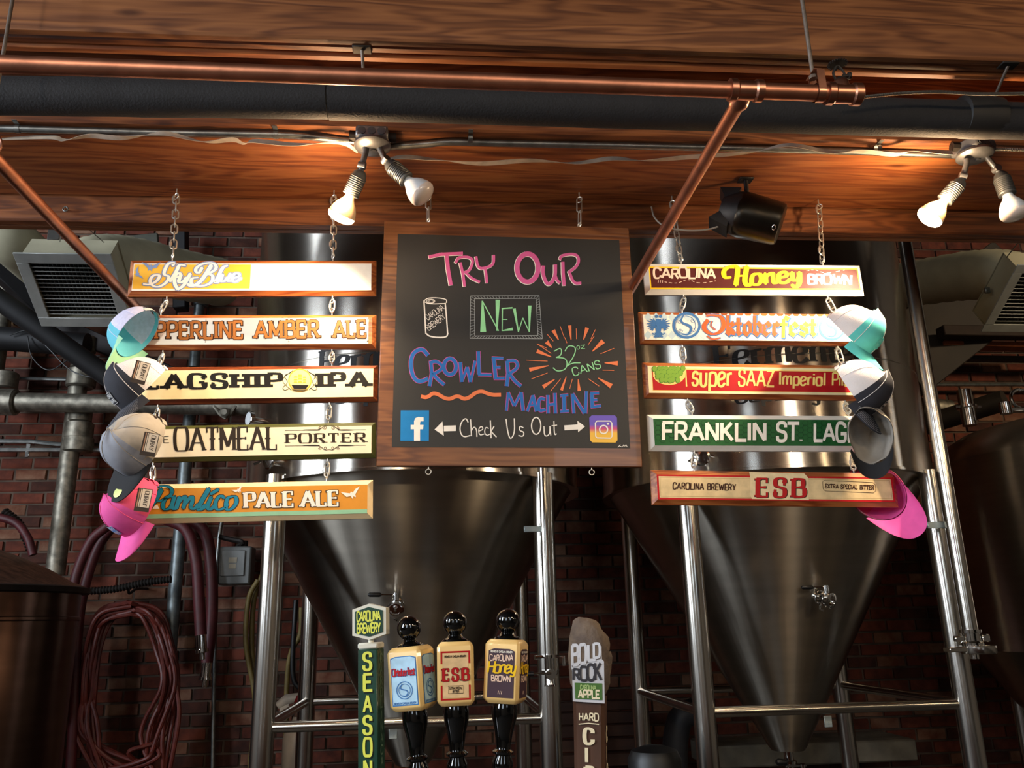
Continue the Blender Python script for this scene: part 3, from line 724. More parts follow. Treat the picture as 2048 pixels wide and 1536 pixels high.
t = M(); t.tube([PY(2060, 455, 2.95), mxr @ V((.0, .1, H2-.02))], .003, 6); obj('hanging_cable', t, m_galv, T)
o = obj('round_duct', M().tube(bez([PY(-80, 400, 4.3), PY(10, 470, 4.3), PY(50, 505, 4.45), PY(110, 560, 4.9)], 8), .13, 28), m_duct, label='beige round air duct coming in at the left edge under the beams', cat='duct')

# right background: dark duct casing, joists
m_brn = mat('brown_duct_casing', '332a22', .7, noise=.2, nscale=4)
beam_px(1790, 735, 2030, 545, 5.42, 5.25, 150, .2, 'big dark rectangular duct casing slanting up behind the tall riser pipe', m_brn, 'duct_casing', 'duct')
beam_px(1880, 690, 2120, 696, 5.3, 5.3, 10, .12, 'thin orange-brown joist below the right air vent', mat('orange_joist', '8e4a26', .7, noise=.2), 'ceiling_joist', 'joist')
beam_px(1850, 716, 2120, 720, 5.5, 5.5, 9, .08, 'dark wall plate board where the brick meets the ceiling at the right', m_brn, 'wall_plate', 'board')
beam_px(1880, 664, 2120, 668, 5.15, 5.15, 22, .1, 'dark joist just under the right air vent', mat('dark_joist', '2a1c14', .8, noise=.2), 'ceiling_joist', 'joist')
T, P, k = thin([(1830, 769), (2120, 769)], 'thin conduit on the brick wall above the domed tank', 5.58, 4)
seg(1840, 812, 1900, 818, 5.3, 5.3, 18, 'pale pipe stub behind the tall riser at the right', mt=m_pipe)
seg(1850, 850, 2010, 800, 5.2, 4.8, 20, 'dark slanting pipe above the domed tank shoulder', mt=mat('dim_pipe', '3a332c', .5, .5))

# upper brick gap: dark post and sheet between air vent and tank
beam_px(362, 455, 362, 620, 5.5, 5.5, 24, .1, 'dark upright post on the wall behind the top left sign', m_blk, 'wall_post', 'post')
beam_px(285, 470, 290, 560, 5.4, 5.4, 60, .03, 'dull grey-green panel behind the top left chain', mat('olive_panel', '45443a', .8), 'wall_panel', 'panel')

# hoses
m_hose = mat('red_brewery_hose', '4a1418', .55, noise=.25, nscale=20, bump=.15)
m_hose2 = mat('orange_red_tubing', '5c2016', .5, noise=.25, nscale=25)
def hose(pts, d, rp, mt, label, fit=None, n=12):
    P = bez([PY(x, y, d+dd) for (x, y, dd) in [(*q, 0) if len(q) == 2 else q for q in pts]], 8); k = pxs(P[0])
    T = thing('hose', label, 'hose', min(P, key=lambda p: p.z)); obj('tube', M().tube(P, rp*k, n), mt, T)
    if fit:
        a, b = P[-1], P[-2]; dr = (a-b).normalized()
        obj('end_fitting', M().lathe([(rp*k*.9, -.02), (rp*k*.9, .08), (rp*k*1.15, .082), (rp*k*1.15, .1), (rp*k*.5, .105), (rp*k*.5, .14)], a, dr, 14), m_chrome, T)
    return T
hose([(215, 1052), (180, 1085), (150, 1160), (138, 1260), (125, 1350), (118, 1392)], 5.3, 9.5, m_hose, 'red hose hanging down the wall left of the tubing coil', 1)
hose([(228, 1050), (196, 1095), (168, 1180), (155, 1270), (148, 1420), (140, 1560)], 5.42, 9.5, m_hose, 'second red hose close behind the leftmost hanging one')
hose([(330, 1038), (372, 1060), (392, 1120), (398, 1200), (402, 1270)], 5.25, 11, m_hose, 'thick dark red hose hanging from under the bottom left sign, left strand', 1)
hose([(360, 1030), (408, 1062), (422, 1130), (424, 1230), (414, 1325)], 5.4, 11, m_hose, 'thick dark red hose hanging from under the bottom left sign, right strand', 1)
hose([(230, 1050), (270, 1022), (330, 1036)], 5.34, 9, m_hose, 'red hose bridging over the hook behind the pink cap')
hose([(-20, 1030), (30, 1045), (55, 1075), (66, 1110)], 5.2, 8, m_hose, 'dark red hose end above the kettle lid at the left edge')
obj('hose', flex([PY(8, 1022, 5.25), PY(40, 1050, 5.25), PY(62, 1100, 5.25)], .028, 8, .02), m_dkiron, label='ribbed black hose above the kettle lid', cat='hose')
obj('hose', flex([PY(168, 1183, 5.3), PY(230, 1178, 5.3), PY(290, 1165, 5.3), PY(345, 1158, 5.3)], .024, 8, .018), m_dkiron, label='ribbed black hose crossing the wall above the tubing coil', cat='hose')
# the hanging coil of thin tubing: loops over one hook
T = thing('tubing_coil', 'big hank of thin orange-red tubing hanging in long loops on the wall', 'hose', PY(250, 1600, 5.35))
rnd = random.Random(5)
for i in range(15):
    xl_ = 182+rnd.uniform(-10, 22); xr = 330+rnd.uniform(-20, 22); tp = 1203+i*1.5+rnd.uniform(-3, 8); bt = 1500+rnd.uniform(-40, 190); cx = 262+rnd.uniform(-8, 8)
    pts = [(cx, tp), (xl_+25, tp+16), (xl_, tp+70), (xl_-12, 1380), (xl_+rnd.uniform(-25, 8), 1470), (cx+rnd.uniform(-60, 20), bt+60), (cx+rnd.uniform(-10, 60), bt+40), (xr+rnd.uniform(-30, 15), 1470), (xr+12, 1370), (xr, tp+80), (xr-25, tp+18), (cx, tp)]
    P = bez([PY(x, y, 5.42+rnd.uniform(-.05, .05)) for x, y in pts], 7)
    obj('loop', M().tube(P[:-1], .0125, 8, closed=True), m_hose2, T)
t = M(); p = PY(272, 1188, 5.5); t.tube(bez([p+V((0, .2, .04)), p+V((0, 0, .03)), p+V((0, -.12, 0)), p+V((0, -.14, .05))], 5), .008, 8); obj('wall_hook', t, m_dkiron, label='iron hook carrying the tubing hank', cat='hook')
m_yel = mat('yellowed_hose', '6b5a2a', .6, noise=.2)
for i, (q, lab) in enumerate((([(516, 1160), (497, 1200), (492, 1290), (510, 1400), (500, 1540)], 'left strand of dull yellow hose beside the tank leg'), ([(524, 1150), (508, 1200), (504, 1300), (514, 1380), (518, 1540)], 'right strand of dull yellow hose beside the tank leg'))):
    hose(q, 5.45+i*.05, 5, m_yel, lab)
for i, q in enumerate(([(592, 1200), (586, 1300), (588, 1360), (612, 1420), (610, 1700), (608, 2040)], [(603, 1215), (600, 1270), (575, 1350), (572, 1700), (570, 2040)])):
    hose(q, 5.3+.1*i, 5, m_yel if i else m_blackpl, ('black cable trailing behind the left tank leg', 'yellowed cable trailing behind the left tank leg')[i])
# electrical box
T = thing('junction_box', 'grey electrical switch box with a small white label on the brick wall', 'switch box', PY(474, 1170, 5.5))
p = PY(474, 1132, 5.5); k = pxs(p)
obj('body', M().bbox(p, (62*k, .14, 74*k), .01), mat('box_grey', '6a6c6a', .6, noise=.1), T)
obj('cover', M().bbox(p+V((-3*k, -.075, 4*k)), (46*k, .012, 50*k), .004), mat('cover_grey', '777977', .55, noise=.1), T)
t = M(); t.box(p+V((-3*k, -.0825, 10*k)), (16*k, .002, 10*k)); t.box(p+V((-3*k, -.0825, -2*k)), (14*k, .002, 9*k)); obj('paper_label', t, mat('aged_label', 'a69c88', .7), T)
t = M(); t.tube(bez([p+V((.0, -.02, 37*k)), p+V((.03, -.04, 46*k)), p+V((-.05, -.02, 52*k)), p+V((-.12, 0, 58*k))], 5), .016, 8); t.lathe([(.03, 0), (.03, .04)], p+V((.03, 0, 37*k)), (0, 0, 1), 8)
obj('conduit_fittings', t, m_dkiron, T)
thinp = [(444, 1040), (438, 1080), (432, 1180), (426, 1500), (422, 1980)]
hose(thinp, 5.62, 4, m_galv, 'thin flexible conduit running down beside the switch box')
# spray bottle
T = thing('spray_bottle', 'white spray bottle with a red trigger head behind the left tank leg', 'bottle', PY(592, 1540, 4.9))
p = PY(590, 1500, 4.9); k = pxs(p)
obj('body', M().lathe([(24*k, -50*k), (27*k, -46*k), (27*k, 20*k), (22*k, 38*k), (10*k, 50*k), (8*k, 62*k)], p, (0, 0, 1), 20, sx=.9), mat('milky_plastic', 'b9ab9a', .4, noise=.05), T)
p2 = PY(588, 1405, 4.9)
t = M(); t.tube([p2+V((-32*k, 0, -6*k)), p2+V((-15*k, 0, 6*k)), p2+V((12*k, 0, 10*k))], [8*k, 11*k, 9*k], 12); t.box(p2+V((-18*k, 0, -12*k)), (18*k, 12*k, 26*k))
obj('spray_head', t, mat('white_plastic', 'cfc8bc', .35), T)
t = M(); t.ball(p2+V((14*k, 0, 4*k)), 15*k, 12); t.tube([p2+V((16*k, 0, -2*k)), p2+V((20*k, 0, -28*k))], 5*k, 8)
obj('trigger', t, mat('red_plastic', '8d1418', .35), T)
# small tabs hanging off the crossbars
for (px, py, lab) in ((786, 1466, 'small white bracket tab under the left crossbar'), (1656, 1443, 'small white bracket tab under the right crossbar')):
    p = PY(px, py, 3.62); t = M(); t.bbox(p, (.034, .006, .045), .002); t.lathe([(.004, 0), (.004, .003)], p+V((0, -.003, -.008)), (0, -1, 0), 8)
    obj('bracket_tab', t, MATS['bracket_metal'], label=lab, cat='bracket')
# low stepped ledge of boards at the foot of the wall, between the tanks
m_ledge = mat('dark_brown_board', '3a2118', .7, noise=.25, nscale=7, stretch=(.5, 5, 5))
T = thing('board_stack', 'stack of dark brown boards at the wall between the two tanks', 'boards', PY(1175, 1560, 5.2))
for i, (y, h) in enumerate(((1412, 18), (1436, 22), (1462, 22), (1490, 22), (1520, 24))):
    a = PY(1060, y, 5.4-i*.04); b = PY(1290, y, 5.4-i*.04); k = pxs(a); t = M(); t.bbox((a+b)/2, ((b-a).length, .06, h*k), .004); obj('board', t, m_ledge, T)
a = PY(1400, 1500, 5.3); b = PY(1800, 1496, 5.3)
obj('concrete_curb', M().bbox((a+b)/2, ((b-a).length, .4, .12), .01), mat('curb_concrete', '6b6558', .85, noise=.25, nscale=9, bump=.3), label='pale concrete curb on the floor behind the right tank legs', cat='curb')
# dark keg shapes beneath the right tank
T = thing('rubber_boot', 'dark grey bent hose pipe standing behind the right tank left leg', 'pipe', PY(1360, 1560, 4.9))
obj('tube', M().tube(bez([PY(1352, 1600, 4.9), PY(1350, 1500, 4.9), PY(1360, 1440, 4.9), PY(1392, 1420, 4.9)], 6), .07, 18), mat('dark_grey_rubber', '26262a', .6), T)
T.name = 'drain_pipe'; WM['drain_pipe'] = WM['rubber_boot']
obj('waste_bin', M().lathe([(.1, -.1), (.1, .03), (.085, .06), (.04, .075), (0, .078)], PY(1310, 1535, 3.3), (0, 0, 1), 28), m_blackpl, label='glossy black domed bin top at the bottom edge between the tanks', cat='bin')
# ================================================================== lettering engine (strokes drawn on real planes)
def bs(pts, it=3, closed=False):
    P = [tuple(p) for p in pts]
    for _ in range(it):
        n = len(P); Q = [] if closed else [P[0]]
        for i in range(n if closed else n-1):
            a, b = P[i], P[(i+1) % n]
            Q.append((a[0]*.75+b[0]*.25, a[1]*.75+b[1]*.25)); Q.append((a[0]*.25+b[0]*.75, a[1]*.25+b[1]*.75))
        if not closed: Q.append(P[-1])
        P = Q
    return P
# glyph: (width, [strokes]); a stroke is a list of points, 'S' first = smooth, 'O' first = smooth closed
G = {
'A': (.8, [[(0,0),(.4,1)], [(.4,1),(.8,0)], [(.14,.33),(.66,.33)]]),
'B': (.64, [[(.05,0),(.05,1)], ['S',(.05,1),(.5,1),(.6,.9),(.6,.62),(.45,.53),(.05,.53)], ['S',(.05,.53),(.5,.53),(.68,.45),(.68,.08),(.5,0),(.05,0)]]),
'C': (.68, [['S',(.66,.72),(.66,.92),(.4,1.06),(0,1.0),(0,0),(.4,-.06),(.66,.08),(.66,.28)]]),
'D': (.7, [[(.05,0),(.05,1)], ['S',(.05,1),(.4,1),(.7,.95),(.7,.05),(.4,0),(.05,0)]]),
'E': (.6, [[(.05,0),(.05,1)], [(.05,1),(.56,1)], [(.05,.52),(.46,.52)], [(.05,0),(.58,0)]]),
'F': (.58, [[(.05,0),(.05,1)], [(.05,1),(.56,1)], [(.05,.52),(.46,.52)]]),
'G': (.72, [['S',(.66,.74),(.66,.92),(.4,1.06),(0,1.0),(0,0),(.4,-.04),(.68,.0),(.68,.42)], [(.68,.42),(.42,.42)]]),
'H': (.7, [[(.05,0),(.05,1)], [(.65,0),(.65,1)], [(.05,.52),(.65,.52)]]),
'I': (.16, [[(.08,0),(.08,1)]]),
'K': (.7, [[(.05,0),(.05,1)], [(.62,1),(.08,.42)], [(.22,.58),(.68,0)]]),
'L': (.56, [[(.05,0),(.05,1)], [(.05,0),(.55,0)]]),
'M': (.86, [[(.05,0),(.05,1)], [(.05,1),(.43,.15)], [(.43,.15),(.81,1)], [(.81,0),(.81,1)]]),
'N': (.72, [[(.05,0),(.05,1)], [(.05,1),(.67,0)], [(.67,0),(.67,1)]]),
'O': (.78, [['O',(.39,1.02),(0,1.02),(0,-.02),(.39,-.02),(.78,-.02),(.78,1.02)]]),
'P': (.62, [[(.05,0),(.05,1)], ['S',(.05,1),(.45,1),(.64,.93),(.64,.53),(.45,.46),(.05,.46)]]),
'R': (.68, [[(.05,0),(.05,1)], ['S',(.05,1),(.45,1),(.62,.93),(.62,.56),(.45,.49),(.05,.49)], [(.34,.49),(.67,0)]]),
'S': (.6, [['S',(.56,.76),(.56,.98),(.3,1.05),(.02,.96),(.02,.6),(.3,.52),(.58,.44),(.58,.04),(.3,-.05),(.02,.02),(.02,.26)]]),
'T': (.64, [[(.32,0),(.32,1)], [(0,1),(.64,1)]]),
'U': (.7, [['S',(.05,1),(.05,.3),(.05,-.04),(.35,-.04),(.65,-.04),(.65,.3),(.65,1)]]),
'V': (.72, [[(0,1),(.36,0)], [(.36,0),(.72,1)]]),
'W': (1.0, [[(0,1),(.25,0)], [(.25,0),(.5,.8)], [(.5,.8),(.75,0)], [(.75,0),(1,1)]]),
'X': (.66, [[(0,1),(.66,0)], [(.66,1),(0,0)]]),
'Y': (.7, [[(0,1),(.35,.45)], [(.7,1),(.35,.45)], [(.35,.45),(.35,0)]]),
'Z': (.6, [[(0,1),(.6,1)], [(.6,1),(0,0)], [(0,0),(.6,0)]]),
'.': (.16, [[(.08,0),(.08,.07)]]),
'0': (.6, [['O',(.3,1.02),(0,1.02),(0,-.02),(.3,-.02),(.6,-.02),(.6,1.02)]]),
'2': (.58, [['S',(.02,.76),(.05,1.04),(.55,1.08),(.6,.62),(.3,.3),(.02,0)], [(.02,0),(.58,0)]]),
'3': (.58, [['S',(.03,.8),(.08,1.04),(.54,1.05),(.54,.58),(.22,.54)], ['S',(.22,.54),(.6,.54),(.62,-.04),(.08,-.06),(.0,.22)]]),
'6': (.58, [['S',(.5,.9),(.3,1.08),(0,.9),(0,.0),(.3,-.05),(.58,.0),(.58,.56),(.3,.6),(.05,.4)]]),
# lower case (x-height .62)
'a': (.55, [['O',(.27,.64),(0,.62),(0,-.02),(.27,-.02),(.52,.0),(.52,.62)], ['S',(.5,.62),(.5,.1),(.56,0)]]),
'b': (.55, [['S',(.05,1.0),(.05,.5),(.05,0)], ['O',(.28,.64),(.05,.62),(.05,-.02),(.28,-.02),(.55,-.02),(.55,.62)]]),
'c': (.48, [['S',(.46,.48),(.4,.64),(.0,.68),(0,-.06),(.4,-.02),(.48,.14)]]),
'e': (.5, [['S',(.06,.3),(.44,.36),(.48,.62),(.2,.68),(0,.5),(0,0),(.3,-.06),(.5,.14)]]),
'f': (.4, [['S',(.44,.96),(.2,1.1),(.16,.7),(.16,0)], [(0,.6),(.36,.6)]]),
'g': (.5, [['O',(.25,.64),(0,.62),(0,0),(.25,0),(.5,0),(.5,.62)], ['S',(.5,.62),(.5,-.2),(.3,-.34),(.02,-.26)]]),
'h': (.52, [[(.05,0),(.05,1)], ['S',(.05,.4),(.1,.64),(.48,.7),(.48,.3),(.48,0)]]),
'i': (.14, [[(.07,0),(.07,.62)], [(.07,.8),(.07,.9)]]),
'k': (.5, [[(.05,0),(.05,1)], [(.44,.62),(.08,.28)], [(.18,.36),(.5,0)]]),
'l': (.14, [[(.07,0),(.07,1)]]),
'm': (.84, [[(.05,0),(.05,.62)], ['S',(.05,.38),(.1,.64),(.42,.7),(.42,.3),(.42,0)], ['S',(.42,.38),(.5,.64),(.79,.7),(.79,.3),(.79,0)]]),
'n': (.52, [[(.05,0),(.05,.62)], ['S',(.05,.38),(.1,.64),(.48,.7),(.48,.3),(.48,0)]]),
'o': (.52, [['O',(.26,.65),(0,.65),(0,-.03),(.26,-.03),(.52,-.03),(.52,.65)]]),
'p': (.55, [[(.05,-.3),(.05,.62)], ['O',(.28,.64),(.05,.62),(.05,-.02),(.28,-.02),(.55,-.02),(.55,.62)]]),
'r': (.36, [[(.05,0),(.05,.62)], ['S',(.05,.34),(.1,.6),(.36,.62)]]),
's': (.42, [['S',(.4,.5),(.38,.64),(.1,.66),(.02,.36),(.22,.32),(.42,.28),(.4,-.02),(.08,-.04),(.02,.14)]]),
't': (.36, [['S',(.14,.88),(.14,.1),(.2,-.04),(.36,.04)], [(0,.6),(.32,.6)]]),
'u': (.52, [['S',(.05,.62),(.05,.2),(.1,-.04),(.4,-.08),(.47,.2)], [(.47,.62),(.47,0)]]),
'v': (.5, [[(0,.62),(.25,0)], [(.25,0),(.5,.62)]]),
'y': (.5, [['S',(.05,.62),(.05,.2),(.1,0),(.36,-.05),(.46,.2)], ['S',(.46,.62),(.46,-.1),(.36,-.36),(.02,-.28)]]),
}
BL = dict(G)   # blackletter lower case: broken angular strokes for a broad nib
BL.update({
'k': (.5, [[(.1,1.0),(.1,.08)], [(.1,.08),(.2,0)], [(.1,.42),(.34,.62)], [(.34,.62),(.42,.5)], [(.42,.5),(.22,.34)], [(.22,.34),(.44,.06)], [(.44,.06),(.52,.04)]]),
't': (.34, [[(.14,.86),(.14,.1)], [(.14,.1),(.22,.0)], [(.22,0),(.34,.08)], [(.0,.58),(.3,.58)]]),
'o': (.5, [[(.06,.52),(.06,.1)], [(.06,.1),(.24,-.02)], [(.24,-.02),(.44,.12)], [(.44,.12),(.44,.5)], [(.44,.5),(.28,.64)], [(.28,.64),(.06,.52)]]),
'b': (.5, [[(.08,1.0),(.08,.1)], [(.08,.1),(.26,-.02)], [(.26,-.02),(.46,.12)], [(.46,.12),(.46,.48)], [(.46,.48),(.3,.62)], [(.3,.62),(.08,.46)]]),
'e': (.46, [[(.06,.52),(.06,.1)], [(.06,.1),(.22,-.02)], [(.22,-.02),(.44,.1)], [(.06,.52),(.26,.64)], [(.26,.64),(.4,.5)], [(.4,.5),(.12,.28)]]),
'r': (.36, [[(.04,.56),(.1,.62)], [(.1,.58),(.1,.08)], [(.1,.08),(.18,0)], [(.1,.46),(.24,.62)], [(.24,.62),(.36,.52)]]),
'f': (.34, [[(.36,.9),(.24,.98)], [(.24,.98),(.14,.84)], [(.14,.84),(.12,-.12)], [(.0,.58),(.3,.58)]]),
's': (.42, [[(.4,.52),(.26,.64)], [(.26,.64),(.08,.52)], [(.08,.52),(.1,.4)], [(.1,.4),(.36,.26)], [(.36,.26),(.38,.12)], [(.38,.12),(.22,-.02)], [(.22,-.02),(.02,.1)]]),
})

class Art:
    """flat print / paint on a plane given by a matrix (local XZ plane, viewer on the -Y side).
    Points are photo pixels cast onto that plane, so the print has its real size and place on the object."""
    def __init__(s, mx, parent, y0=0.0, px=True, ox=0, oz=0, sx=1):
        s.mx = mx; s.inv = mx.inverted(); s.parent = parent; s.y0 = y0; s.px = px; s.o = (ox, oz, sx)
        s.c = s.inv @ CAM; s.L = {}
    def loc(s, p, off):
        if not s.px:
            return V((s.o[0]+p[0]*s.o[2], s.y0-off, s.o[1]-p[1]*s.o[2]))
        d = s.inv.to_3x3() @ ray(p[0], p[1]); t = (s.y0-s.c.y)/d.y; q = s.c+d*t; return V((q.x, s.y0-off, q.z))
    def poly(s, pts, mt, layer=1, name='print'):
        t = s.L.setdefault((mt.name, layer, name, getattr(s, 'word', 0)), M()); t.flat = True; n = len(t.v)
        ar = sum(pts[i-1][0]*pts[i][1]-pts[i][0]*pts[i-1][1] for i in range(len(pts)))
        if (ar > 0) == s.px: pts = list(reversed(pts))
        off = layer*.0004+(len(t.f) % 30)*1e-5          # print laid down stroke over stroke
        t.v += [s.loc(p, off) for p in pts]; t.f.append([n+i for i in range(len(pts))])
    def fan(s, pts, mt, layer=1, name='print'):
        c = (sum(p[0] for p in pts)/len(pts), sum(p[1] for p in pts)/len(pts))
        for i in range(len(pts)): s.poly([c, pts[i], pts[(i+1) % len(pts)]], mt, layer, name)
    def strip(s, P, W, mt, layer, name, closed=False):
        n = len(P); nb = []
        for i in range(n):
            a = P[(i-1) % n] if (closed or i > 0) else P[i]; b = P[(i+1) % n] if (closed or i < n-1) else P[i]
            dx, dy = b[0]-a[0], b[1]-a[1]; l = math.hypot(dx, dy) or 1; dx /= l; dy /= l
            ww = W(dx, dy, i/(n-1)) if callable(W) else W
            nb.append(((P[i][0]-dy*ww/2, P[i][1]+dx*ww/2), (P[i][0]+dy*ww/2, P[i][1]-dx*ww/2)))
        for i in range(n if closed else n-1):
            j = (i+1) % n; s.poly([nb[i][0], nb[i][1], nb[j][1], nb[j][0]], mt, layer, name)
    def disc(s, c, r, mt, layer=1, name='print', n=24, ry=None, a0=0):
        s.poly([(c[0]+r*cos(2*pi*i/n+a0), c[1]+(ry or r)*sin(2*pi*i/n+a0)) for i in range(n)], mt, layer, name)
    def ring(s, c, r, w_, mt, layer=1, name='print', ry=None, n=36):
        s.strip([(c[0]+r*cos(2*pi*i/n), c[1]+(ry or r)*sin(2*pi*i/n)) for i in range(n)], w_, mt, layer, name, True)
    def line(s, pts, w_, mt, layer=1, name='print', smooth=0, taper=0, rnd=False):
        P = bs(pts, smooth) if smooth else pts
        if smooth or taper: s.strip(P, (lambda dx, dy, t: w_*(1-taper*abs(2*t-1)**2)) if taper else w_, mt, layer, name)
        else:
            for i in range(len(P)-1): s.seg(P[i], P[i+1], w_, mt, layer, name, w_*.5 if i > 0 else 0, w_*.5 if i < len(P)-2 else 0)
        if rnd:
            for p in (P[0], P[-1]): s.disc(p, w_/2, mt, layer, name, 10)
    def seg(s, a, b, w_, mt, layer, name, e0=0, e1=0):
        dx, dy = b[0]-a[0], b[1]-a[1]; l = math.hypot(dx, dy) or 1; dx /= l; dy /= l
        a = (a[0]-dx*e0, a[1]-dy*e0); b = (b[0]+dx*e1, b[1]+dy*e1)
        s.poly([(a[0]-dy*w_/2, a[1]+dx*w_/2), (a[0]+dy*w_/2, a[1]-dx*w_/2), (b[0]+dy*w_/2, b[1]-dx*w_/2), (b[0]-dy*w_/2, b[1]+dx*w_/2)], mt, layer, name)
    def text(s, txt, p0, p1, h, mt, layer=2, name='lettering', wv=.18, wh=None, serif=0, sth=.07, slant=0, gap=.16, nib=None, grow=0, glyphs=G, round_=False, jit=0, upv=None, shift=(0, 0), seed=1, spur=0):
        """baseline p0 -> p1, cap height h (pixels); wv/wh = vertical / horizontal stroke weight in em"""
        wh = wv if wh is None else wh; rnd = random.Random(seed); s.word = txt+str(p0)
        ux, uy = p1[0]-p0[0], p1[1]-p0[1]; L = math.hypot(ux, uy); ux /= L; uy /= L
        vx, vy = upv or (uy, -ux)
        tot = sum((glyphs[c][0] if c != ' ' else .4)+gap for c in txt)-gap; k = L/(tot*h)
        x = 0
        for c in txt:
            if c == ' ': x += .4+gap; continue
            gw, strokes = glyphs[c]; ja, jy = rnd.uniform(-jit, jit), rnd.uniform(-jit, jit)
            def T(q, x=x, ja=ja, jy=jy):
                gx = (x+q[0]+slant*q[1])*k*h+ja*q[1]*h; gy = (q[1]+jy)*h
                return (p0[0]+ux*gx+vx*gy+shift[0], p0[1]+uy*gx+vy*gy+shift[1])
            Wv, Wh = wv*h*min(1.15, max(k, .55))+grow*2, wh*h+grow*2
            def wid(dx, dy):
                du = abs(dx*ux+dy*uy); dv = abs(dx*vx+dy*vy)
                if nib is not None:
                    a = atan2(-(dy), dx); return max(.25, abs(sin(a-nib)))*wv*h+grow*2
                return sqrt((Wv*dv)**2+(Wh*du)**2)
            for st_ in strokes:
                if st_[0] in ('S', 'O'):
                    cl = st_[0] == 'O'; P = [T(q) for q in bs(st_[1:], 3, cl)]
                    s.strip(P, lambda dx, dy, t: wid(dx, dy), mt, layer, name, cl)
                    ends = [] if cl else [(P[0], st_[1], 1), (P[-1], st_[-1], 1)]
                    if round_ and not cl:
                        for e_ in (P[0], P[-1]): s.disc(e_, (Wv)/2, mt, layer, name, 10)
                    if serif and not cl and c in 'CSG':
                        for (e_, q, _) in ends[:1]+(ends[1:] if c != 'G' else []):
                            s.seg((e_[0]-vx*h*.12-ux*Wv*.1, e_[1]-vy*h*.12), (e_[0]+vx*h*.14, e_[1]+vy*h*.14), Wv*.55, mt, layer, name, grow, grow)
                else:
                    a, b = T(st_[0]), T(st_[1]); dx, dy = b[0]-a[0], b[1]-a[1]; l = math.hypot(dx, dy) or 1
                    w_ = wid(dx/l, dy/l); horiz = abs(dy*vy+dx*vx)/l < .3
                    ex = (w_*.3 if nib is not None else (Wv/2*.9 if horiz and not serif else 0))+grow
                    ex0 = ex
                    if horiz and st_[0][0] < .1: ex0 = max(grow, Wv*.3)
                    s.seg(a, b, w_, mt, layer, name, ex0 if horiz or nib is not None else max(grow, 0), ex if horiz or nib is not None else max(grow, 0))
                    if round_:
                        for e_ in (a, b): s.disc(e_, w_/2, mt, layer, name, 10)
                    if not horiz and nib is None and not serif and not round_:
                        pass
                    if serif:
                        for (e_, q) in ((a, st_[0]), (b, st_[1])):
                            if not horiz and (abs(q[1]) < .02 or abs(q[1]-1) < .02 or (abs(q[1]-.62) < .02 and c.islower())):
                                if c == 'A' and q[1] > .5: continue
                                if c in 'VNM' and 0 < q[0] < gw*.6 and q[1] < .3: continue
                                if c == 'N' and q == (.67, 0): continue
                                if c == 'M' and q[1] < .3 and .3 < q[0] < .6: continue
                                sg = 1 if q[1] < .5 else -1
                                cx, cy = e_[0]+vx*sth*h/2*sg, e_[1]+vy*sth*h/2*sg; hw = Wv/2+serif*h*min(1.3, max(k, .5))
                                s.seg((cx-ux*hw, cy-uy*hw), (cx+ux*hw, cy+uy*hw), sth*h+grow*2, mt, layer, name, grow, grow)
                            if horiz and c in 'EFLTZ' and q[0] > .3 or (horiz and c == 'T'):
                                sg = 1 if q[1] < .3 else (-1 if q[1] > .8 else 0)
                                hh = .26*h if sg else .12*h; oy = sg*.1*h; tw = max(sth*h, Wv*.45)
                                if q[1] > .3 and q[1] < .8 and c not in 'EF': continue
                                s.seg((e_[0]+vx*(oy-hh/2), e_[1]+vy*(oy-hh/2)), (e_[0]+vx*(oy+hh/2), e_[1]+vy*(oy+hh/2)), tw+grow*2, mt, layer, name, grow, grow)
                    if spur and not horiz and abs(st_[0][0]-st_[1][0]) < .02:
                        mx_, my_ = (a[0]+b[0])/2, (a[1]+b[1])/2
                        s.seg((mx_-ux*(w_/2+spur*h), my_-uy*(w_/2+spur*h)), (mx_+ux*(w_/2+spur*h), my_+uy*(w_/2+spur*h)), .06*h+grow*2, mt, layer, name, grow, grow)
            x += gw+gap
        s.word = 0
    def done(s):
        for (mn, layer, name, wd), t in s.L.items():
            o = obj(name, t, MATS[mn], s.parent, local=True)
        s.L = {}
def paint(name, c, rough=.5, noise=.04): return mat(name, c, rough, noise=noise, nscale=30, spec=.22)
# outline helper: same word drawn thicker and darker beneath
def text2(A_, txt, p0, p1, h, mt, mo, grow, **k):
    ly = k.pop('layer', 4)
    sh = k.pop('oshift', (0, 0)); A_.text(txt, p0, p1, h, mo, layer=ly-1, grow=grow, shift=sh, **k); A_.text(txt, p0, p1, h, mt, layer=ly, **k)
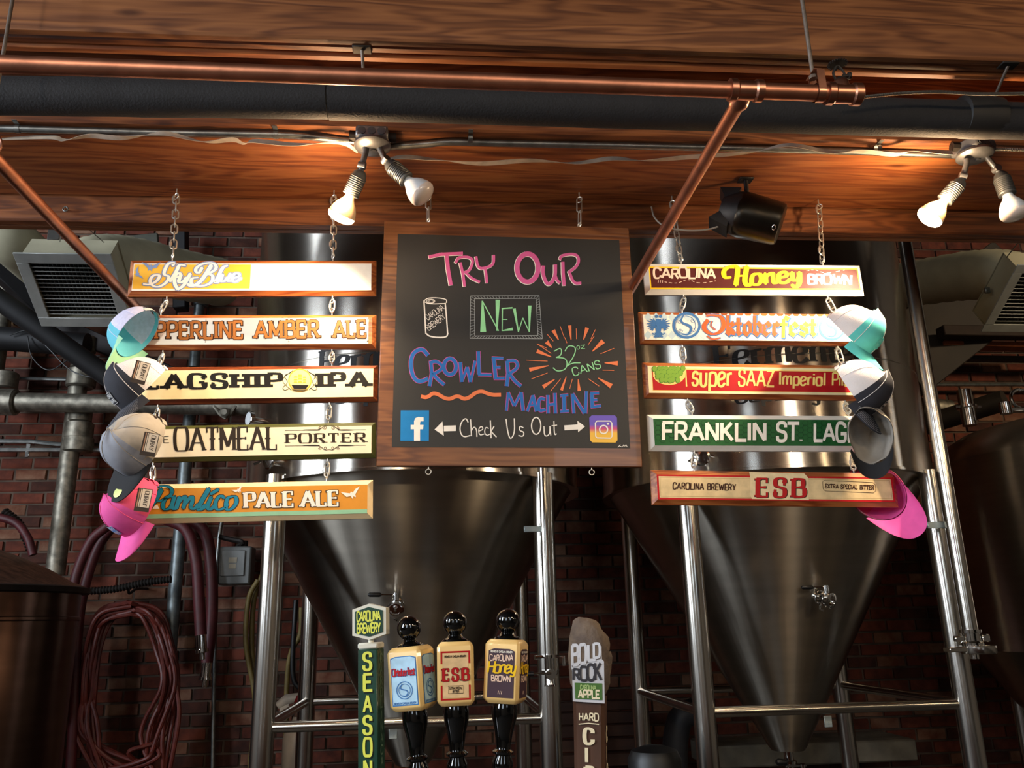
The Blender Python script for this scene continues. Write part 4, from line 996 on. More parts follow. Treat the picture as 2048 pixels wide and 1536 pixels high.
# ================================================================== hanging beer signs
DS = 2.6
m_signwood = wood('sign_oak', '7e3c18', 'a2562a', 'c07a40', 1.6, .42, coat=.15)
m_signdk = wood('sign_dark_wood', '52240f', '7a3b1c', '985026', 1.6, .4, coat=.2)
m_white = paint('gloss_white_paint', 'e6e2d8', .38); m_cream = paint('cream_paint', 'ecd9ac', .4)
m_olive = paint('olive_paint', '4d4f28', .45); m_palebev = paint('pale_cream_bevel', 'e8cfa2', .45)
m_plate = mat('brushed_sign_plate', 'cfcac0', .34, .85, noise=.06, nscale=4, stretch=(.3, 8, 8))
m_eye = mat('zinc_hardware', 'cfc9bd', .36, .75, noise=.08)
SIGN_T = .022
def sign(label, lt, lb, rt_, rb_, mt, bev=.016, face=None, group='beer signs', d=DS, bot=None, dl=0, dr=0, yawfix=None):
    l = PY((lt[0]+lb[0])/2, (lt[1]+lb[1])/2, d+dl); r = PY((rt_[0]+rb_[0])/2, (rt_[1]+rb_[1])/2, d+dr)
    H = ((PY(*lt, d+dl)-PY(*lb, d+dl)).length+(PY(*rt_, d+dr)-PY(*rb_, d+dr)).length)/2
    W = (r-l).length; mx = frame(l, r-l, (0, 0, 1)); mx = mx @ Matrix.Translation((0, 0, -H/2))
    S = thing('beer_sign', label, 'sign', mx, group)
    t = M(); o = [(0, 0), (W, 0), (W, H), (0, H)]; i_ = [(bev, bev), (W-bev, bev), (W-bev, H-bev), (bev, H-bev)]
    vs = [V((x, SIGN_T, z)) for x, z in o]+[V((x, bev*.8, z)) for x, z in o]+[V((x, 0, z)) for x, z in i_]
    fs = [(3, 2, 1, 0)]+[(k, (k+1) % 4, 4+(k+1) % 4, 4+k) for k in range(4)]+[(4+k, 4+(k+1) % 4, 8+(k+1) % 4, 8+k) for k in range(4)]+[(8, 9, 10, 11)]
    t.add(vs, fs); obj('board', t, mt, S, local=True)
    A_ = Art(mx, S)
    A_.W, A_.H, A_.b = W, H, bev
    if face is not None: panel(A_, face, bev*.98)
    return S, A_
def rectl(A_, x0, z0, x1, z1, mt, layer=0.5, name='face_panel'):
    t = A_.L.setdefault((mt.name, layer, name, 0), M()); t.flat = True; n = len(t.v)
    t.v += [V((x0, A_.y0-layer*.0004, z0)), V((x1, A_.y0-layer*.0004, z0)), V((x1, A_.y0-layer*.0004, z1)), V((x0, A_.y0-layer*.0004, z1))]; t.f.append([n, n+1, n+2, n+3])
def panel(A_, mt, ins, layer=.6): rectl(A_, ins, ins, A_.W-ins, A_.H-ins, mt, layer)
bird = [(-1, -.55), (-.55, -.2), (-.2, -.1), (0, -.25), (.15, -.05), (.5, -.35), (1.0, -.45), (.6, -.1), (.3, .15), (.25, .45), (.05, .25), (-.1, .5), (-.2, .15), (-.6, .1)]
def birdart(A_, c, s_, ang, mt, layer=2, flip=1):
    ca, sa = cos(ang), sin(ang); P = [(c[0]+(x*flip*ca-y*sa)*s_, c[1]+(x*flip*sa+y*ca)*s_) for x, y in bird]
    A_.fan(P, mt, layer, 'bird_print')
# --- left column
p_yel = paint('sky_yellow', 'e8b43c'); p_blue = paint('dusty_blue', '7d92bb'); p_wh = paint('print_white', 'f2ece0'); p_ink = paint('print_black', '15120f')
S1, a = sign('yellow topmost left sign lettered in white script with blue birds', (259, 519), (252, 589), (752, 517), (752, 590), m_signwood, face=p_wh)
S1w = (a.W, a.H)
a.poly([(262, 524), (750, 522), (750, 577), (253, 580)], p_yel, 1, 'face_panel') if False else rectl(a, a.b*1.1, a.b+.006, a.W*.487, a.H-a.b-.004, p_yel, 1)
birdart(a, (276, 548), 14, 1.15, p_blue, 3); birdart(a, (302, 534), 19, 0.05, p_blue, 3, -1)
def script(A_, strokes, w_, mt, mo, layer=4, grow=2.2, sh=(0, 0)):
    for st_ in strokes:
        ww = st_[0]*w_; P = bs(st_[1:], 3)
        def W(dx, dy, t, ww=ww): return (ww*(.38+.62*max(0, dy if dy > 0 else -dy)**1.3))
        A_.strip([(x+sh[0], y+sh[1]) for x, y in P], lambda dx, dy, t: W(dx, dy, t)+grow*2, mo, layer-1, 'lettering_outline')
        A_.strip(P, W, mt, layer, 'lettering')
        for e_ in (P[0], P[-1]): A_.disc(e_, ww*.22, mt, layer, 'lettering', 8); A_.disc((e_[0]+sh[0], e_[1]+sh[1]), ww*.22+grow, mo, layer-1, 'lettering_outline', 8)
def z8(pts, k=7.585, ox=240, oy=500): return [(ox+x/k, oy+y/k) for x, y in pts]
sky = [
 (1.0, *z8([(800, 240), (830, 190), (740, 200), (690, 280), (660, 380), (760, 400), (700, 510), (560, 580), (440, 500), (500, 380), (620, 380), (560, 480), (450, 530), (360, 520)])),
 (1.1, *z8([(990, 240), (900, 220), (860, 330), (760, 560 - 80)])), (1.0, *z8([(800, 440), (900, 330), (930, 400), (830, 420)])), (1.1, *z8([(830, 420), (830, 520), (880, 600)])),
 (1.1, *z8([(930, 370), (880, 500), (960, 490), (1010, 420)])), (1.1, *z8([(1070, 360), (1010, 480), (950, 560), (880, 600)])),
 (1.0, *z8([(1250, 270), (1190, 370), (1130, 300), (1240, 210), (1420, 190), (1480, 280), (1360, 360), (1290, 370)])),
 (1.3, *z8([(1390, 230), (1300, 380), (1210, 500), (1090, 560), (1030, 520)])), (1.0, *z8([(1290, 370), (1420, 380), (1400, 500), (1240, 560), (1080, 530), (1080, 430), (1180, 420)])),
 (1.1, *z8([(1630, 240), (1560, 260), (1480, 440), (1440, 490), (1480, 495), (1530, 440)])),
 (1.0, *z8([(1560, 370), (1520, 480), (1590, 480), (1630, 420)])), (1.0, *z8([(1680, 360), (1620, 480), (1700, 470)])),
 (1.0, *z8([(1690, 440), (1820, 400), (1800, 350), (1730, 360), (1690, 450), (1740, 500), (1840, 430)]))]
script(a, sky, 6.6, p_wh, p_blue, grow=2.0)
# the right half of the yellow sign: plain white face, the lamp's washed-out glare put into the colour
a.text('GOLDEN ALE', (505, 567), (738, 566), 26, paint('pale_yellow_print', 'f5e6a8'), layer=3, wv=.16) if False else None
a.done()
S2, a = sign('brushed metal plate sign in reddish wood frame reading of copper amber ale', (243, 629), (240, 697), (752, 627), (752, 696), m_signwood, bev=.013)
rectl(a, a.b*1.05, a.b*1.05, a.W-a.b*1.9, a.H-a.b*1.05, m_plate, .7)
p_cop = paint('copper_letters', '8a5526', .6); p_copo = paint('dark_brown_outline', '261208')
for w_, x0, x1, y0, y1 in (('COPPERLINE', 257, 485, 678, 676.5), ('AMBER', 511, 637, 676, 675), ('ALE', 668, 731, 675, 674)):
    text2(a, w_, (x0, y0), (x1, y1), 33, p_cop, p_copo, 1.3, wv=.19, wh=.15, serif=.05, sth=.1, gap=.2)
t = M()
for x, y in ((249, 684), (249, 643), (412, 640), (411, 683), (578, 639), (578, 682), (735, 637), (735, 681)):
    q = a.loc((x, y), 0); t.lathe([(.0035, 0), (.0028, .0018), (0, .0025)], (q.x, -.0004, q.z), (0, -1, 0), 10)
obj('screws', t, m_eye, S2, local=True)
a.done()
p_crm = paint('warm_cream_print', 'f0dfb0')
S3, a = sign('cream sign with heavy black slab letters and a small gold ship emblem', (244, 735), (243, 806), (755, 727), (755, 803), m_signdk, bev=.014, face=p_crm)
for w_, x0, x1, y0, y1 in (('FLAGSHIP', 248, 564, 778, 774), ('IPA', 634, 739, 774, 772)):
    a.text(w_, (x0+4, y0), (x1-4, y1), 27, p_ink, layer=2, wv=.4, wh=.17, serif=.13, sth=.2, gap=.34)
p_gold = paint('ship_gold', 'd9a53a'); p_gold2 = paint('pale_gold', 'f2d489')
a.disc((600, 761), 23.5, p_gold, 2, 'emblem', 30); a.disc((600, 761), 21, p_gold2, 3, 'emblem', 30)
for (sx_, h0, w_) in ((-9, 18, 8), (0, 22, 9), (9, 17, 7)):
    for k in range(3): a.poly([(600+sx_-w_/2, 768-h0*.85*k/3-2), (600+sx_+w_/2, 768-h0*.85*k/3-2), (600+sx_+w_/2-1, 768-h0*.85*(k+1)/3), (600+sx_-w_/2+1.5, 768-h0*.85*(k+1)/3)], p_gold, 4, 'emblem')
a.poly([(583, 770), (618, 770), (612, 778), (588, 778)], p_ink, 4, 'emblem')
for k in (0, 1, 2): a.line([(583+k*3, 780+k*1.2), (600, 779+k*2), (616-k*3, 780+k*1.2)], 1, p_ink, 4, 'emblem', 2)
for sg in (-1, 1):
    a.line([(600+sg*18, 745), (600+sg*34, 752), (600+sg*22, 764), (600+sg*36, 776), (600+sg*30, 782), (600+sg*20, 776)], 1.1, p_ink, 2, 'emblem', 3)
    a.line([(600+sg*14, 741), (600+sg*40, 760), (600+sg*18, 780)], 1.0, p_ink, 2, 'emblem', 3)
a.done()
p_por = paint('porter_cream', 'ebdfc0'); p_dkb = paint('dark_brown_print', '2b2014')
S4, a = sign('cream sign in olive green frame with tall western letters and scrollwork', (246, 852), (245, 924), (751, 843), (751, 914), m_olive, bev=.013, face=p_por)
a.text('CAROLINE', (252, 887), (339, 886), 13, p_dkb, layer=2, wv=.09) if False else a.text('NE', (309, 886), (338, 885.5), 13, p_dkb, layer=2, wv=.1, gap=.25)
a.text('OATMEAL', (350, 901), (553, 899), 45, p_dkb, layer=2, wv=.2, wh=.055, serif=.045, sth=.05, gap=.17, spur=.05)
a.text('PORTER', (573, 886), (730, 884), 18, p_dkb, layer=2, wv=.3, wh=.08, serif=.12, sth=.07, gap=.3)
for sg, yc in ((-1, 860), (1, 891)):
    a.line([(570, yc+1), (640, yc+.2)], .9, p_dkb, 2, 'scrollwork'); a.line([(676, yc), (732, yc-.5)], .9, p_dkb, 2, 'scrollwork')
    a.line([(606, yc), (628, yc), (640, yc)], 2.6, p_dkb, 2, 'scrollwork', 2, 1); a.line([(675, yc), (688, yc), (708, yc)], 2.6, p_dkb, 2, 'scrollwork', 2, 1)
    for q in (-1, 1):
        for (bx, r_) in ((8, 4), (18, 3.2)):
            cx = 658+q*bx; a.strip([(cx+q*(r_*(1-k/22))*cos(k*.45), yc+sg*5+(r_*(1-k/22))*sin(k*.45)) for k in range(18)], .9, p_dkb, 2, 'scrollwork')
        a.line([(658, yc+sg*8), (658+q*8, yc+sg*10), (658+q*16, yc+sg*2), (658+q*26, yc)], 1, p_dkb, 2, 'scrollwork', 3)
a.done()
p_or = paint('amber_orange_print', 'd8912f'); p_teal = paint('script_teal', '1e86a8'); p_sea = paint('sea_green', '8fc4a0')
S5, a = sign('orange bottom left sign with teal script, white letters and a gull', (252, 968), (249, 1048), (746, 959), (744, 1035), m_palebev, bev=.016, face=p_or)
rectl(a, a.b, a.b*.9, a.W-a.b, a.b+.011, p_sea, 1, 'sea_band')
def z4(pts, k=4.2667, ox=280, oy=940): return [(ox+x/k, oy+y/k) for x, y in pts]
p_tko = paint('deep_outline', '3a2c20')
pam = [(1.5, *z4([(185, 165), (150, 230), (110, 290), (60, 335)])), (1.0, *z4([(90, 200), (100, 150), (250, 130), (290, 200), (180, 270), (130, 260)])),
 (1.1, *z4([(290, 230), (230, 220), (190, 300), (210, 345), (270, 320), (290, 240)])), (1.1, *z4([(300, 225), (270, 310), (290, 340), (320, 320)])),
 (1.2, *z4([(340, 230), (310, 330)])), (1.1, *z4([(320, 290), (390, 210), (390, 260), (370, 330)])), (1.1, *z4([(385, 290), (450, 210), (450, 270), (430, 320), (460, 340), (500, 290)])),
 (1.4, *z4([(590, 160), (530, 260), (490, 340), (530, 335), (560, 300)])), (1.2, *z4([(610, 230), (570, 320), (600, 345), (640, 300)])), (1.3, *z4([(668, 168), (605, 205)])),
 (1.1, *z4([(720, 240), (690, 210), (640, 270), (650, 345), (720, 330), (750, 290)])), (1.1, *z4([(790, 225), (740, 240), (730, 340), (780, 340), (830, 280), (820, 225), (780, 225)]))]
script(a, pam, 7.0, p_teal, p_tko, grow=1.3)
text2(a, 'PALE', (490, 1015.5), (586, 1013.5), 30, p_wh, p_tko, 1.1, wv=.28, wh=.09, serif=.05, sth=.08, gap=.22)
text2(a, 'ALE', (604, 1013), (676, 1011.5), 30, p_wh, p_tko, 1.1, wv=.28, wh=.09, serif=.05, sth=.08, gap=.22)
birdart(a, (704, 988), 20, -.35, p_wh, 3); birdart(a, (477, 980), 12, -.5, p_wh, 3)
a.poly([(305, 1018), (319, 1017.5), (315, 1010), (309, 1011)], p_wh, 2, 'sail_print')
a.done()
# --- right column
p_mar = paint('maroon_print', '4e1713'); p_hy = paint('honey_yellow', 'f0c31c'); p_pink = paint('pale_pink_print', 'e9c9b4')
S6, a = sign('maroon topmost right sign with white frame and fat yellow script', (1296, 527), (1284, 584), (1722, 527), (1732, 590), m_white, bev=.016, face=p_hy)
rectl(a, a.b+.004, a.b+.005, a.W-a.b-.004, a.H-a.b-.005, p_mar, 1.2)
a.text('CAROLINA', (1308, 556), (1430, 556), 19, p_pink, layer=3, wv=.22, wh=.18, gap=.12, jit=.08, seed=3)
a.text('BROWN', (1616, 567), (1702, 569), 19, p_wh, layer=3, wv=.24, wh=.2, gap=.12, jit=.08, seed=4)
def zh(pts, k=4.096, ox=1260, oy=500): return [(ox+x/k, oy+y/k) for x, y in pts]
hon = [(1.4, *zh([(820, 225), (775, 230), (760, 175), (810, 135), (880, 130), (880, 190), (865, 290)])), (1.5, *zh([(955, 135), (945, 200), (935, 260), (960, 300), (1000, 270)])), (.9, *zh([(870, 215), (945, 210)])),
 (1.3, *zh([(1060, 195), (1000, 200), (990, 280), (1050, 290), (1080, 240), (1060, 195)])), (1.5, *zh([(1105, 195), (1110, 275)])), (1.3, *zh([(1110, 220), (1170, 180), (1170, 230), (1175, 275), (1210, 265)])),
 (1.3, *zh([(1215, 230), (1290, 215), (1270, 175), (1215, 195), (1215, 265), (1270, 275), (1310, 240)])), (1.4, *zh([(1325, 185), (1330, 250), (1370, 250), (1385, 220)])), (1.5, *zh([(1385, 185), (1390, 270), (1360, 310), (1325, 290)]))]
script(a, hon, 6.6, p_hy, p_hy, grow=.6)
def dashes(A_, pts, mt, n=12, w_=1.1, layer=3):
    P = bs(pts, 4); k = len(P)
    for i in range(n):
        a0 = int(i*k/n); a1 = int((i+.55)*k/n); A_.strip(P[a0:a1+1], w_, mt, layer, 'dashes') if a1 > a0 else None
dashes(a, [(1328, 564), (1355, 568), (1375, 557), (1395, 568), (1432, 562)], p_pink)
dashes(a, [(1613, 542), (1630, 539), (1650, 548), (1690, 540)], p_pink, 8)
for i in range(3): a.line([(1317+i*4, 561), (1316+i*4.2, 566)], 1.2, p_pink, 3, 'bee_print')
a.disc((1320, 556.5), 2, p_mar, 4, 'bee_print', 8)
a.done()
p_ow = paint('checked_white', 'ece6d6'); p_ob = paint('bavarian_blue', '3d6ea6'); p_lb = paint('pale_lozenge_blue', 'b9ccd2'); p_oo = paint('flame_orange', 'df5a28'); p_oy = paint('flame_yellow', 'eeb52f')
S7, a = sign('white and blue lozenge patterned sign with orange blackletter word and an eagle', (1278, 622), (1282, 686), (1728, 627), (1735, 690), m_signwood, bev=.013, face=p_ow)
for i in range(27):
    for j in range(3):
        cx = 1296+i*16+(8 if j % 2 else 0); cy = 634+j*18+(i*.15)
        a.poly([(cx-8, cy), (cx, cy-9), (cx+8, cy), (cx, cy+9)][:4], p_lb, 1, 'lozenges') if 632 <= cy-0 <= 672 and j != 1 else a.poly([(cx-7, cy), (cx, cy-8), (cx+7, cy), (cx, cy+8)], p_lb, 1, 'lozenges') if False else None
# eagle: body, head, spread feathered wings, tail
ex, ey = 1317, 652
a.fan([(ex-5, ey-14), (ex+5, ey-14), (ex+7, ey), (ex+4, ey+14), (ex-4, ey+14), (ex-7, ey)], p_ob, 3, 'eagle_print')
a.disc((ex-4, ey-19), 3.2, p_ob, 3, 'eagle_print', 10); a.disc((ex+4, ey-19), 3.2, p_ob, 3, 'eagle_print', 10)
for sg in (-1, 1):
    for k in range(8):
        an = -1.3+k*.34; L_ = 20-abs(k-2)*1.6
        a.line([(ex+sg*3, ey-8+k*1.5), (ex+sg*(9+k*.3), ey-10+k*2), (ex+sg*(6+L_*cos(an)), ey+L_*sin(an)*.95)], 3.0, p_ob, 3, 'eagle_print', 2, .8)
    a.line([(ex+sg*3, ey+12), (ex+sg*9, ey+18), (ex+sg*12, ey+14)], 2, p_ob, 3, 'eagle_print', 2)
for k in range(5): a.line([(ex, ey+10), (ex+(k-2)*4, ey+23)], 3, p_ob, 3, 'eagle_print', 0)
def orn(A_, cx, cy, k=1, mt=p_ob):
    A_.ring((cx, cy), 26*k, 5*k, mt, 2, 'ornament', 24*k); A_.ring((cx-2, cy), 20*k, 1*k, mt, 2, 'ornament', 19*k)
    A_.strip(bs([(cx-4*k, cy-24*k), (cx-14*k, cy-6*k), (cx+12*k, cy+2*k), (cx+4*k, cy+20*k), (cx-10*k, cy+16*k)], 3), lambda dx, dy, t: 1+5*k*(1-abs(2*t-1)), mt, 2, 'ornament')
    for q in ((-14, -8), (12, -10), (-12, 10), (14, 8)):
        A_.strip([(cx+q[0]*k+5*k*(1-i/16)*cos(i*.6), cy+q[1]*k+5*k*(1-i/16)*sin(i*.6)) for i in range(14)], .9, mt, 2, 'ornament')
orn(a, 1373, 651); orn(a, 1664, 656, .95)
def okt(mt, ly, grow, sh, nm, words):
    for w_, x0, x1, y0, y1, h_ in words:
        a.text(w_, (x0, y0), (x1, y1), h_, mt, layer=ly, nib=.75, wv=.24, gap=.13, glyphs=BL, grow=grow, shift=sh, name=nm)
wA = (('ktober', 1452, 1556, 668, 669, 35),); wB = (('fest', 1562, 1632, 669.5, 670, 35),)
okt(p_ob, 3, 1.3, (1.2, 1.0), 'lettering_shadow', wA+wB); okt(p_oo, 4, 0, (0, 0), 'lettering', wA[:1]); okt(p_oy, 4, 0, (0, 0), 'lettering', wB)
for mt_, gr_, ly_, dx_ in ((p_ob, 1.2, 3, 1.2), (p_oo, 0, 4, 0)):
    P = bs([(1416+dx_, 640), (1404+dx_, 656), (1424+dx_, 672), (1448+dx_, 660), (1446+dx_, 634), (1424+dx_, 630), (1412+dx_, 632)], 3)
    a.strip(P, lambda dx, dy, t: 3+6*abs(dy)+gr_*2, mt_, ly_, 'lettering' if gr_ == 0 else 'lettering_shadow')
    P = bs([(1424+dx_, 642), (1420+dx_, 652), (1430+dx_, 660)], 3); a.strip(P, 2+gr_, mt_, ly_, 'lettering' if gr_ == 0 else 'lettering_shadow')
    P = bs([(1414+dx_, 672), (1424+dx_, 680), (1440+dx_, 676)], 3); a.strip(P, 2.5+gr_, mt_, ly_, 'lettering' if gr_ == 0 else 'lettering_shadow')
a.done()
p_red = paint('pilsner_red', 'b4141b'); p_ly = paint('light_yellow_print', 'f3d37a'); p_g1 = paint('hop_green', '7da63a'); p_g2 = paint('hop_green_dark', '4f7f2c')
S8, a = sign('red and yellow sign with a heap of green hops at its left end', (1286, 724), (1290, 793), (1742, 729), (1747, 800), m_signwood, bev=.015, face=p_crm)
rectl(a, a.b+.012, a.b+.0075, a.W-a.b-.008, a.H-a.b-.0075, p_ly, 1.0); rectl(a, a.b+.014, a.b+.0095, a.W-a.b-.010, a.H-a.b-.0115, p_red, 1.6)
a.line([(1371, 737), (1373, 773)], 2.6, p_ly, 2, 'divider')
P = [(1304, 738)]+[(1336+32*cos(t_), 752+17*sin(t_)) for t_ in [pi-(pi*k/14) for k in range(15)]]+[(1370, 738)]
a.poly([(1306, 733), (1370, 734), (1370, 756), (1306, 754)], p_ly, 2, 'hops_ground')
a.fan([(1338+31*cos(t_), 752+18*sin(t_)) for t_ in [2*pi*k/24 for k in range(24)]], p_ly, 2.4, 'hops_ground')
rnd = random.Random(11)
for j in range(4):
    for i in range(8-j if j > 1 else 8):
        cx = 1309+i*8+(4 if j % 2 else 0)+(j*3 if j > 1 else 0)+rnd.uniform(-1.5, 1.5); cy = 738+j*7.5+rnd.uniform(-1, 1)
        if (cx-1338)**2/31**2+(max(0, cy-750))**2/17**2 > 1: continue
        a.disc((cx, cy), 5.4, p_g2, 3+j*.3, 'hops_print', 10, 6.4); a.disc((cx+.5, cy-.5), 4.5, p_g1, 3.15+j*.3, 'hops_print', 10, 5.5)
a.text('super', (1384, 770), (1463, 772), 36*1.12, p_ly, layer=3, wv=.19, wh=.12, gap=.16)
a.text('SAAZ', (1477, 771), (1546, 773), 31, p_ly, layer=3, wv=.2, wh=.13, gap=.2)
a.text('Imperial', (1558, 769), (1650, 771), 25, p_ly, layer=3, wv=.2, wh=.14, gap=.16)
a.text('Pilsner', (1664, 771), (1728, 772.5), 25, p_ly, layer=3, wv=.2, wh=.14, gap=.16)
a.done()
p_grn = paint('lager_green', '1d5a2c'); p_grn2 = paint('hexagon_line_green', '0f3f20')
S9, a = sign('green hexagon patterned sign with white frame and plain white capitals', (1295, 828), (1301, 900), (1742, 830), (1746, 902), m_white, bev=.017, face=p_grn)
for i in range(48):
    for j in range(5):
        cx = 1316+i*9.2; cy = 846+j*9.4+(5.3 if i % 2 else 0)
        if cy > 883 or cx > 1728: continue
        a.strip([(cx+6*cos(pi*q/3), cy+6*sin(pi*q/3)) for q in range(6)], .7, p_grn2, 1.2, 'hexagon_pattern', True)
a.text('FRANKLIN', (1325, 880), (1531, 881), 34.5, p_wh, layer=3, wv=.2, gap=.17); a.text('ST.', (1554, 881), (1604, 881.5), 34.5, p_wh, layer=3, wv=.2, gap=.14); a.text('LAGER', (1628, 881.5), (1734, 882.5), 34.5, p_wh, layer=3, wv=.2, gap=.17)
a.done()
p_tan = paint('marbled_tan', 'd9c091', .45, .12); p_tan2 = paint('marbled_tan_light', 'e2cda2', .45, .12); p_brn2 = paint('bitter_brown', '3a1c10')
S10, a = sign('bottom right sign with red border, tan marbled ground and big red initials', (1302, 938), (1307, 1009), (1795, 946), (1799, 1013), m_signwood, bev=.0165, face=p_red)
rectl(a, a.b+.006, a.b+.0055, a.W-a.b-.006, a.H-a.b-.0055, p_tan, 1.2)
rectl(a, a.b+.0095, a.b+.009, a.W-a.b-.0095, a.H-a.b-.009, paint('thin_rule', 'a98f52'), 1.5); rectl(a, a.b+.0105, a.b+.010, a.W-a.b-.0105, a.H-a.b-.010, p_tan, 1.8)
a.fan([(1498, 944), (1608, 947), (1616, 955), (1616, 990), (1618, 1000), (1504, 998), (1500, 990), (1500, 953)], p_tan2, 2.2, 'centre_panel')
text2(a, 'ESB', (1513, 993), (1607, 994), 36, p_red, p_tko, .7, wv=.26, wh=.1, serif=.05, sth=.08, gap=.42, oshift=(.9, .6))
a.text('CAROLINA BREWERY', (1346, 978), (1471, 981), 12.5, p_brn2, layer=3, wv=.26, wh=.16, gap=.22)
a.text('EXTRA SPECIAL BITTER', (1650, 976.5), (1747, 979.5), 8.5, p_brn2, layer=3, wv=.26, wh=.18, serif=.06, sth=.16, gap=.24)
q = [(1647, 961), (1745, 965), (1750, 969), (1751, 982), (1747, 986), (1650, 982), (1646, 978), (1645, 964)]; a.strip(q, .9, p_brn2, 2.6, 'label_border', True)
a.done()

# ------------------------------------------------------------------ eyes, quick links and chains
def eye_mesh(p, r=.009, wr=.0022, up=1, shank=.012, yaw=.9):
    t = M(); ax = (cos(yaw), sin(yaw), 0); e1 = (-sin(yaw), cos(yaw), 0)
    t.torus(p, r, wr, ax, 16, 6, e1=e1); t.cyl(V(p)+V((0, 0, up*r)), V(p)+V((0, 0, up*(r+shank))), wr, 8); return t
def link_mesh(a, b, w_=.008, wr=.0022, ang=0, nut=False):
    a, b = V(a), V(b); ax = (b-a).normalized(); L = (b-a).length
    s1 = ax.orthogonal().normalized(); s1 = Matrix.Rotation(ang, 3, ax) @ s1; P = []
    n = 8
    for i in range(n+1): th = pi*i/n; P.append(b+ax*(w_*sin(th)-w_)+s1*w_*cos(th))
    for i in range(n+1): th = pi+pi*i/n; P.append(a+ax*(w_*sin(th)+w_)+s1*w_*cos(th))
    t = M().tube(P, wr, 6, closed=True)
    if nut: c = (a+b)/2+s1*w_; t.cyl(c-ax*.007, c+ax*.007, wr*1.9, 6)
    return t
def sign_at(S, px, py, top):
    """point on the top / bottom edge of a sign near the given pixel"""
    mx = WM[S.name]; return mx
def chain(label, p0, p1, nlinks, group='sign chains', name='hanging_chain', hook=True, cat='chain', w_=.0095):
    """links from upper point p0 down to p1"""
    T = thing(name, label, cat, p1, group)
    if hook: obj('screw_hook', eye_mesh(p0+V((0, 0, -.001)), .0105, .0024, 1, max(.012, zB-.001-p0.z-.0105)), m_eye, T)
    d = (p1-p0); L = d.length/nlinks; dn = d.normalized()
    for i in range(nlinks):
        a = p0+dn*(i*L-.004); b = p0+dn*((i+1)*L+.004)
        j = V((random.uniform(-.0012, .0012), random.uniform(-.001, .001), 0))
        obj('link', link_mesh(a+j, b+j, w_, .0027, (i % 2)*pi/2+.5, nut=(i in (nlinks-2, 0) and nlinks > 3)), m_eye, T)
    return T
def anchor(S, px, py, top):
    """fix a screw eye to a sign edge; returns the eye centre (world)"""
    mx = WM[S.name]; r = ray(px, py); r_ = r*(DS/r.y); p = CAM+r*((DS+SIGN_T*.6)/r.y); q = mx.inverted() @ p
    W, H = DIM[S.name]; z = H if top else 0; sg = 1 if top else -1
    e_ = V((q.x, SIGN_T*.62, z+sg*.017)); w_ = mx @ e_
    t = M(); t.torus(e_, .0085, .0021, (.8, .6, 0), 16, 6, e1=(-.6, .8, 0)); t.cyl(V((q.x, SIGN_T*.62, z-sg*.004)), V((q.x, SIGN_T*.62, z+sg*.009)), .0021, 8)
    obj('screw_eye', t, m_eye, S, local=True); return w_
DIM = {}
for S in (S1, S2, S3, S4, S5, S6, S7, S8, S9, S10):
    bo = [c for c in bpy.data.objects if c.parent == S and c.name.startswith('board')][0]
    DIM[S.name] = (max(v.co.x for v in bo.data.vertices), max(v.co.z for v in bo.data.vertices))
def hookp(px, py): return PZ(px, py, zB-.03)
cols = [
 ([S1, S2, S3, S4, S5], [[(345, 517), (334, 590), (322, 628), (326, 700), (320, 735), (316, 806), (312, 850), (307, 921), (306, 962)], [(666, 517), (665, 591), (664, 627), (664, 697), (664, 729), (659, 803), (657, 846), (655, 915), (653, 961)]], [(353, 392), (668, 395)], ['left', 'right'], 'left'),
 ([S6, S7, S8, S9, S10], [[(1362, 525), (1366, 583), (1364, 624), (1364, 688), (1368, 726), (1375, 795), (1384, 828), (1389, 902), (1388, 940)], [(1645, 525), (1655, 590), (1668, 626), (1675, 690), (1684, 730), (1690, 798), (1698, 832), (1704, 902), (1708, 944)]], [(1345, 406), (1638, 413)], ['left', 'right'], 'right')]
ordn = ['topmost', 'second', 'third', 'fourth', 'bottom']
EY = {}
for (SS, sides, hooks, sn, cn) in cols:
    for si in range(2):
        pl_ = sides[si]; e_ = anchor(SS[0], *pl_[0], True); h_ = hookp(*hooks[si])
        chain('long %s-hand chain from the beam to the topmost sign of the %s column' % (sn[si], cn), h_, e_, 8)
        for k in range(4):
            a_ = anchor(SS[k], *pl_[1+2*k], False); b_ = anchor(SS[k+1], *pl_[2+2*k], True)
            T = thing('chain_link', '%s-end link between the %s and %s signs of the %s column' % (sn[si], ordn[k], ordn[k+1], cn), 'chain', b_, 'links between signs')
            L_ = (b_-a_).length; dn = (b_-a_).normalized(); EY[(cn, si, k)] = (a_, b_)
            if L_ > .045:
                m_ = a_.lerp(b_, .62)
                obj('quick_link', link_mesh(a_-dn*.004, m_+dn*.003, .0085, .0023, 1.2, True), m_eye, T); obj('link', link_mesh(m_-dn*.003, b_+dn*.004, .007, .0022, 2.6), m_eye, T)
            else: obj('quick_link', link_mesh(a_-dn*.004, b_+dn*.004, .0085, .0023, 1.2, True), m_eye, T)

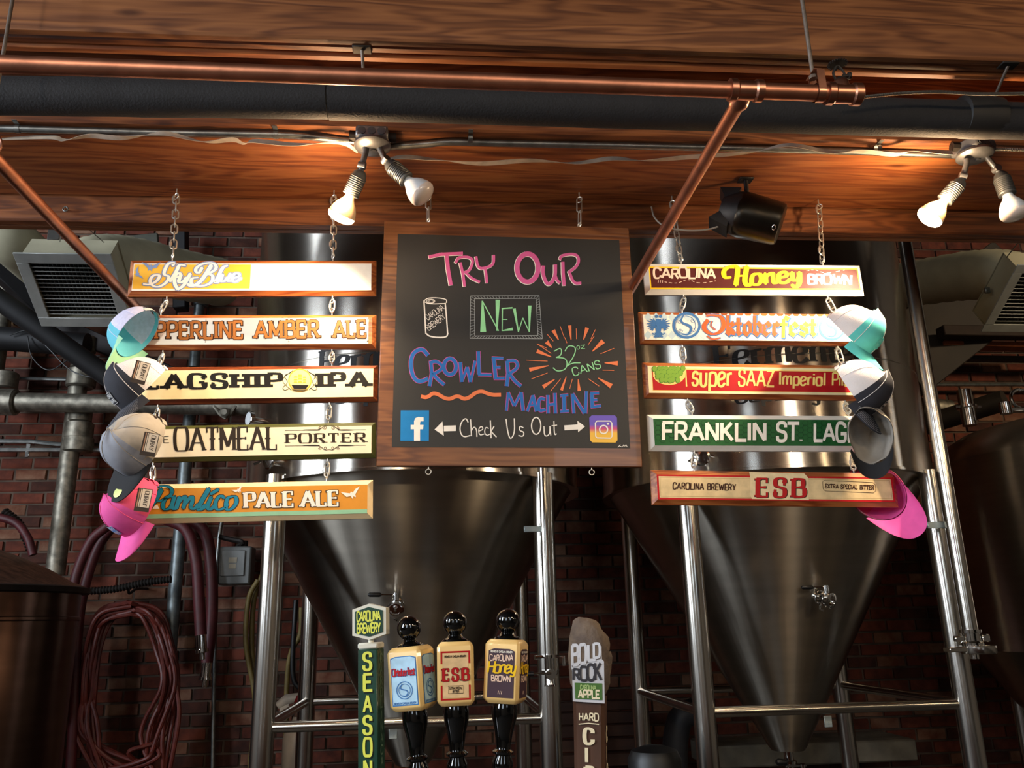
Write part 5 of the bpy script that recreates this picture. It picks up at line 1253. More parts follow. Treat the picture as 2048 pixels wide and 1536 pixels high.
# ------------------------------------------------------------------ chalkboard
m_frame = wood('stained_ply_frame', '4a2814', '6c3f20', '85552e', 1.3, .4, coat=.25)
m_slate = mat('chalkboard_black', '161615', .5, noise=.12, nscale=3, col2='1d1c1b')
l = PY(760, 690, DS-.02); tl, tr, br, bl2 = (770, 437), (1262, 463), (1285, 934), (752, 932)
cL = PY(761, 686, DS-.02); cR = PY(1273.5, 699, DS-.02)
HL = (PY(770, 437, DS-.02)-PY(752, 932, DS-.02)).length; HR = (PY(1262, 459, DS-.02)-PY(1285, 934, DS-.02)).length; H = (HL+HR)/2; W = (cR-cL).length
mx = frame(cL, V(((cR-cL).x, (cR-cL).y, (PY(1285, 934, DS-.02)-PY(752, 932, DS-.02)).z)), (0, 0, 1)) @ Matrix.Translation((0, 0, -H/2)); cz = (PY(752, 932, DS-.02)).z; mx.translation.z = cz; mx.translation.x = PY(752, 932, DS-.02).x
W = (PY(1285, 934, DS-.02)-PY(752, 932, DS-.02)).length
CB = thing('chalkboard', 'square black chalkboard in brown wooden surround covered in coloured chalk lettering', 'chalkboard', mx)
T_ = .02
t = M(); t.bbox((W/2, T_/2, H/2), (W, T_, H), .0025); obj('backing_board', t, m_frame, CB, local=True)
a = Art(mx, CB, -.0008)
ins = mx.inverted()
def q2(p): return Art.loc(a, p, 0)
A0, A1 = q2((786, 894)), q2((1254, 471)); x0, x1 = q2((789, 700)).x, q2((1250, 700)).x; z0, z1 = q2((1020, 895)).z, q2((1020, 474)).z
rectl(a, x0, z0, x1, z1, m_slate, 0.1, 'writing_surface')
c_pink = paint('chalk_pink', 'c0588e', .9); c_wht = paint('chalk_white', 'e6e2da', .9); c_grn = paint('chalk_green', '8fd19a', .9); c_blu = paint('chalk_blue', '2f6ab0', .9); c_mag = paint('chalk_magenta', 'd0559a', .9); c_org = paint('chalk_orange', 'e07c52', .9); c_gry = paint('chalk_grey', '9aa0a2', .9)
def K(pts, k=3.657, ox=740, oy=420): return [(ox+x/k, oy+y/k) for x, y in pts]
def K2(pts): return K(pts, 3.657, 740, 670)
def chalk(pts, w_, mt, layer=3, sm=0, out=None, og=1.2, nm='chalk_lettering', sh=(0, 0)):
    P = bs(pts, sm) if sm else pts
    for (m_, lw, ly, s_) in ([(out, w_+og*2, layer-1, sh)] if out else [])+[(mt, w_, layer, (0, 0))]:
        Q = [(x+s_[0], y+s_[1]) for x, y in P]
        if sm: a.strip(Q, lw, m_, ly, nm)
        else: a.line(Q, lw, m_, ly, nm)
a.word = 'TRY'
wt = dict(out=c_wht, og=.45, sh=(-.9, .6))
chalk(K([(430, 345), (520, 325), (680, 318)]), 6.4, c_pink, **wt); chalk(K([(560, 330), (572, 440), (592, 552)]), 7.5, c_pink, **wt)
chalk(K([(660, 385), (680, 470), (692, 560)]), 5.6, c_pink, **wt); chalk(K([(625, 390), (650, 340), (760, 350), (735, 440), (690, 460)]), 5.4, c_pink, sm=3, **wt); chalk(K([(700, 455), (740, 500), (805, 528)]), 5.0, c_pink, sm=2, **wt)
chalk(K([(775, 340), (790, 430), (850, 425), (905, 400), (905, 330)]), 5.4, c_pink, sm=3, **wt); chalk(K([(843, 430), (850, 480), (855, 535)]), 5.4, c_pink, **wt)
a.strip([(1032+.0+740-740+x, y) for x, y in []], 1, c_pink, 3, 'x') if False else None
a.word = 'OUR'
P = [K([(1153+77*cos(q*pi/18), 424+102*sin(q*pi/18))])[0] for q in range(36)]
a.strip([(x-.9, y+.5) for x, y in P], 10.6, c_wht, 2, 'chalk_lettering', True); a.strip(P, 9.6, c_pink, 3, 'chalk_lettering', True)
chalk(K([(1268, 408), (1262, 470), (1300, 560), (1355, 500), (1355, 400)]), 7, c_pink, sm=3, **wt); chalk(K([(1350, 470), (1370, 520), (1392, 535)]), 5.5, c_pink, sm=2, **wt)
chalk(K([(1410, 380), (1412, 460), (1420, 555)]), 6.5, c_pink, **wt); chalk(K([(1388, 365), (1400, 330), (1520, 320), (1530, 400), (1450, 460)]), 5.6, c_pink, sm=3, **wt); chalk(K([(1455, 450), (1490, 540), (1545, 535)]), 5.6, c_pink, sm=2, **wt)
a.word = 'can'
# the can
chalk(K([(395, 670), (402, 780), (408, 905)]), 2.6, c_wht); chalk(K([(550, 680), (560, 790), (568, 905)]), 2.6, c_wht)
chalk(K([(392, 668), (430, 640), (560, 650), (560, 680)]), 1.8, c_wht, sm=2); chalk(K([(392, 668), (430, 690), (556, 685)]), 1.8, c_wht, sm=2); chalk(K([(406, 900), (440, 930), (560, 935), (570, 900)]), 2.8, c_wht, sm=2)
a.ring(K([(445, 668)])[0], 8, 1.1, c_wht, 3, 'chalk_drawing', 4); a.ring(K([(447, 668)])[0], 4.5, .9, c_wht, 3, 'chalk_drawing', 2.4)
a.text('CAROLINA', K([(425, 808)])[0], K([(545, 725)])[0], 11, c_wht, layer=3, wv=.1, gap=.1, name='chalk_lettering', jit=.05); a.text('BREWERY', K([(432, 885)])[0], K([(555, 790)])[0], 12, c_wht, layer=3, wv=.1, gap=.1, name='chalk_lettering', jit=.05)
# NEW in its hatched box
for rr_, w_ in (([(736, 630), (1236, 628), (1260, 943), (731, 940)], 1.1), ([(765, 650), (1215, 648), (1228, 918), (765, 922)], 1.0)):
    q = K(rr_); a.strip(q, w_, c_gry, 3, 'chalk_drawing', True) if False else [a.seg(q[i], q[(i+1) % 4], w_, c_gry, 3, 'chalk_frame') for i in range(4)]
o_, i_ = K([(736, 630), (1236, 628), (1260, 943), (731, 940)]), K([(765, 650), (1215, 648), (1228, 918), (765, 922)])
for e_, n_ in ((0, 22), (1, 16), (2, 24), (3, 14)):
    for k in range(n_):
        f_ = k/n_; A_, B_ = o_[e_], o_[(e_+1) % 4]; C2, D2 = i_[e_], i_[(e_+1) % 4]
        a.seg((A_[0]+(B_[0]-A_[0])*f_, A_[1]+(B_[1]-A_[1])*f_), (C2[0]+(D2[0]-C2[0])*f_, C2[1]+(D2[1]-C2[1])*f_), .7, c_gry, 3, 'chalk_drawing')
def wedge(p, q, w0, w1, mt, layer=3, nm='chalk_lettering'):
    dx, dy = q[0]-p[0], q[1]-p[1]; l_ = math.hypot(dx, dy); nx, ny = -dy/l_, dx/l_
    a.poly([(p[0]+nx*w0/2, p[1]+ny*w0/2), (p[0]-nx*w0/2, p[1]-ny*w0/2), (q[0]-nx*w1/2, q[1]-ny*w1/2), (q[0]+nx*w1/2, q[1]+ny*w1/2)], mt, layer, nm)
def kw(x, y, x2, y2, w0, w1, mt=None): wedge(K([(x, y)])[0], K([(x2, y2)])[0], w0, w1, mt or c_grn)
a.word = 'NEW'
kw(822, 665, 828, 893, 3, 12); kw(822, 668, 940, 885, 2, 2.5); kw(934, 658, 928, 885, 9, 2.5)
kw(968, 718, 966, 885, 2.5, 2); kw(962, 722, 1042, 716, 2.5, 3); kw(966, 802, 1005, 802, 1.5, 1.5); kw(962, 884, 1045, 872, 1.5, 6)
kw(1055, 722, 1085, 893, 6, 2); kw(1085, 893, 1118, 790, 2, 2); kw(1118, 790, 1165, 893, 2, 2); kw(1168, 700, 1165, 893, 7, 2)
a.word = 'CROWLER'
# CROWLER
bm_ = dict(out=c_mag, og=.9)
chalk(K2([(425, 150), (380, 95), (300, 140), (300, 280), (350, 350), (425, 320)]), 7.5, c_blu, sm=3, **bm_)
def CW(pts, w_=6.6, sm=0, f=K2): chalk(f(pts), w_, c_blu, sm=sm, **bm_)
CW([(445, 200), (452, 280), (435, 375)]); CW([(432, 205), (490, 190), (545, 240), (460, 290)], 6, 3); CW([(465, 290), (500, 330), (545, 365)], 6.5, 2)
P = [K2([(585+45*cos(q*pi/14), 232+58*sin(q*pi/14))])[0] for q in range(28)]; a.strip(P, 9.2, c_mag, 2, 'chalk_lettering', True); a.strip(P, 7.2, c_blu, 3, 'chalk_lettering', True)
CW([(660, 200), (672, 345)], 6.5); CW([(672, 340), (710, 235)], 5); CW([(710, 235), (735, 345)], 6); CW([(735, 345), (770, 190)], 5)
CW([(792, 120), (798, 290)], 7); CW([(790, 290), (890, 292)], 5.5)
CW([(905, 165), (918, 318)], 7); CW([(890, 168), (975, 172)], 5); CW([(915, 238), (955, 238)], 5); CW([(905, 318), (985, 318)], 5)
CW([(1003, 190), (1010, 280), (1000, 375)], 7); CW([(1000, 192), (1070, 185), (1085, 240), (1015, 285)], 6, 3); CW([(1020, 285), (1060, 340), (1105, 375)], 6.5, 2)
a.word = 'MACHINE'
# MACHINE
CW([(1010, 420), (998, 555)], 4.6); CW([(1010, 420), (1055, 520)], 5.2); CW([(1055, 520), (1105, 420)], 5); CW([(1105, 420), (1120, 555)], 6.5)
CW([(1150, 560), (1190, 445)], 5); CW([(1190, 440), (1218, 560)], 6.5); CW([(1165, 515), (1205, 512)], 4)
CW([(1280, 470), (1235, 460), (1230, 560), (1285, 545)], 6, 3)
CW([(1300, 440), (1302, 575)], 6); CW([(1352, 425), (1356, 575)], 6); CW([(1305, 510), (1355, 505)], 5)
CW([(1418, 445), (1420, 558)], 7); CW([(1390, 445), (1450, 438)], 4.5); CW([(1390, 560), (1455, 556)], 5)
CW([(1480, 430), (1490, 575)], 5.5); CW([(1480, 430), (1568, 575)], 6); CW([(1582, 412), (1575, 575)], 6)
CW([(1622, 428), (1625, 528)], 7); CW([(1610, 428), (1675, 425)], 4.8); CW([(1625, 476), (1662, 474)], 4.5); CW([(1612, 528), (1690, 518)], 5.2)
a.word = 'wave'
# wavy line
P = bs(K2([(372, 450), (420, 460), (470, 415), (570, 480), (640, 440), (700, 480), (800, 400), (880, 440), (958, 438)]), 3); a.strip(P, 7.5, c_org, 3, 'chalk_drawing')
a.word = 'burst'
# starburst
for (x, y, x2, y2, w_) in ((1460, 845, 1470, 948, 7), (1588, 862, 1562, 948, 8), (1340, 880, 1378, 950, 8), (1290, 965, 1330, 1008, 9)):
    kw(x, y, x2, y2, w_, 2, c_org)
def k2w(x, y, x2, y2, w0, w1, mt=None): wedge(K2([(x, y)])[0], K2([(x2, y2)])[0], w0, w1, mt or c_org, nm='chalk_drawing')
for r_ in ((1705, 45, 1625, 120, 10), (1812, 208, 1715, 205, 9), (1220, 118, 1325, 160, 8), (1165, 255, 1305, 225, 8), (1265, 380, 1350, 325, 8), (1400, 405, 1435, 305, 6), (1530, 410, 1522, 325, 7), (1765, 375, 1668, 315, 10)):
    k2w(*r_, 1.5)
for r_ in ((1390, 850-670*0, 0, 0),): pass
for (x, y, x2, y2) in ((1390, 850, 1422, 938), (1508, 868, 1510, 945), (1648, 875, 1615, 945), (1296, 910, 1340, 960), (1220, 980, 1290, 1010)):
    kw(x, y, x2, y2, 1.2, 1.2, c_org)
for (x, y, x2, y2) in ((1785, 98, 1685, 138), (1145, 186, 1298, 192), (1180, 322, 1298, 278), (1320, 412, 1395, 320), (1460, 395, 1480, 322), (1595, 320, 1675, 375), (1700, 258, 1785, 260), (1222, 66, 1325, 135), (1425, 20, 1440, 60), (1640, 8, 1595, 72)):
    k2w(x, y, x2, y2, 1.2, 1.2)
a.word = '32'
chalk(K2([(1345, 120), (1400, 90), (1400, 150), (1360, 165)]), 2, c_grn, sm=3); chalk(K2([(1360, 165), (1440, 170), (1440, 250), (1370, 270), (1338, 240)]), 2, c_grn, sm=3)
chalk(K2([(1425, 120), (1450, 75), (1510, 90), (1490, 160), (1440, 230)]), 2, c_grn, sm=3); chalk(K2([(1440, 228), (1480, 205), (1538, 205)]), 2, c_grn, sm=1)
a.ring(K2([(1522, 92)])[0], 3, 1.1, c_grn, 3, 'chalk_lettering', 3.6); chalk(K2([(1540, 78), (1570, 74), (1545, 100), (1572, 100)]), 1.1, c_grn)
a.text('CANS', K2([(1490, 300)])[0], K2([(1690, 240)])[0], 15.5, c_grn, layer=3, wv=.12, gap=.16, name='chalk_lettering')
# icons and arrows
p_fb = paint('icon_blue', '2279b8', .85); rr_ = K2([(225, 552), (432, 552), (430, 775), (222, 775)]); a.poly(rr_, p_fb, 2, 'blue_square')
P = bs(K2([(345, 775), (345, 700), (345, 640), (345, 605), (392, 612)]), 2); a.strip(P, 10, c_wht, 3, 'blue_square_letter') if False else None
a.poly(K2([(322, 775), (322, 690), (298, 690), (298, 658), (322, 658), (322, 630), (332, 608), (352, 600), (392, 602), (392, 632), (370, 633), (366, 642), (366, 658), (392, 658), (388, 690), (366, 690), (366, 775)]), c_wht, 3, 'blue_square_letter')
a.word = 'left'
def arrow(P): a.poly(K2(P), c_wht, 3, 'chalk_arrow')
a.poly(K2([(540, 665), (628, 662), (628, 703), (540, 705)]), c_wht, 3, 'chalk_arrow'); a.poly(K2([(472, 692), (530, 633), (540, 738)]), c_wht, 3, 'chalk_arrow')
a.word = 'right'
a.poly(K2([(1420, 662), (1520, 655), (1520, 692), (1422, 698)]), c_wht, 3, 'chalk_arrow'); a.poly(K2([(1572, 670), (1516, 628), (1522, 712)]), c_wht, 3, 'chalk_arrow')
def CK(pts, w_=2.3, sm=3): chalk(K2(pts), w_, c_wht, sm=sm)
a.word = 'check'
CK([(718, 640), (700, 605), (665, 640), (655, 700), (680, 750), (735, 735)]); CK([(735, 618), (742, 740)], 2.2, 0); CK([(742, 700), (760, 670), (780, 690), (782, 745)], 2.2, 2)
CK([(795, 705), (830, 690), (815, 665), (792, 690), (800, 735), (835, 725)], 2, 3); CK([(868, 685), (845, 672), (835, 715), (855, 738), (878, 725)], 2, 3); CK([(880, 625), (886, 755)], 2.4, 0); CK([(908, 668), (885, 705), (925, 748)], 2.2, 0)
a.word = 'us'
CK([(995, 615), (1005, 700), (1025, 770), (1058, 720), (1055, 610)]); CK([(1122, 680), (1095, 665), (1090, 700), (1128, 710), (1120, 745), (1085, 735)], 2.2, 3)
a.word = 'out'
P = [K2([(1215+34*cos(q*pi/12), 665+62*sin(q*pi/12))])[0] for q in range(24)]; a.strip(P, 2.4, c_wht, 3, 'chalk_lettering', True)
CK([(1272, 668), (1275, 745), (1315, 730), (1315, 668)]); CK([(1315, 668), (1322, 735)], 2, 0); CK([(1345, 630), (1348, 735), (1365, 722)], 2.2, 2); CK([(1328, 665), (1368, 660)], 1.8, 0)
a.word = 'mark'
# rounded camera icon: patchwork of chalk colours
ic = K2([(1622, 588), (1790, 588), (1806, 605), (1810, 770), (1795, 788), (1625, 786), (1610, 770), (1603, 605)])
cols4 = ['7b5fc0', 'b04fa0', 'd9604f', 'e8b04a', 'd77a8a', '9a6ad0']
gm = mat('camera_icon_mix', 'c0566e', .85)
nt_ = gm.node_tree; gr = [n for n in nt_.nodes if n.type == 'VALTORGB'][0]; gr.color_ramp.elements[0].color = (*hx('e8b84a'), 1); gr.color_ramp.elements[1].color = (*hx('6a58b8'), 1)
k_ = gr.color_ramp.elements.new(.5); k_.color = (*hx('c8507a'), 1)
tcn = [n for n in nt_.nodes if n.type == 'TEX_COORD'][0]; sp_ = nt_.nodes.new('ShaderNodeSeparateXYZ'); nt_.links.new(tcn.outputs['Generated'], sp_.inputs[0]); nt_.links.new(sp_.outputs[2], gr.inputs[0])
a.poly(ic, gm, 2, 'camera_icon')
q = K2([(1660, 630), (1755, 630), (1768, 643), (1770, 742), (1757, 755), (1662, 753), (1650, 742), (1648, 643)]); a.strip(q, 2.4, c_wht, 3, 'camera_icon_outline', True)
a.ring(K2([(1708, 692)])[0], 8, 2.8, c_wht, 3, 'camera_icon_outline'); a.disc(K2([(1740, 650)])[0], 2.4, c_wht, 3, 'camera_icon_outline', 10)
chalk(K2([(1812, 822), (1835, 800), (1820, 812), (1845, 820)]), 1.1, c_wht, sm=2); chalk(K2([(1848, 818), (1855, 800), (1862, 818), (1872, 800), (1880, 820)]), 1.1, c_wht, sm=1)
# faint seam across the slate
rectl(a, x0, q2((1000, 677)).z, x1, q2((1000, 676)).z, mat('slate_seam', '26231f', .7), .6, 'seam')
a.done()
# bottom screw eyes and top hooks
for (px, py) in ((857, 934), (1183, 934)):
    q = mx.inverted() @ PY(px, py, DS-.01); c_ = V((q.x, .01, -.016)); t = M(); t.torus(c_, .0085, .0018, (0, 1, 0), 16, 6, e1=(1, 0, 0)); t.cyl(c_+V((0, 0, .0085)), c_+V((0, 0, .018)), .0018, 8); obj('screw_eye', t, m_eye, CB, local=True)
for (px, py, nm) in ((857, 395, 'left'), (1159, 399, 'right')):
    h_ = hookp(px, py); q = mx.inverted() @ PY(px, 450, DS-.01); top = mx @ V((q.x, .01, H+.012))
    t = M(); c_ = V((q.x, .01, H+.010)); t.torus(c_, .0075, .0018, (.8, .6, 0), 16, 6, e1=(-.6, .8, 0)); t.cyl(c_-V((0, 0, .0075)), c_-V((0, 0, .02)), .0018, 8); obj('screw_eye', t, m_eye, CB, local=True)
    chain('short hook and link holding the %s top of the chalkboard' % nm, h_, top, 2, 'chalkboard hangers', w_=.009)

# capacity lettering painted on the two tanks (vinyl letters wrapped to the shell)
def tank_text(ax, txt, p0, p1, h, nm, T, wv=.22):
    c0 = cyl_pt(ax, *p0); a0 = atan2(c0.y-ax.y, c0.x-ax.x); c1 = cyl_pt(ax, *p1); a1 = atan2(c1.y-ax.y, c1.x-ax.x)
    L_ = (a1-a0)*RT
    class TA(Art):
        def loc(s, p, off): th = a0+p[0]/RT; r_ = RT+.0012; return V((ax.x+cos(th)*r_, ax.y+sin(th)*r_, c0.z-p[1]))
    t_ = TA(Matrix(), T, 0, False); hh = h*pxs(c0)
    t_.text(txt, (0, 0), (L_, 0), hh, m_ink, layer=1, name=nm, wv=wv, wh=.08, serif=.06, sth=.07, gap=.16)
    for (mn, ly, n2, wd_), tt in t_.L.items():
        inv = WM[T.name].inverted(); tt.v = [inv @ p for p in tt.v]
    t_.done()
tank_text(axR, 'Capacity 620 G', (1472, 806), (1760, 808), 40, 'capacity_lettering', TR_)
tank_text(axR, 'Fermenter', (1432, 738), (1730, 738), 48, 'fermenter_lettering', TR_)
tank_text(axL, 'Capacity', (670, 806), (870, 806), 40, 'capacity_lettering', TL_)
tank_text(axL, 'Fermenter', (640, 748), (930, 748), 48, 'fermenter_lettering', TL_)
# ================================================================== lamp fixtures
m_fix = mat('grey_fixture_metal', '77787a', .42, .75, noise=.1, nscale=30)
m_fixdk = mat('knockout_grey', '5a5c5c', .45, .7, noise=.1)
m_frost = mat('frosted_bulb_glass', 'b9c0c6', .22, 0, noise=.03, coat=.4)
m_lens = mat('pale_bulb_lens', 'cdbfb6', .25, 0, noise=.02, coat=.4)
m_glow = mat('glowing_bulb_neck', 'a8865e', .3, 0, noise=.02, emit=(1, .62, .3), estr=.12)
m_glow2 = mat('glowing_bulb_lens', 'ffe6c0', .3, 0, noise=.02, emit=(1, .78, .5), estr=9)
def bulb(T, base, ax, lit):
    ax = V(ax).normalized()
    sk = M(); sk.lathe([(.013, -.012), (.02, -.004), (.0225, .006)]+[q for i in range(9) for q in ((.0265, .012+i*.0062), (.0243, .0135+i*.0062), (.0243, .0165+i*.0062), (.0265, .0175+i*.0062))]+[(.0262, .07), (.022, .072)], base, ax, 24)
    s = obj('socket', sk, m_fixdk, T)
    b = base+ax*.066
    t = M(); t.lathe([(.0145, 0), (.0155, .012), (.021, .022), (.03, .034), (.037, .048), (.0412, .062), (.0425, .07)], b, ax, 28)
    obj('bulb', t, m_glow if lit else m_frost, s)
    t = M(); t.lathe([(.0425, .07), (.0418, .078), (.037, .0855), (.026, .0915), (.012, .0945), (0, .095)], b, ax, 28, caps=False)
    obj('bulb_lens', t, m_glow2 if lit else m_lens, s)
    if lit:
        sp = bpy.data.lights.new('bulb_beam', 'SPOT'); sp.energy = LIT[0]; sp.spot_size = R(125); sp.spot_blend = .75; sp.color = (1, .76, .5); sp.shadow_soft_size = .03
        o = bpy.data.objects.new('bulb_beam', sp); COL.objects.link(o); o.location = b+ax*.103; o.rotation_euler = ax.to_track_quat('-Z', 'Y').to_euler()
        pt = bpy.data.lights.new('bulb_glow', 'POINT'); pt.energy = LIT[1]; pt.color = (1, .66, .36); pt.shadow_soft_size = .03
        o = bpy.data.objects.new('bulb_glow', pt); COL.objects.link(o); o.location = b+ax*.055+V((0, 0, .0))+ax.orthogonal().normalized()*0+V((0, -.055, .02))
LIT = (40, 10)
def fixture(label, pc_, joints, yaw=0):
    """pc_: pixel of plate centre; joints: list of (arm px, socket start px, bulb px, depth shifts, lit)"""
    p = PZ(*pc_, zB-.052); T = thing('lamp_fixture', label, 'lamp', p)
    t = M(); mz = Matrix.Rotation(yaw, 3, 'Z'); bxz = (zB-.004+p.z+.008)/2
    t.bbox((p.x, p.y+.004, bxz), (.098, .098, zB-.004-p.z-.008), .006, mz); b_ = obj('junction_box', t, m_fix, T)
    for i in (-1, 0, 1):
        t = M(); c_ = V((p.x, p.y+.004, bxz-.001))+mz @ V((i*.03, -.05, 0)); t.lathe([(.0125, 0), (.0125, .0014), (.011, .0016)], c_, mz @ V((0, -1, 0)), 18); obj('knockout', t, m_fixdk, b_)
    t = M(); t.lathe([(.056, .008), (.057, .0), (.052, -.006), (.03, -.014), (.024, -.015), (0, -.015)], p, (0, 0, 1), 32); t.lathe([(.009, -.02), (.009, -.013)], p+V((.004, -.004, 0)), (0, 0, 1), 12)
    obj('round_cover', t, m_fix, T)
    for s in (-1, 1): obj('conduit_connector', M().lathe([(.015, -.012), (.015, .012)], V((p.x+s*.06, p.y+.004, zB-.018)), (1, 0, 0), 8), m_dkiron, T)
    for (a_, j_, s_, bl_, dd, lit) in joints:
        P0 = PY(*a_, p.y+dd[0]); P1 = PY(*j_, p.y+dd[1]); P2 = PY(*s_, p.y+dd[2]); P3 = PY(*bl_, p.y+dd[3])
        t = M(); t.tube([P0+V((0, 0, .012)), P0, P1], [.011, .0095, .009], 12); t.lathe([(.012, -.011), (.012, .011)], P1, (P1-P0).cross(P2-P1) if (P1-P0).cross(P2-P1).length > 1e-5 else (1, 0, 0), 14); t.tube([P1, P2], .009, 10)
        obj('arm', t, m_fix, T); bulb(T, P2+(P3-P2).normalized()*.004, P3-P2, lit)
    return T
fixture('twin-bulb lamp fixture near the middle, left bulb glowing and right bulb off', (745, 293),
        [((731, 304), (724, 331), (721, 346), (688, 420), (-.01, 0, .01, .06), True), ((759, 297), (771, 320), (779, 329), (846, 389), (-.01, -.02, -.02, -.03), False)])
LIT = (66, 12)
fixture('twin-bulb lamp fixture at the right picture edge, left bulb glowing', (1950, 312),
        [((1934, 326), (1926, 352), (1921, 365), (1862, 432), (-.01, 0, .01, .06), True), ((1975, 316), (1993, 338), (2001, 350), (2024, 414), (-.01, -.01, -.01, -.02), False)], .35)

# ------------------------------------------------------------------ loudspeaker
m_spk = mat('speaker_satin_black', '28241e', .3, .85, noise=.08, nscale=40)
m_spk2 = mat('speaker_end_black', '17171a', .5, .1, noise=.05)
ds = 2.5; c0 = PY(1462, 424, ds+.03); c1 = PY(1561, 449, ds-.02); ax = (c1-c0).normalized(); k = pxs(c0)
T = thing('loudspeaker', 'black cylindrical loudspeaker mounted under the beam beside the copper pipe', 'speaker', c0)
Lb = (c1-c0).length
obj('body', M().lathe([(43*k, 14*k), (45.5*k, 18*k), (46*k, 30*k), (42*k, Lb-6*k), (39.5*k, Lb), (37*k, Lb+1*k)], c0, ax, 48), m_spk, T)
upz = (V((0, 0, 1))-ax*ax.z).normalized(); sd = ax.cross(upz)
t = M(); t.lathe([(30*k, -20*k), (36*k, -10*k), (45*k, 12*k), (45*k, 17*k)], c0, ax, 10, up=tuple(upz))
for s in (-1, 1): t.prism([c0+upz*s*(34*k)-ax*34*k+sd*0, c0+upz*s*16*k-ax*18*k, c0+upz*s*14*k+ax*2*k, c0+upz*s*44*k+ax*6*k], sd*-26*k, sd*26*k)
obj('end_cap', t, m_spk2, T)
t = M()
for i in range(4): t.torus(c0-ax*(16-2*i)*k, (18-2*i)*k, 1.4*k, ax, 20, 6)
obj('driver_rings', t, m_spk2, T)
c_ = c0+ax*(Lb-7*k)-sd*0
nrm = (CAM-c_); nrm = (nrm-ax*nrm.dot(ax)).normalized(); nrm = (nrm-upz*.25).normalized()
t = M(); t.torus(c_+nrm*41.5*k, 4.6*k, .9*k, nrm, 16, 6, sx=.75, e1=ax); obj('badge_ring', t, m_chrome, T)
top = c0+upz*40*k+ax*20*k
t = M(); t.cyl(top, V((top.x, top.y, zB-.001)), .008, 10); t.bbox((top.x, top.y, zB-.004), (.05, .04, .006), .002); obj('mount', t, m_spk2, T)
obj('speaker_cable', M().tube(bez([PY(1303, 414, 2.665), PY(1310, 436, 2.6), PY(1333, 454, 2.58), PY(1378, 461, 2.56), PY(1420, 458, 2.55), PY(1448, 448, 2.53)], 8), .0032, 8), mat('grey_cable', '8b857c', .5), label='grey cable drooping from the beam to the loudspeaker', cat='cable')

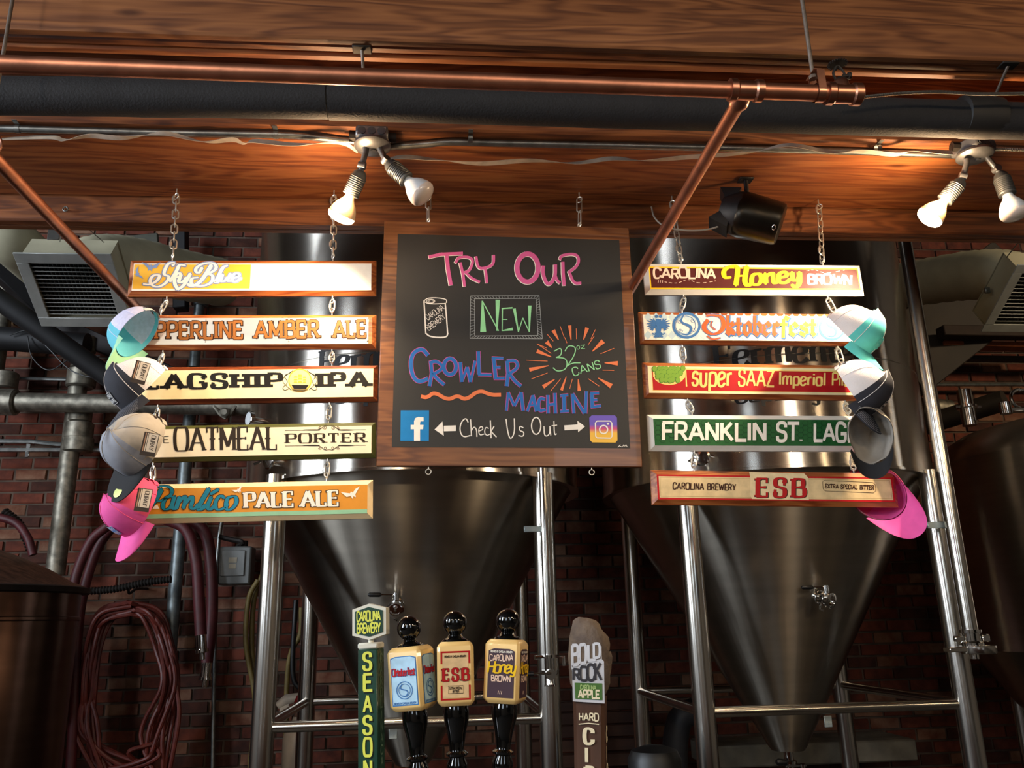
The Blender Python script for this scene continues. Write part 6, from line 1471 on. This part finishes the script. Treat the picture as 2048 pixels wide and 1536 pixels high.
# ================================================================== baseball caps hung on the sign chains
def mesh_cloth(name, c): return mat(name, c, .85, noise=.1, nscale=8, bump=.5, bscale=420)
RA, RBk = .084, .099
def csurf(th, t, s=1.0):
    h = .118+.012*sin(th); f = max(0, 1-t**2.5)**(1/2.1)
    return V((cos(th)*RA*f*s, sin(th)*RBk*f*s, h*t*s+.0))
def cap(label, px, d, Fv, Tv, mf, mb, mbrim, patch=None, tagp=None, brim_len=.07, flatb=False, stitch=None, scale=1.0, squash=1.0, strapc=None, under=None, sticker=None, crumple=0, inside=None):
    c = PY(*px, d); y = V(Fv).normalized(); z = V(Tv); z = (z-y*z.dot(y)).normalized(); x = y.cross(z)
    mx = Matrix((x, y, z)).transposed().to_4x4(); mx.translation = c; mx = mx @ Matrix.Diagonal((scale*squash, scale, scale, 1)) @ Matrix.Translation((0, 0, -.055))
    wm = mx.copy(); loc = Matrix.Translation(mx.translation)
    T = thing('baseball_cap', label, 'cap', loc, 'baseball caps on the sign chains'); rel = loc.inverted() @ mx
    rnd = random.Random(len(label)); ph = [rnd.uniform(0, 6) for _ in range(4)]
    def cr_(th, t, s=1.0):
        p = csurf(th, t, s); n = p.normalized()
        w_ = crumple*(sin(3*th+ph[0]+4*t)*.5+sin(5*th+ph[1]-6*t)*.3+sin(9*th+9*t+ph[2])*.15); return p+n*w_
    def L(name, t, m_, par=T):
        t.v = [rel @ p for p in t.v]; return obj(name, t, m_, par, local=True)
    n1, n2 = 72, 18
    for nm, m_, sel in (('front_panel', mf, lambda a: abs(a) < R(75)), ('back_panels', mb, lambda a: abs(a) >= R(75))):
        t = M(); inner = M()
        for i in range(n1):
            a0, a1 = 2*pi*i/n1, 2*pi*(i+1)/n1; am = (a0+a1)/2-pi/2; am = (am+pi) % (2*pi)-pi
            if not sel(am): continue
            for j in range(n2):
                t0, t1 = j/n2, (j+1)/n2
                if abs(abs(am)-pi) < R(32) and t1 < .42*(1-(abs(abs(am)-pi)/R(34))**2)**.5+.02: continue
                rib = 1.0
                t.add([cr_(a0, t0), cr_(a1, t0), cr_(a1, t1), cr_(a0, t1)], [(0, 1, 2, 3)]); 
                t.add([cr_(a0, t0, .982), cr_(a0, t1, .982), cr_(a1, t1, .982), cr_(a1, t0, .982)], [(0, 1, 2, 3)])
        tt = t; bm = bmesh.new(); vs = [bm.verts.new(p) for p in t.v]
        for f in t.f:
            try: bm.faces.new([vs[i] for i in f])
            except ValueError: pass
        bmesh.ops.remove_doubles(bm, verts=bm.verts, dist=1e-5); t = M().bm(bm); L(nm, t, m_)
    # seams
    t = M()
    for a_ in (0, R(60), R(120), R(180), R(240), R(300)):
        t.tube([cr_(a_+pi/2, q/14, 1.004) for q in range(15)], .0011, 5)
    L('seams', t, mb)
    t = M(); t.ball(cr_(0, 1)+V((0, 0, 0)), .006, 10, (1, 1, .5)); L('button', t, mf)
    # sweatband
    t = M(); P = [cr_(2*pi*i/48, .0, .975) for i in range(48)]
    vs = [p for p in P]+[p+V((0, 0, .024)) for p in P]; t.add(vs, [(i, (i+1) % 48, 48+(i+1) % 48, 48+i) for i in range(48)]); L('sweatband', t, inside or mb)
    # back strap with snaps
    sp = [cr_(-pi/2+R(a_), .03, 1.0)+V((0, -.002*abs(cos(R(a_)*2)), 0)) for a_ in range(-34, 35, 6)]
    t = M(); w_ = .009; vs = []
    for p in sp: vs += [p+V((0, 0, w_)), p-V((0, 0, w_))]
    t.add(vs, [(2*i, 2*i+1, 2*i+3, 2*i+2) for i in range(len(sp)-1)]); vs = [p*1.012 for p in vs]; t.add(vs, [(2*i, 2*i+2, 2*i+3, 2*i+1) for i in range(len(sp)-1)])
    L('back_strap', t, strapc or mb)
    # brim
    na, nr = 28, 8; top, bot = [], []
    for i in range(na+1):
        a_ = R(90-66+132*i/na); e0 = V((cos(a_)*RA*1.0, sin(a_)*RBk*1.0, .003)); u = (i/na*2-1)
        for j in range(nr+1):
            f = j/nr; ln = brim_len*(1-abs(u)**3.2)
            p = V((e0.x*(1+.05*f), e0.y+ln*f, e0.z)); dz = -.0-.010*f-(0 if flatb else 3.8*(p.x**2)*(.25+.75*f))
            p.z += dz; top.append(p+V((0, 0, .0015))); bot.append(p-V((0, 0, .0015)))
    t = M(); st = nr+1; N_ = len(top); fs = []
    for i in range(na):
        for j in range(nr): q = (i*st+j, i*st+j+1, (i+1)*st+j+1, (i+1)*st+j); fs.append(q); fs.append(tuple(N_+v for v in reversed(q)))
        fs.append((i*st+nr, (i+1)*st+nr, N_+(i+1)*st+nr, N_+i*st+nr)); fs.append(((i+1)*st, i*st, N_+i*st, N_+(i+1)*st))
    t.add(top+bot, fs); B_ = L('brim', t, mbrim)
    if stitch:
        t = M()
        for j in range(2, nr+1):
            for sg in (1,):
                t.tube([top[i*st+j]+(top[i*st+j-1]-top[i*st+j])*.5+V((0, 0, .0006)) for i in range(2, na-1)], .0006, 4)
                t.tube([bot[i*st+j]+(bot[i*st+j-1]-bot[i*st+j])*.5-V((0, 0, .0006)) for i in range(2, na-1)], .0006, 4)
        L('stitching', t, stitch, T)
    if sticker:
        p = top[(na//2)*st+nr-3]; t = M(); t.lathe([(.017, 0), (.017, .0008), (.015, .001), (0, .001)], V((p.x-.01, p.y, p.z)), (0, 0, 1), 24); L('round_sticker', t, sticker)
    def cpt(u, v, off=.0015):   # metres across the front, height above the rim
        th = pi/2-u/.092; p = cr_(th, min(.98, v/.13)); return p*(1+off/.09)
    if patch:
        mp_, mo_, mtx = patch; t = M(); n = 8; W_, z0_, z1_ = .026, .028, .068
        vs = [cpt(-W_+2*W_*i/n, z0_+(z1_-z0_)*j/4, .002) for i in range(n+1) for j in range(5)]
        t.add(vs, [(i*5+j, i*5+j+1, i*5+5+j+1, i*5+5+j) for i in range(n) for j in range(4)]); L('front_patch', t, mp_)
        class CA(Art):
            def loc(s, p, off): return rel @ cpt(p[0], p[1], .0022+off)
        A_ = CA(Matrix(), T, 0, False)
        for q in (((-W_, z0_), (W_, z0_)), ((W_, z0_), (W_, z1_)), ((W_, z1_), (-W_, z1_)), ((-W_, z1_), (-W_, z0_))):
            n_ = 8; P = [(q[0][0]+(q[1][0]-q[0][0])*i/n_, q[0][1]+(q[1][1]-q[0][1])*i/n_) for i in range(n_+1)]; A_.strip(P, .0012, mo_, 1, 'patch_border')
        A_.text('CAROLINA', (-W_*.88, .0525), (W_*.88, .0525), .0105, mtx, layer=1, wv=.2, gap=.15, name='patch_lettering', upv=(0, 1))
        A_.text('BREWERY', (-W_*.88, .0345), (W_*.88, .0345), .0105, mtx, layer=1, wv=.2, gap=.15, name='patch_lettering', upv=(0, 1)); A_.done()
    # swing tag
    if tagp:
        q, ang = tagp; th_, t_ = q; p = rel @ cr_(th_, t_); pw = loc @ p
        to = (CAM-pw).normalized(); base = pw+to*.022
        wz = V((sin(ang), 0, cos(ang))); yv = -to; zx = (wz-yv*wz.dot(yv)).normalized(); xx = yv.cross(zx)
        tm = Matrix((xx, yv, zx)).transposed().to_4x4(); tm.translation = base; W_, H_ = .040, .066
        t = M(); t.box((W_/2, .0006, H_/2), (W_, .001, H_)); t.v = [tm @ p_ for p_ in t.v]; Tg = obj('swing_tag', t, mat('tag_black', '3a2f28', .6), T)
        class TG(Art):
            def loc(s, p, off): return WM[Tg.name].inverted() @ (tm @ V((p[0], -off, p[1])))
        A_ = TG(Matrix(), Tg, 0, False); m_ = mat('tag_cream', 'e6d8c4', .6); mk = MATS['tag_black']
        A_.poly([(.013, .012), (W_-.002, .012), (W_-.002, H_-.002), (.013, H_-.002)], m_, 1, 'tag_print'); A_.poly([(.004, .012), (.007, .012), (.007, H_-.002), (.004, H_-.002)], mat('tag_copper', 'b58a6c', .6), 1, 'tag_print'); A_.poly([(.009, .012), (.0115, .012), (.0115, H_-.002), (.009, H_-.002)], m_, 1, 'tag_print')
        A_.text('OURAY', (.021, H_-.007), (.021, .017), .011, mk, layer=2, wv=.2, wh=.09, serif=.05, name='tag_lettering', gap=.15, upv=(1, 0)); A_.done()
    return T
cl_white = mesh_cloth('white_mesh_cloth', 'd9d2d0'); cl_teal = mat('teal_cloth', '4fb6b2', .85, noise=.06, nscale=40); cl_aqua = mat('aqua_cloth', '62b9c9', .85, noise=.06)
cl_navy = mat('charcoal_navy_cloth', '25262e', .85, noise=.1, nscale=60); cl_pink = mat('pink_cloth', 'e0529c', .8, noise=.05, nscale=40); cl_red = mat('pinkish_red_cloth', 'e04c78', .8, noise=.05)
cl_grey = mat('grey_twill_cloth', '8d9099', .85, noise=.06, nscale=50); cl_grey2 = mat('warm_grey_cloth', '9b948a', .85, noise=.08, nscale=30); cl_blk = mat('black_cloth', '121215', .85, noise=.1, nscale=60)
cl_lilac = mat('lilac_mesh', 'cfcbe0', .8, noise=.08, nscale=90); cl_green = mat('pale_green_cloth', '9fd0a8', .8, noise=.05); pt_blue = mat('patch_blue', '5f8fd0', .7); pt_white = mat('thread_white', 'd5d3d0', .7); pt_royal = mat('embroidery_blue', '2f68b8', .7)
dcap = 2.5
cap('teal and white mesh cap seen from behind, highest of the left-hand caps', (258, 655), dcap+.04, (-.55, .1, -.8), (-.72, .38, .5), cl_aqua, cl_lilac, cl_green, tagp=None, scale=.86, squash=.8, strapc=pt_white, inside=cl_aqua)
cap('navy cap with pale mesh back and stitched curved brim on the left', (262, 755), dcap-.01, (-.52, -.28, -.8), (-.64, -.45, .55), cl_navy, cl_white, cl_navy, patch=(cl_navy, pt_white, pt_white), tagp=((R(158), .42), .18), stitch=mat('grey_thread', '8a8a90', .7), scale=.92, brim_len=.075)
cap('grey cap with a flat black brim bearing a round sticker', (256, 878), dcap-.07, (-.4, -.05, -.9), (-.5, -.8, .25), cl_grey, cl_grey2, cl_blk, tagp=((R(160), .36), .12), flatb=True, scale=.96, crumple=.003, sticker=mat('sticker_yellow', 'd5dc82', .4), brim_len=.082)
cap('pink cap with a blue patch, lowest of the left-hand caps', (250, 1005), dcap+.03, (-.3, -.12, -.95), (-.7, -.68, .25), cl_pink, cl_red, cl_pink, patch=(pt_blue, pt_white, pt_white), tagp=((R(165), .4), .1), scale=.9, brim_len=.08)
cap('white-backed teal cap brightly lit, highest of the right-hand caps', (1722, 648), dcap-.04, (.48, -.3, -.82), (.58, -.6, .5), cl_teal, cl_white, cl_teal, patch=(cl_teal, mat('pale_teal_thread', '7cc8c4', .7), MATS['pale_teal_thread'] if 'pale_teal_thread' in MATS else pt_white), scale=.94)
cap('black cap with white mesh back and stitched brim on the right', (1736, 764), dcap-.08, (.42, -.12, -.9), (.66, -.6, .4), cl_navy, cl_white, cl_navy, patch=(cl_navy, pt_white, pt_white), stitch=MATS['grey_thread'], scale=.94, brim_len=.07)
cap('slumped grey cap with its opening showing, third of the right-hand caps', (1742, 866), dcap-.05, (.15, .35, -.9), (.45, .8, -.35), cl_grey2, cl_grey2, cl_blk, scale=.9, crumple=.007, squash=.85, brim_len=.05)
cap('pink cap slung over the end of the bottom right sign', (1758, 985), dcap+.14, (.5, -.3, -.72), (.45, .75, .2), cl_pink, cl_red, cl_pink, scale=1.0, brim_len=.085, inside=mat('pale_lining', 'c9b9c4', .8))

# ================================================================== beer tap handles
m_gblack = mat('gloss_black_lacquer', '060606', .08, 0, noise=.02, coat=.6)
m_hcream = mat('yellow_cream_lacquer', 'ebc680', .35, noise=.04, coat=.3)
DT_ = 1.32
def handle(label, ptop, pbot, sq_yaw, draw, bw=.0285):
    """turned black handle: knob, collar, four-sided body with printed faces, baluster shaft"""
    a = PY(*ptop, DT_); b = PY(*pbot, DT_); k = pxs(a); ax = (a-b).normalized(); L_ = (a-b).length
    mx = frame(b, V((1, 0, 0))-ax*ax.x, ax); T = thing('beer_tap', label, 'beer tap', mx, 'turned black tap handles')
    def P(px_): return L_-px_*k        # pixels below the knob centre -> height
    L = lambda t, n, m_, q=T: obj(n, t, m_, q, local=True)
    r_ = 24*k
    L(M().lathe([(10*k, P(26))]+[(r_*sin(t_), P(0)+r_*cos(t_)) for t_ in [pi*.86-pi*.86*i/14 for i in range(15)]], (0, 0, 0), (0, 0, 1), 32), 'knob', m_gblack)
    L(M().lathe([(26*k, P(38)), (27*k, P(35)), (25*k, P(31)), (17*k, P(28)), (14*k, P(24)), (11*k, P(20))], (0, 0, 0), (0, 0, 1), 28), 'collar', m_gblack)
    # body
    z1, z0 = P(35), P(153); t = M(); rings = []; h_ = bw
    def sqr(s, z): 
        out = []; c_ = .16
        for q in range(4):
            for e_ in (-1, 1):
                an = q*pi/2-pi/2; u = V((cos(an), sin(an), 0)); v_ = V((-sin(an), cos(an), 0)); out.append(u*h_*s+v_*e_*h_*(1-c_)*s+V((0, 0, z)))
        return [Matrix.Rotation(sq_yaw, 3, 'Z') @ p for p in out]
    lv = [(.8, z0-.0), (.93, z0+5*k), (1, z0+10*k), (1, z1-10*k), (.93, z1-5*k), (.78, z1)]
    vs = []; fs = []
    for s_, z in lv: vs += sqr(s_, z)
    for i in range(len(lv)-1):
        for j in range(8): fs.append((i*8+j, i*8+(j+1) % 8, i*8+8+(j+1) % 8, i*8+8+j))
    fs += [tuple(reversed(range(8))), tuple(range((len(lv)-1)*8, len(lv)*8))]; t.add(vs, fs); L(t, 'body', m_hcream)
    L(M().lathe([(14*k, P(420)), (14*k, P(380)), (21*k, P(374)), (22*k, P(368)), (13*k, P(360)), (11*k, P(330)), (16*k, P(296)), (19*k, P(290)), (21*k, P(284)), (19*k, P(279)), (16*k, P(276)), (20*k, P(268)), (20*k, P(258)), (15*k, P(248)), (15*k, P(246)), (20*k, P(244)), (21*k, P(240)), (15*k, P(236)), (14*k, P(232)), (18*k, P(205)), (24*k, P(180)), (25*k, P(165)), (23*k, P(153))], (0, 0, 0), (0, 0, 1), 32), 'shaft', m_gblack)
    L(M().lathe([(9*k, P(470)), (12*k, P(466)), (12*k, P(420))], (0, 0, 0), (0, 0, 1), 20), 'ferrule', m_chrome)
    zc_ = (z0+z1)/2
    for f_ in ((0, 1) if sq_yaw < -.05 else (0,)):
        fm = mx @ Matrix.Rotation(sq_yaw+f_*pi/2, 4, 'Z') @ Matrix.Translation((0, -h_, zc_))
        class HA(Art):
            def loc(s, p, off, fm=fm, T=T): return WM[T.name].inverted() @ (fm @ V((p[0]*k*1.1, -off, p[1]*k*1.04)))
        A_ = HA(Matrix(), T, 0, False); draw(A_); A_.done()
    return T
def bx_(A_, x0, y0, x1, y1, mt, ly, nm='label_print'): A_.poly([(x0, y0), (x1, y0), (x1, y1), (x0, y1)], mt, ly, nm)
def arch(A_, x0, y0, x1, y1, r_, mt, ly, nm='label_print'): A_.poly([(x0, y0), (x1, y0), (x1, y1-r_), (x1*.5+x0*.5+.3*(x1-x0), y1), (x0*.5+x1*.5-.3*(x1-x0), y1), (x0, y1-r_)], mt, ly, nm)
up_ = dict(upv=(0, 1))
def d_okt(A_):
    arch(A_, -25, -46, 25, 41, 3, paint('label_blue_rule', '3a78b8'), 1); arch(A_, -23.5, -44, 23.5, 39.5, 3, mat('label_ice_blue', 'a9cfe6', .5, noise=.12, nscale=60), 2)
    A_.text('Oktoberfest', (-22, 7), (22, 7), 12, p_ob, layer=3, wv=.26, nib=.75, gap=.1, name='label_lettering', grow=.3, **up_); A_.text('Oktoberfest', (-22, 7.5), (22, 7.5), 12, p_red, layer=4, wv=.22, nib=.75, gap=.1, name='label_lettering', **up_)
    A_.ring((0, -19), 15, 1.5, p_ob, 3, 'label_emblem'); A_.ring((0, -19), 11, 1, p_ob, 3, 'label_emblem'); A_.strip(bs([(-4, -8), (-10, -16), (8, -20), (3, -30), (-6, -28)], 3), 2, p_ob, 3, 'label_emblem')
    A_.text('BREWED BY CAROLINA BREWERY', (-21, -43), (21, -43), 3, p_ob, layer=3, wv=.25, name='label_lettering', **up_)
def d_esb(A_):
    q = (-26, -46, 26, 40)
    for (x0, y0, x1, y1) in ((-26, 37, 26, 40), (-26, -46, 26, -43), (-26, 18, -23, 40), (23, 18, 26, 40), (-26, -46, -23, -20), (23, -46, 26, -20)): bx_(A_, x0, y0, x1, y1, p_red, 1)
    bx_(A_, -22.5, -42, 22.5, 36.5, mat('label_marble', 'e2c190', .5, noise=.12, nscale=70), 1)
    text2(A_, 'ESB', (-22, -12), (22, -12), 21, p_red, p_tko, .5, wv=.26, wh=.1, serif=.05, sth=.09, gap=.42, upv=(0, 1), name='label_lettering')
    A_.text('BREWED BY CAROLINA BREWERY', (-19, 29), (19, 29), 3.4, p_tko, layer=3, wv=.25, name='label_lettering', **up_)
    A_.strip([(-13, -21), (13, -21), (13, -34), (-13, -34)], .8, p_tko, 3, 'label_border', True)
    A_.text('EXTRA SPECIAL', (-11, -27), (11, -27), 3.8, p_tko, layer=3, wv=.25, name='label_lettering', **up_); A_.text('BITTER', (-5.5, -32.5), (5.5, -32.5), 3.8, p_tko, layer=3, wv=.25, name='label_lettering', **up_)
def d_hon(A_):
    arch(A_, -24, -46, 24, 40, 4, mat('label_plum', '3b2130', .5, noise=.1), 1)
    A_.text('BREWED BY CAROLINA BREWERY', (-20, 33), (20, 33), 3.2, p_wh, layer=2, wv=.25, name='label_lettering', **up_)
    A_.text('CAROLINA', (-21, 18), (21, 20), 10, p_pink, layer=2, wv=.2, gap=.14, name='label_lettering', jit=.08, **up_)
    A_.text('Honey', (-25, -3), (26, -1), 20, p_hy, layer=3, wv=.2, wh=.14, gap=.03, name='label_lettering', slant=.15, **up_)
    A_.text('BROWN', (-17, -18), (18, -17), 10, p_pink, layer=2, wv=.2, gap=.14, name='label_lettering', jit=.08, **up_)
    for i in range(3): A_.line([(-4+i*3, -40), (-3+i*3, -34)], 1, p_pink, 2, 'label_print')
handle('black ball-topped tap handle with a pale blue label, left of the three', (818, 1256), (846, 1680), -.42, d_okt, .0272)
handle('black ball-topped tap handle with red lettered cream label, middle of the three', (910, 1246), (916, 1670), -.03, d_esb, .0272)
handle('black ball-topped tap handle with a dark plum label, right of the three', (1016, 1242), (1000, 1668), -.36, d_hon, .0272)

# green seasonal handle with hexagonal badge
m_hg = mat('bottle_green_paint', '123a2a', .35, noise=.08, coat=.3); m_hw = mat('pearly_white', 'cfcdbd', .4, noise=.05); p_ylw = paint('handle_yellow', 'd6d957')
a = PY(742, 1289, DT_); b = PY(744, 1690, DT_); k = pxs(a); ax = (a-b).normalized(); L_ = (a-b).length
mx = frame(b, V((1, 0, 0))-ax*ax.x, ax) @ Matrix.Rotation(-.32, 4, 'Z')
T = thing('beer_tap', 'square dark green tap handle with stacked yellow letters and hexagonal badge', 'beer tap', mx)
hw = 20.5*k
obj('post', M().bbox((0, 0, (L_-8*k)/2), (2*hw, 2*hw*.9, L_-8*k), .0015), m_hg, T, local=True)
obj('top_cap', M().bbox((0, 0, L_-2*k), (2*hw+.001, 2*hw*.9+.001, 12*k), .002), m_hw, T, local=True)
obj('stem', M().cyl((0, 0, L_), (0, 0, L_+18*k), 5.5*k, 12), m_hw, T, local=True)
hc = V((0, 0, L_+44*k)); hexp = [V((36*k*x_, 0, 35*k*z_)) for x_, z_ in ((0, 1), (1, .72), (1, -.72), (0, -1), (-1, -.72), (-1, .72))]
obj('badge', M().prism([hc+p for p in hexp], (0, -.007, 0), (0, .007, 0)), m_hw, T, local=True)
obj('badge_face', M().prism([hc+p*.82 for p in hexp], (0, -.0085, 0), (0, -.0069, 0)), m_hg, T, local=True)
A_ = Art(Matrix(), T, -.0086, False)
class LA(Art):
    def __init__(s, T, y0, oz, k, ox=0, rot=0, side=None): super().__init__(Matrix(), T, y0, False); s.oz = oz; s.k = k; s.ox = ox; s.side = side
    def loc(s, p, off):
        if s.side is None: return V((s.ox+p[0]*s.k, s.y0-off, s.oz+p[1]*s.k))
        return V((s.side+off, s.ox+p[0]*s.k, s.oz+p[1]*s.k))
A_ = LA(T, -.0086, hc.z, k); A_.text('CAROLINA', (-25, 2), (25, 2), 18, p_ylw, layer=1, wv=.22, gap=.12, name='badge_lettering', upv=(0, 1)); A_.text('BREWERY', (-25, -21), (25, -21), 18, p_ylw, layer=1, wv=.22, gap=.12, name='badge_lettering', upv=(0, 1)); A_.done()
A_ = LA(T, -hw*.9, L_, k)
for i, c_ in enumerate('SEASONAL'):
    A_.text(c_, (-7.5, -47-i*39), (8, -47-i*39), 30, paint('drop_black', '0c120e'), layer=1, wv=.25, wh=.17, name='stacked_letter_shadow', upv=(0, 1), shift=(1.5, -1.5)); A_.text(c_, (-7.5, -46-i*39), (8, -46-i*39), 30, p_ylw, layer=2, wv=.25, wh=.17, name='stacked_letter', upv=(0, 1))
A_.done()
A_ = LA(T, 0, L_, k, side=hw)
for i in range(16): A_.text('CAROLINA'[i % 8], (-5, -34-i*21), (6, -34-i*21), 15, mat('faint_grey_green', '4f6a58', .5), layer=1, wv=.2, name='side_lettering', upv=(0, 1))
A_.done()
obj('ferrule', M().cyl((0, 0, -.02), (0, 0, .0), .009, 16), m_chrome, T, local=True)

# cider handle topped by a rock
m_rock = mat('rock_grey_brown', '5d5048', .85, noise=.3, nscale=30, bump=.8, bscale=90, col2='7d6c5a'); m_cb = mat('cider_brown', '4c3122', .5, noise=.12, nscale=20, stretch=(4, 4, .6)); p_sil = mat('silver_grey_print', 'c3c5cc', .4); p_cream2 = paint('letter_cream', 'eadfbe'); p_cg = mat('apple_green_print', '3f6a24', .5, noise=.15, nscale=20)
a = PY(1178, 1245, DT_); b = PY(1184, 1690, DT_); k = pxs(a); ax = (a-b).normalized(); L_ = (a-b).length
mx = frame(b, V((1, 0, 0))-ax*ax.x, ax) @ Matrix.Rotation(-.3, 4, 'Z')
T = thing('beer_tap', 'brown cider tap handle shaped like a boulder on a post with stacked letters', 'beer tap', mx)
t = M(); z_ = L_-138*k
vs = []; fs = []
for (zz, w_, dp) in ((0, 28, 24), (z_-40*k, 30, 25), (z_, 31, 28)):
    for (sx_, sy_) in ((-1, -.75), (-.78, -1), (.78, -1), (1, -.75), (1, .75), (.78, 1), (-.78, 1), (-1, .75)): vs.append(V((sx_*w_*k, sy_*dp*k, zz)))
for i in range(2):
    for j in range(8): fs.append((i*8+j, i*8+(j+1) % 8, i*8+8+(j+1) % 8, i*8+8+j))
fs += [tuple(reversed(range(8))), tuple(range(16, 24))]; t.add(vs, fs); obj('post', t, m_cb, T, local=True)
bm = bmesh.new(); bmesh.ops.create_icosphere(bm, subdivisions=4, radius=1)
from mathutils import noise as mn
cz = L_-76*k
for v in bm.verts:
    p = v.co.copy(); e_ = 2.6
    nn = (abs(p.x)**e_+abs(p.y)**e_+abs(p.z)**e_)**(-1/e_); q = p*nn
    f = 1+.10*mn.noise(q*2.2+V((3, 1, 7)))+.05*mn.noise(q*5.5)+.022*mn.noise(q*13)
    if q.x > .5: f *= 1+.045*sin((q.z*11+q.y*4))
    top_ = -.16*q.x if q.z > .3 else 0
    x_ = q.x*41*k*f; y_ = q.y*34*k*f; zz = (q.z*(1+0)+top_)*84*k*(f*.5+.5)
    if q.y < 0: y_ = max(y_, -31*k)          # flat front where the plate sits
    if q.z < -.4: s_ = 1-.25*(-.4-q.z)/.6; x_ *= s_; y_ *= s_
    v.co = V((x_, y_, zz+cz))
t = M().bm(bm); obj('boulder', t, m_rock, T, local=True)
pw = 29
obj('name_plate', M().prism([V((x_*k, 0, L_-y_*k)) for x_, y_ in ((-31, 40), (28, 44), (28, 68), (32, 72), (32, 148), (-29, 146), (-30, 90), (-32, 84))], (0, -33.5*k, 0), (0, -30*k, 0)), p_sil, T, local=True)
A_ = LA(T, -33.6*k, L_, k)
A_.poly([(-32, -35), (26, -40), (26, -67), (-30, -84)], m_rock, 1, 'plate_ground')
for c_, x0, y0, h_ in (('B', -30, -80, 36), ('O', -15, -76, 33), ('L', 1, -71, 28), ('D', 12, -66, 26)): A_.text(c_, (x0, y0), (x0+12.5, y0+1.5), h_, p_sil, layer=3, wv=.2, wh=.16, name='raised_lettering', upv=(0, 1), grow=.5)
for c_, x0, y0, h_ in (('R', -28, -107, 20), ('O', -13.5, -107, 24), ('C', 0.5, -106, 27), ('K', 14, -106, 31)): A_.text(c_, (x0, y0), (x0+13, y0), h_, mat('plate_black', '26232a', .5), layer=3, wv=.24, wh=.2, name='plate_lettering', upv=(0, 1))
A_.poly([(-25, -112), (28, -112), (28, -142), (-24, -141)], p_cg, 3, 'green_label')
A_.text('CAROLINA', (-14, -124), (16, -124), 8, mat('pale_green_letter', 'a9c77c', .5), layer=4, wv=.2, name='plate_lettering', upv=(0, 1)); A_.text('APPLE', (-18, -139), (22, -139), 14, p_cream2, layer=4, wv=.24, name='plate_lettering', upv=(0, 1)); A_.done()
A_ = LA(T, -27.6*k, L_, k)
A_.text('HARD', (-18, -180), (19, -180), 13, p_cream2, layer=2, wv=.2, name='post_lettering', upv=(0, 1)); A_.strip([(-19, -187), (0, -184.5), (20, -186)], 1.8, p_cream2, 2, 'post_lettering')
for i, c_ in enumerate('CIDER'): A_.text(c_, (-8, -220-i*33), (8 if c_ != 'I' else 0, -220-i*33) if c_ != 'I' else (-1, -220-i*33), 25, p_cream2, layer=2, wv=.34 if c_ != 'I' else .22, wh=.2, name='stacked_letter', upv=(0, 1))
A_.done()
A_ = LA(T, 0, L_, k, side=30.2*k)
for i, c_ in enumerate('CIDER'): A_.text(c_, (-9, -218-i*33), (9 if c_ != 'I' else -7, -218-i*33), 25, p_cream2, layer=2, wv=.3, wh=.16, name='side_lettering', upv=(0, 1))
A_.done()
obj('ferrule', M().cyl((0, 0, -.02), (0, 0, .0), .009, 16), m_chrome, T, local=True)

# tap tower rail below the frame that carries the handles, and the bar it stands on
zt_ = PY(900, 1690, DT_).z-.036
xs_ = [PY(x_, 1690, DT_).x for x_ in (744, 846, 916, 1000, 1184)]
T = thing('tap_tower', 'chrome beer tap tower rail under the tap handles', 'tap tower', (xs_[2], DT_+.06, zt_-.3))
obj('rail', M().lathe([(.04, 0), (.045, .01), (.045, .6), (.04, .61)], (xs_[2]-.32, DT_+.08, zt_-.07), (1, 0, 0), 32), m_chrome, T)
for x_ in (xs_[2]-.22, xs_[2]+.2): obj('column', M().lathe([(.06, 0), (.06, .01), (.035, .02), (.035, zt_-.1-1.02)], (x_, DT_+.08, 1.004), (0, 0, 1), 28), m_chrome, T)
for x_ in xs_:
    t = M(); t.cyl((x_, DT_+.05, zt_-.07), (x_, DT_-.02, zt_-.06), .013, 16); t.cyl((x_, DT_, zt_-.075), (x_, DT_, zt_+.012), .014, 16); t.cyl((x_, DT_-.02, zt_-.06), (x_, DT_-.05, zt_-.12), .01, 14); obj('faucet', t, m_chrome, T)
m_bar = wood('bar_top_wood', '3a1d0e', '5a2e15', '6f3d1f', 1.0, .3, coat=.4)
T = thing('bar_counter', 'dark wooden bar counter below the picture', 'counter', (.2, DT_+.2, 0))
obj('bar_top', M().bbox((.2, DT_+.1, .98), (4.2, .62, .045), .008), m_bar, T); obj('bar_front', M().bbox((.2, DT_+.12, .48), (4.1, .5, .955), .006), m_bar, T)
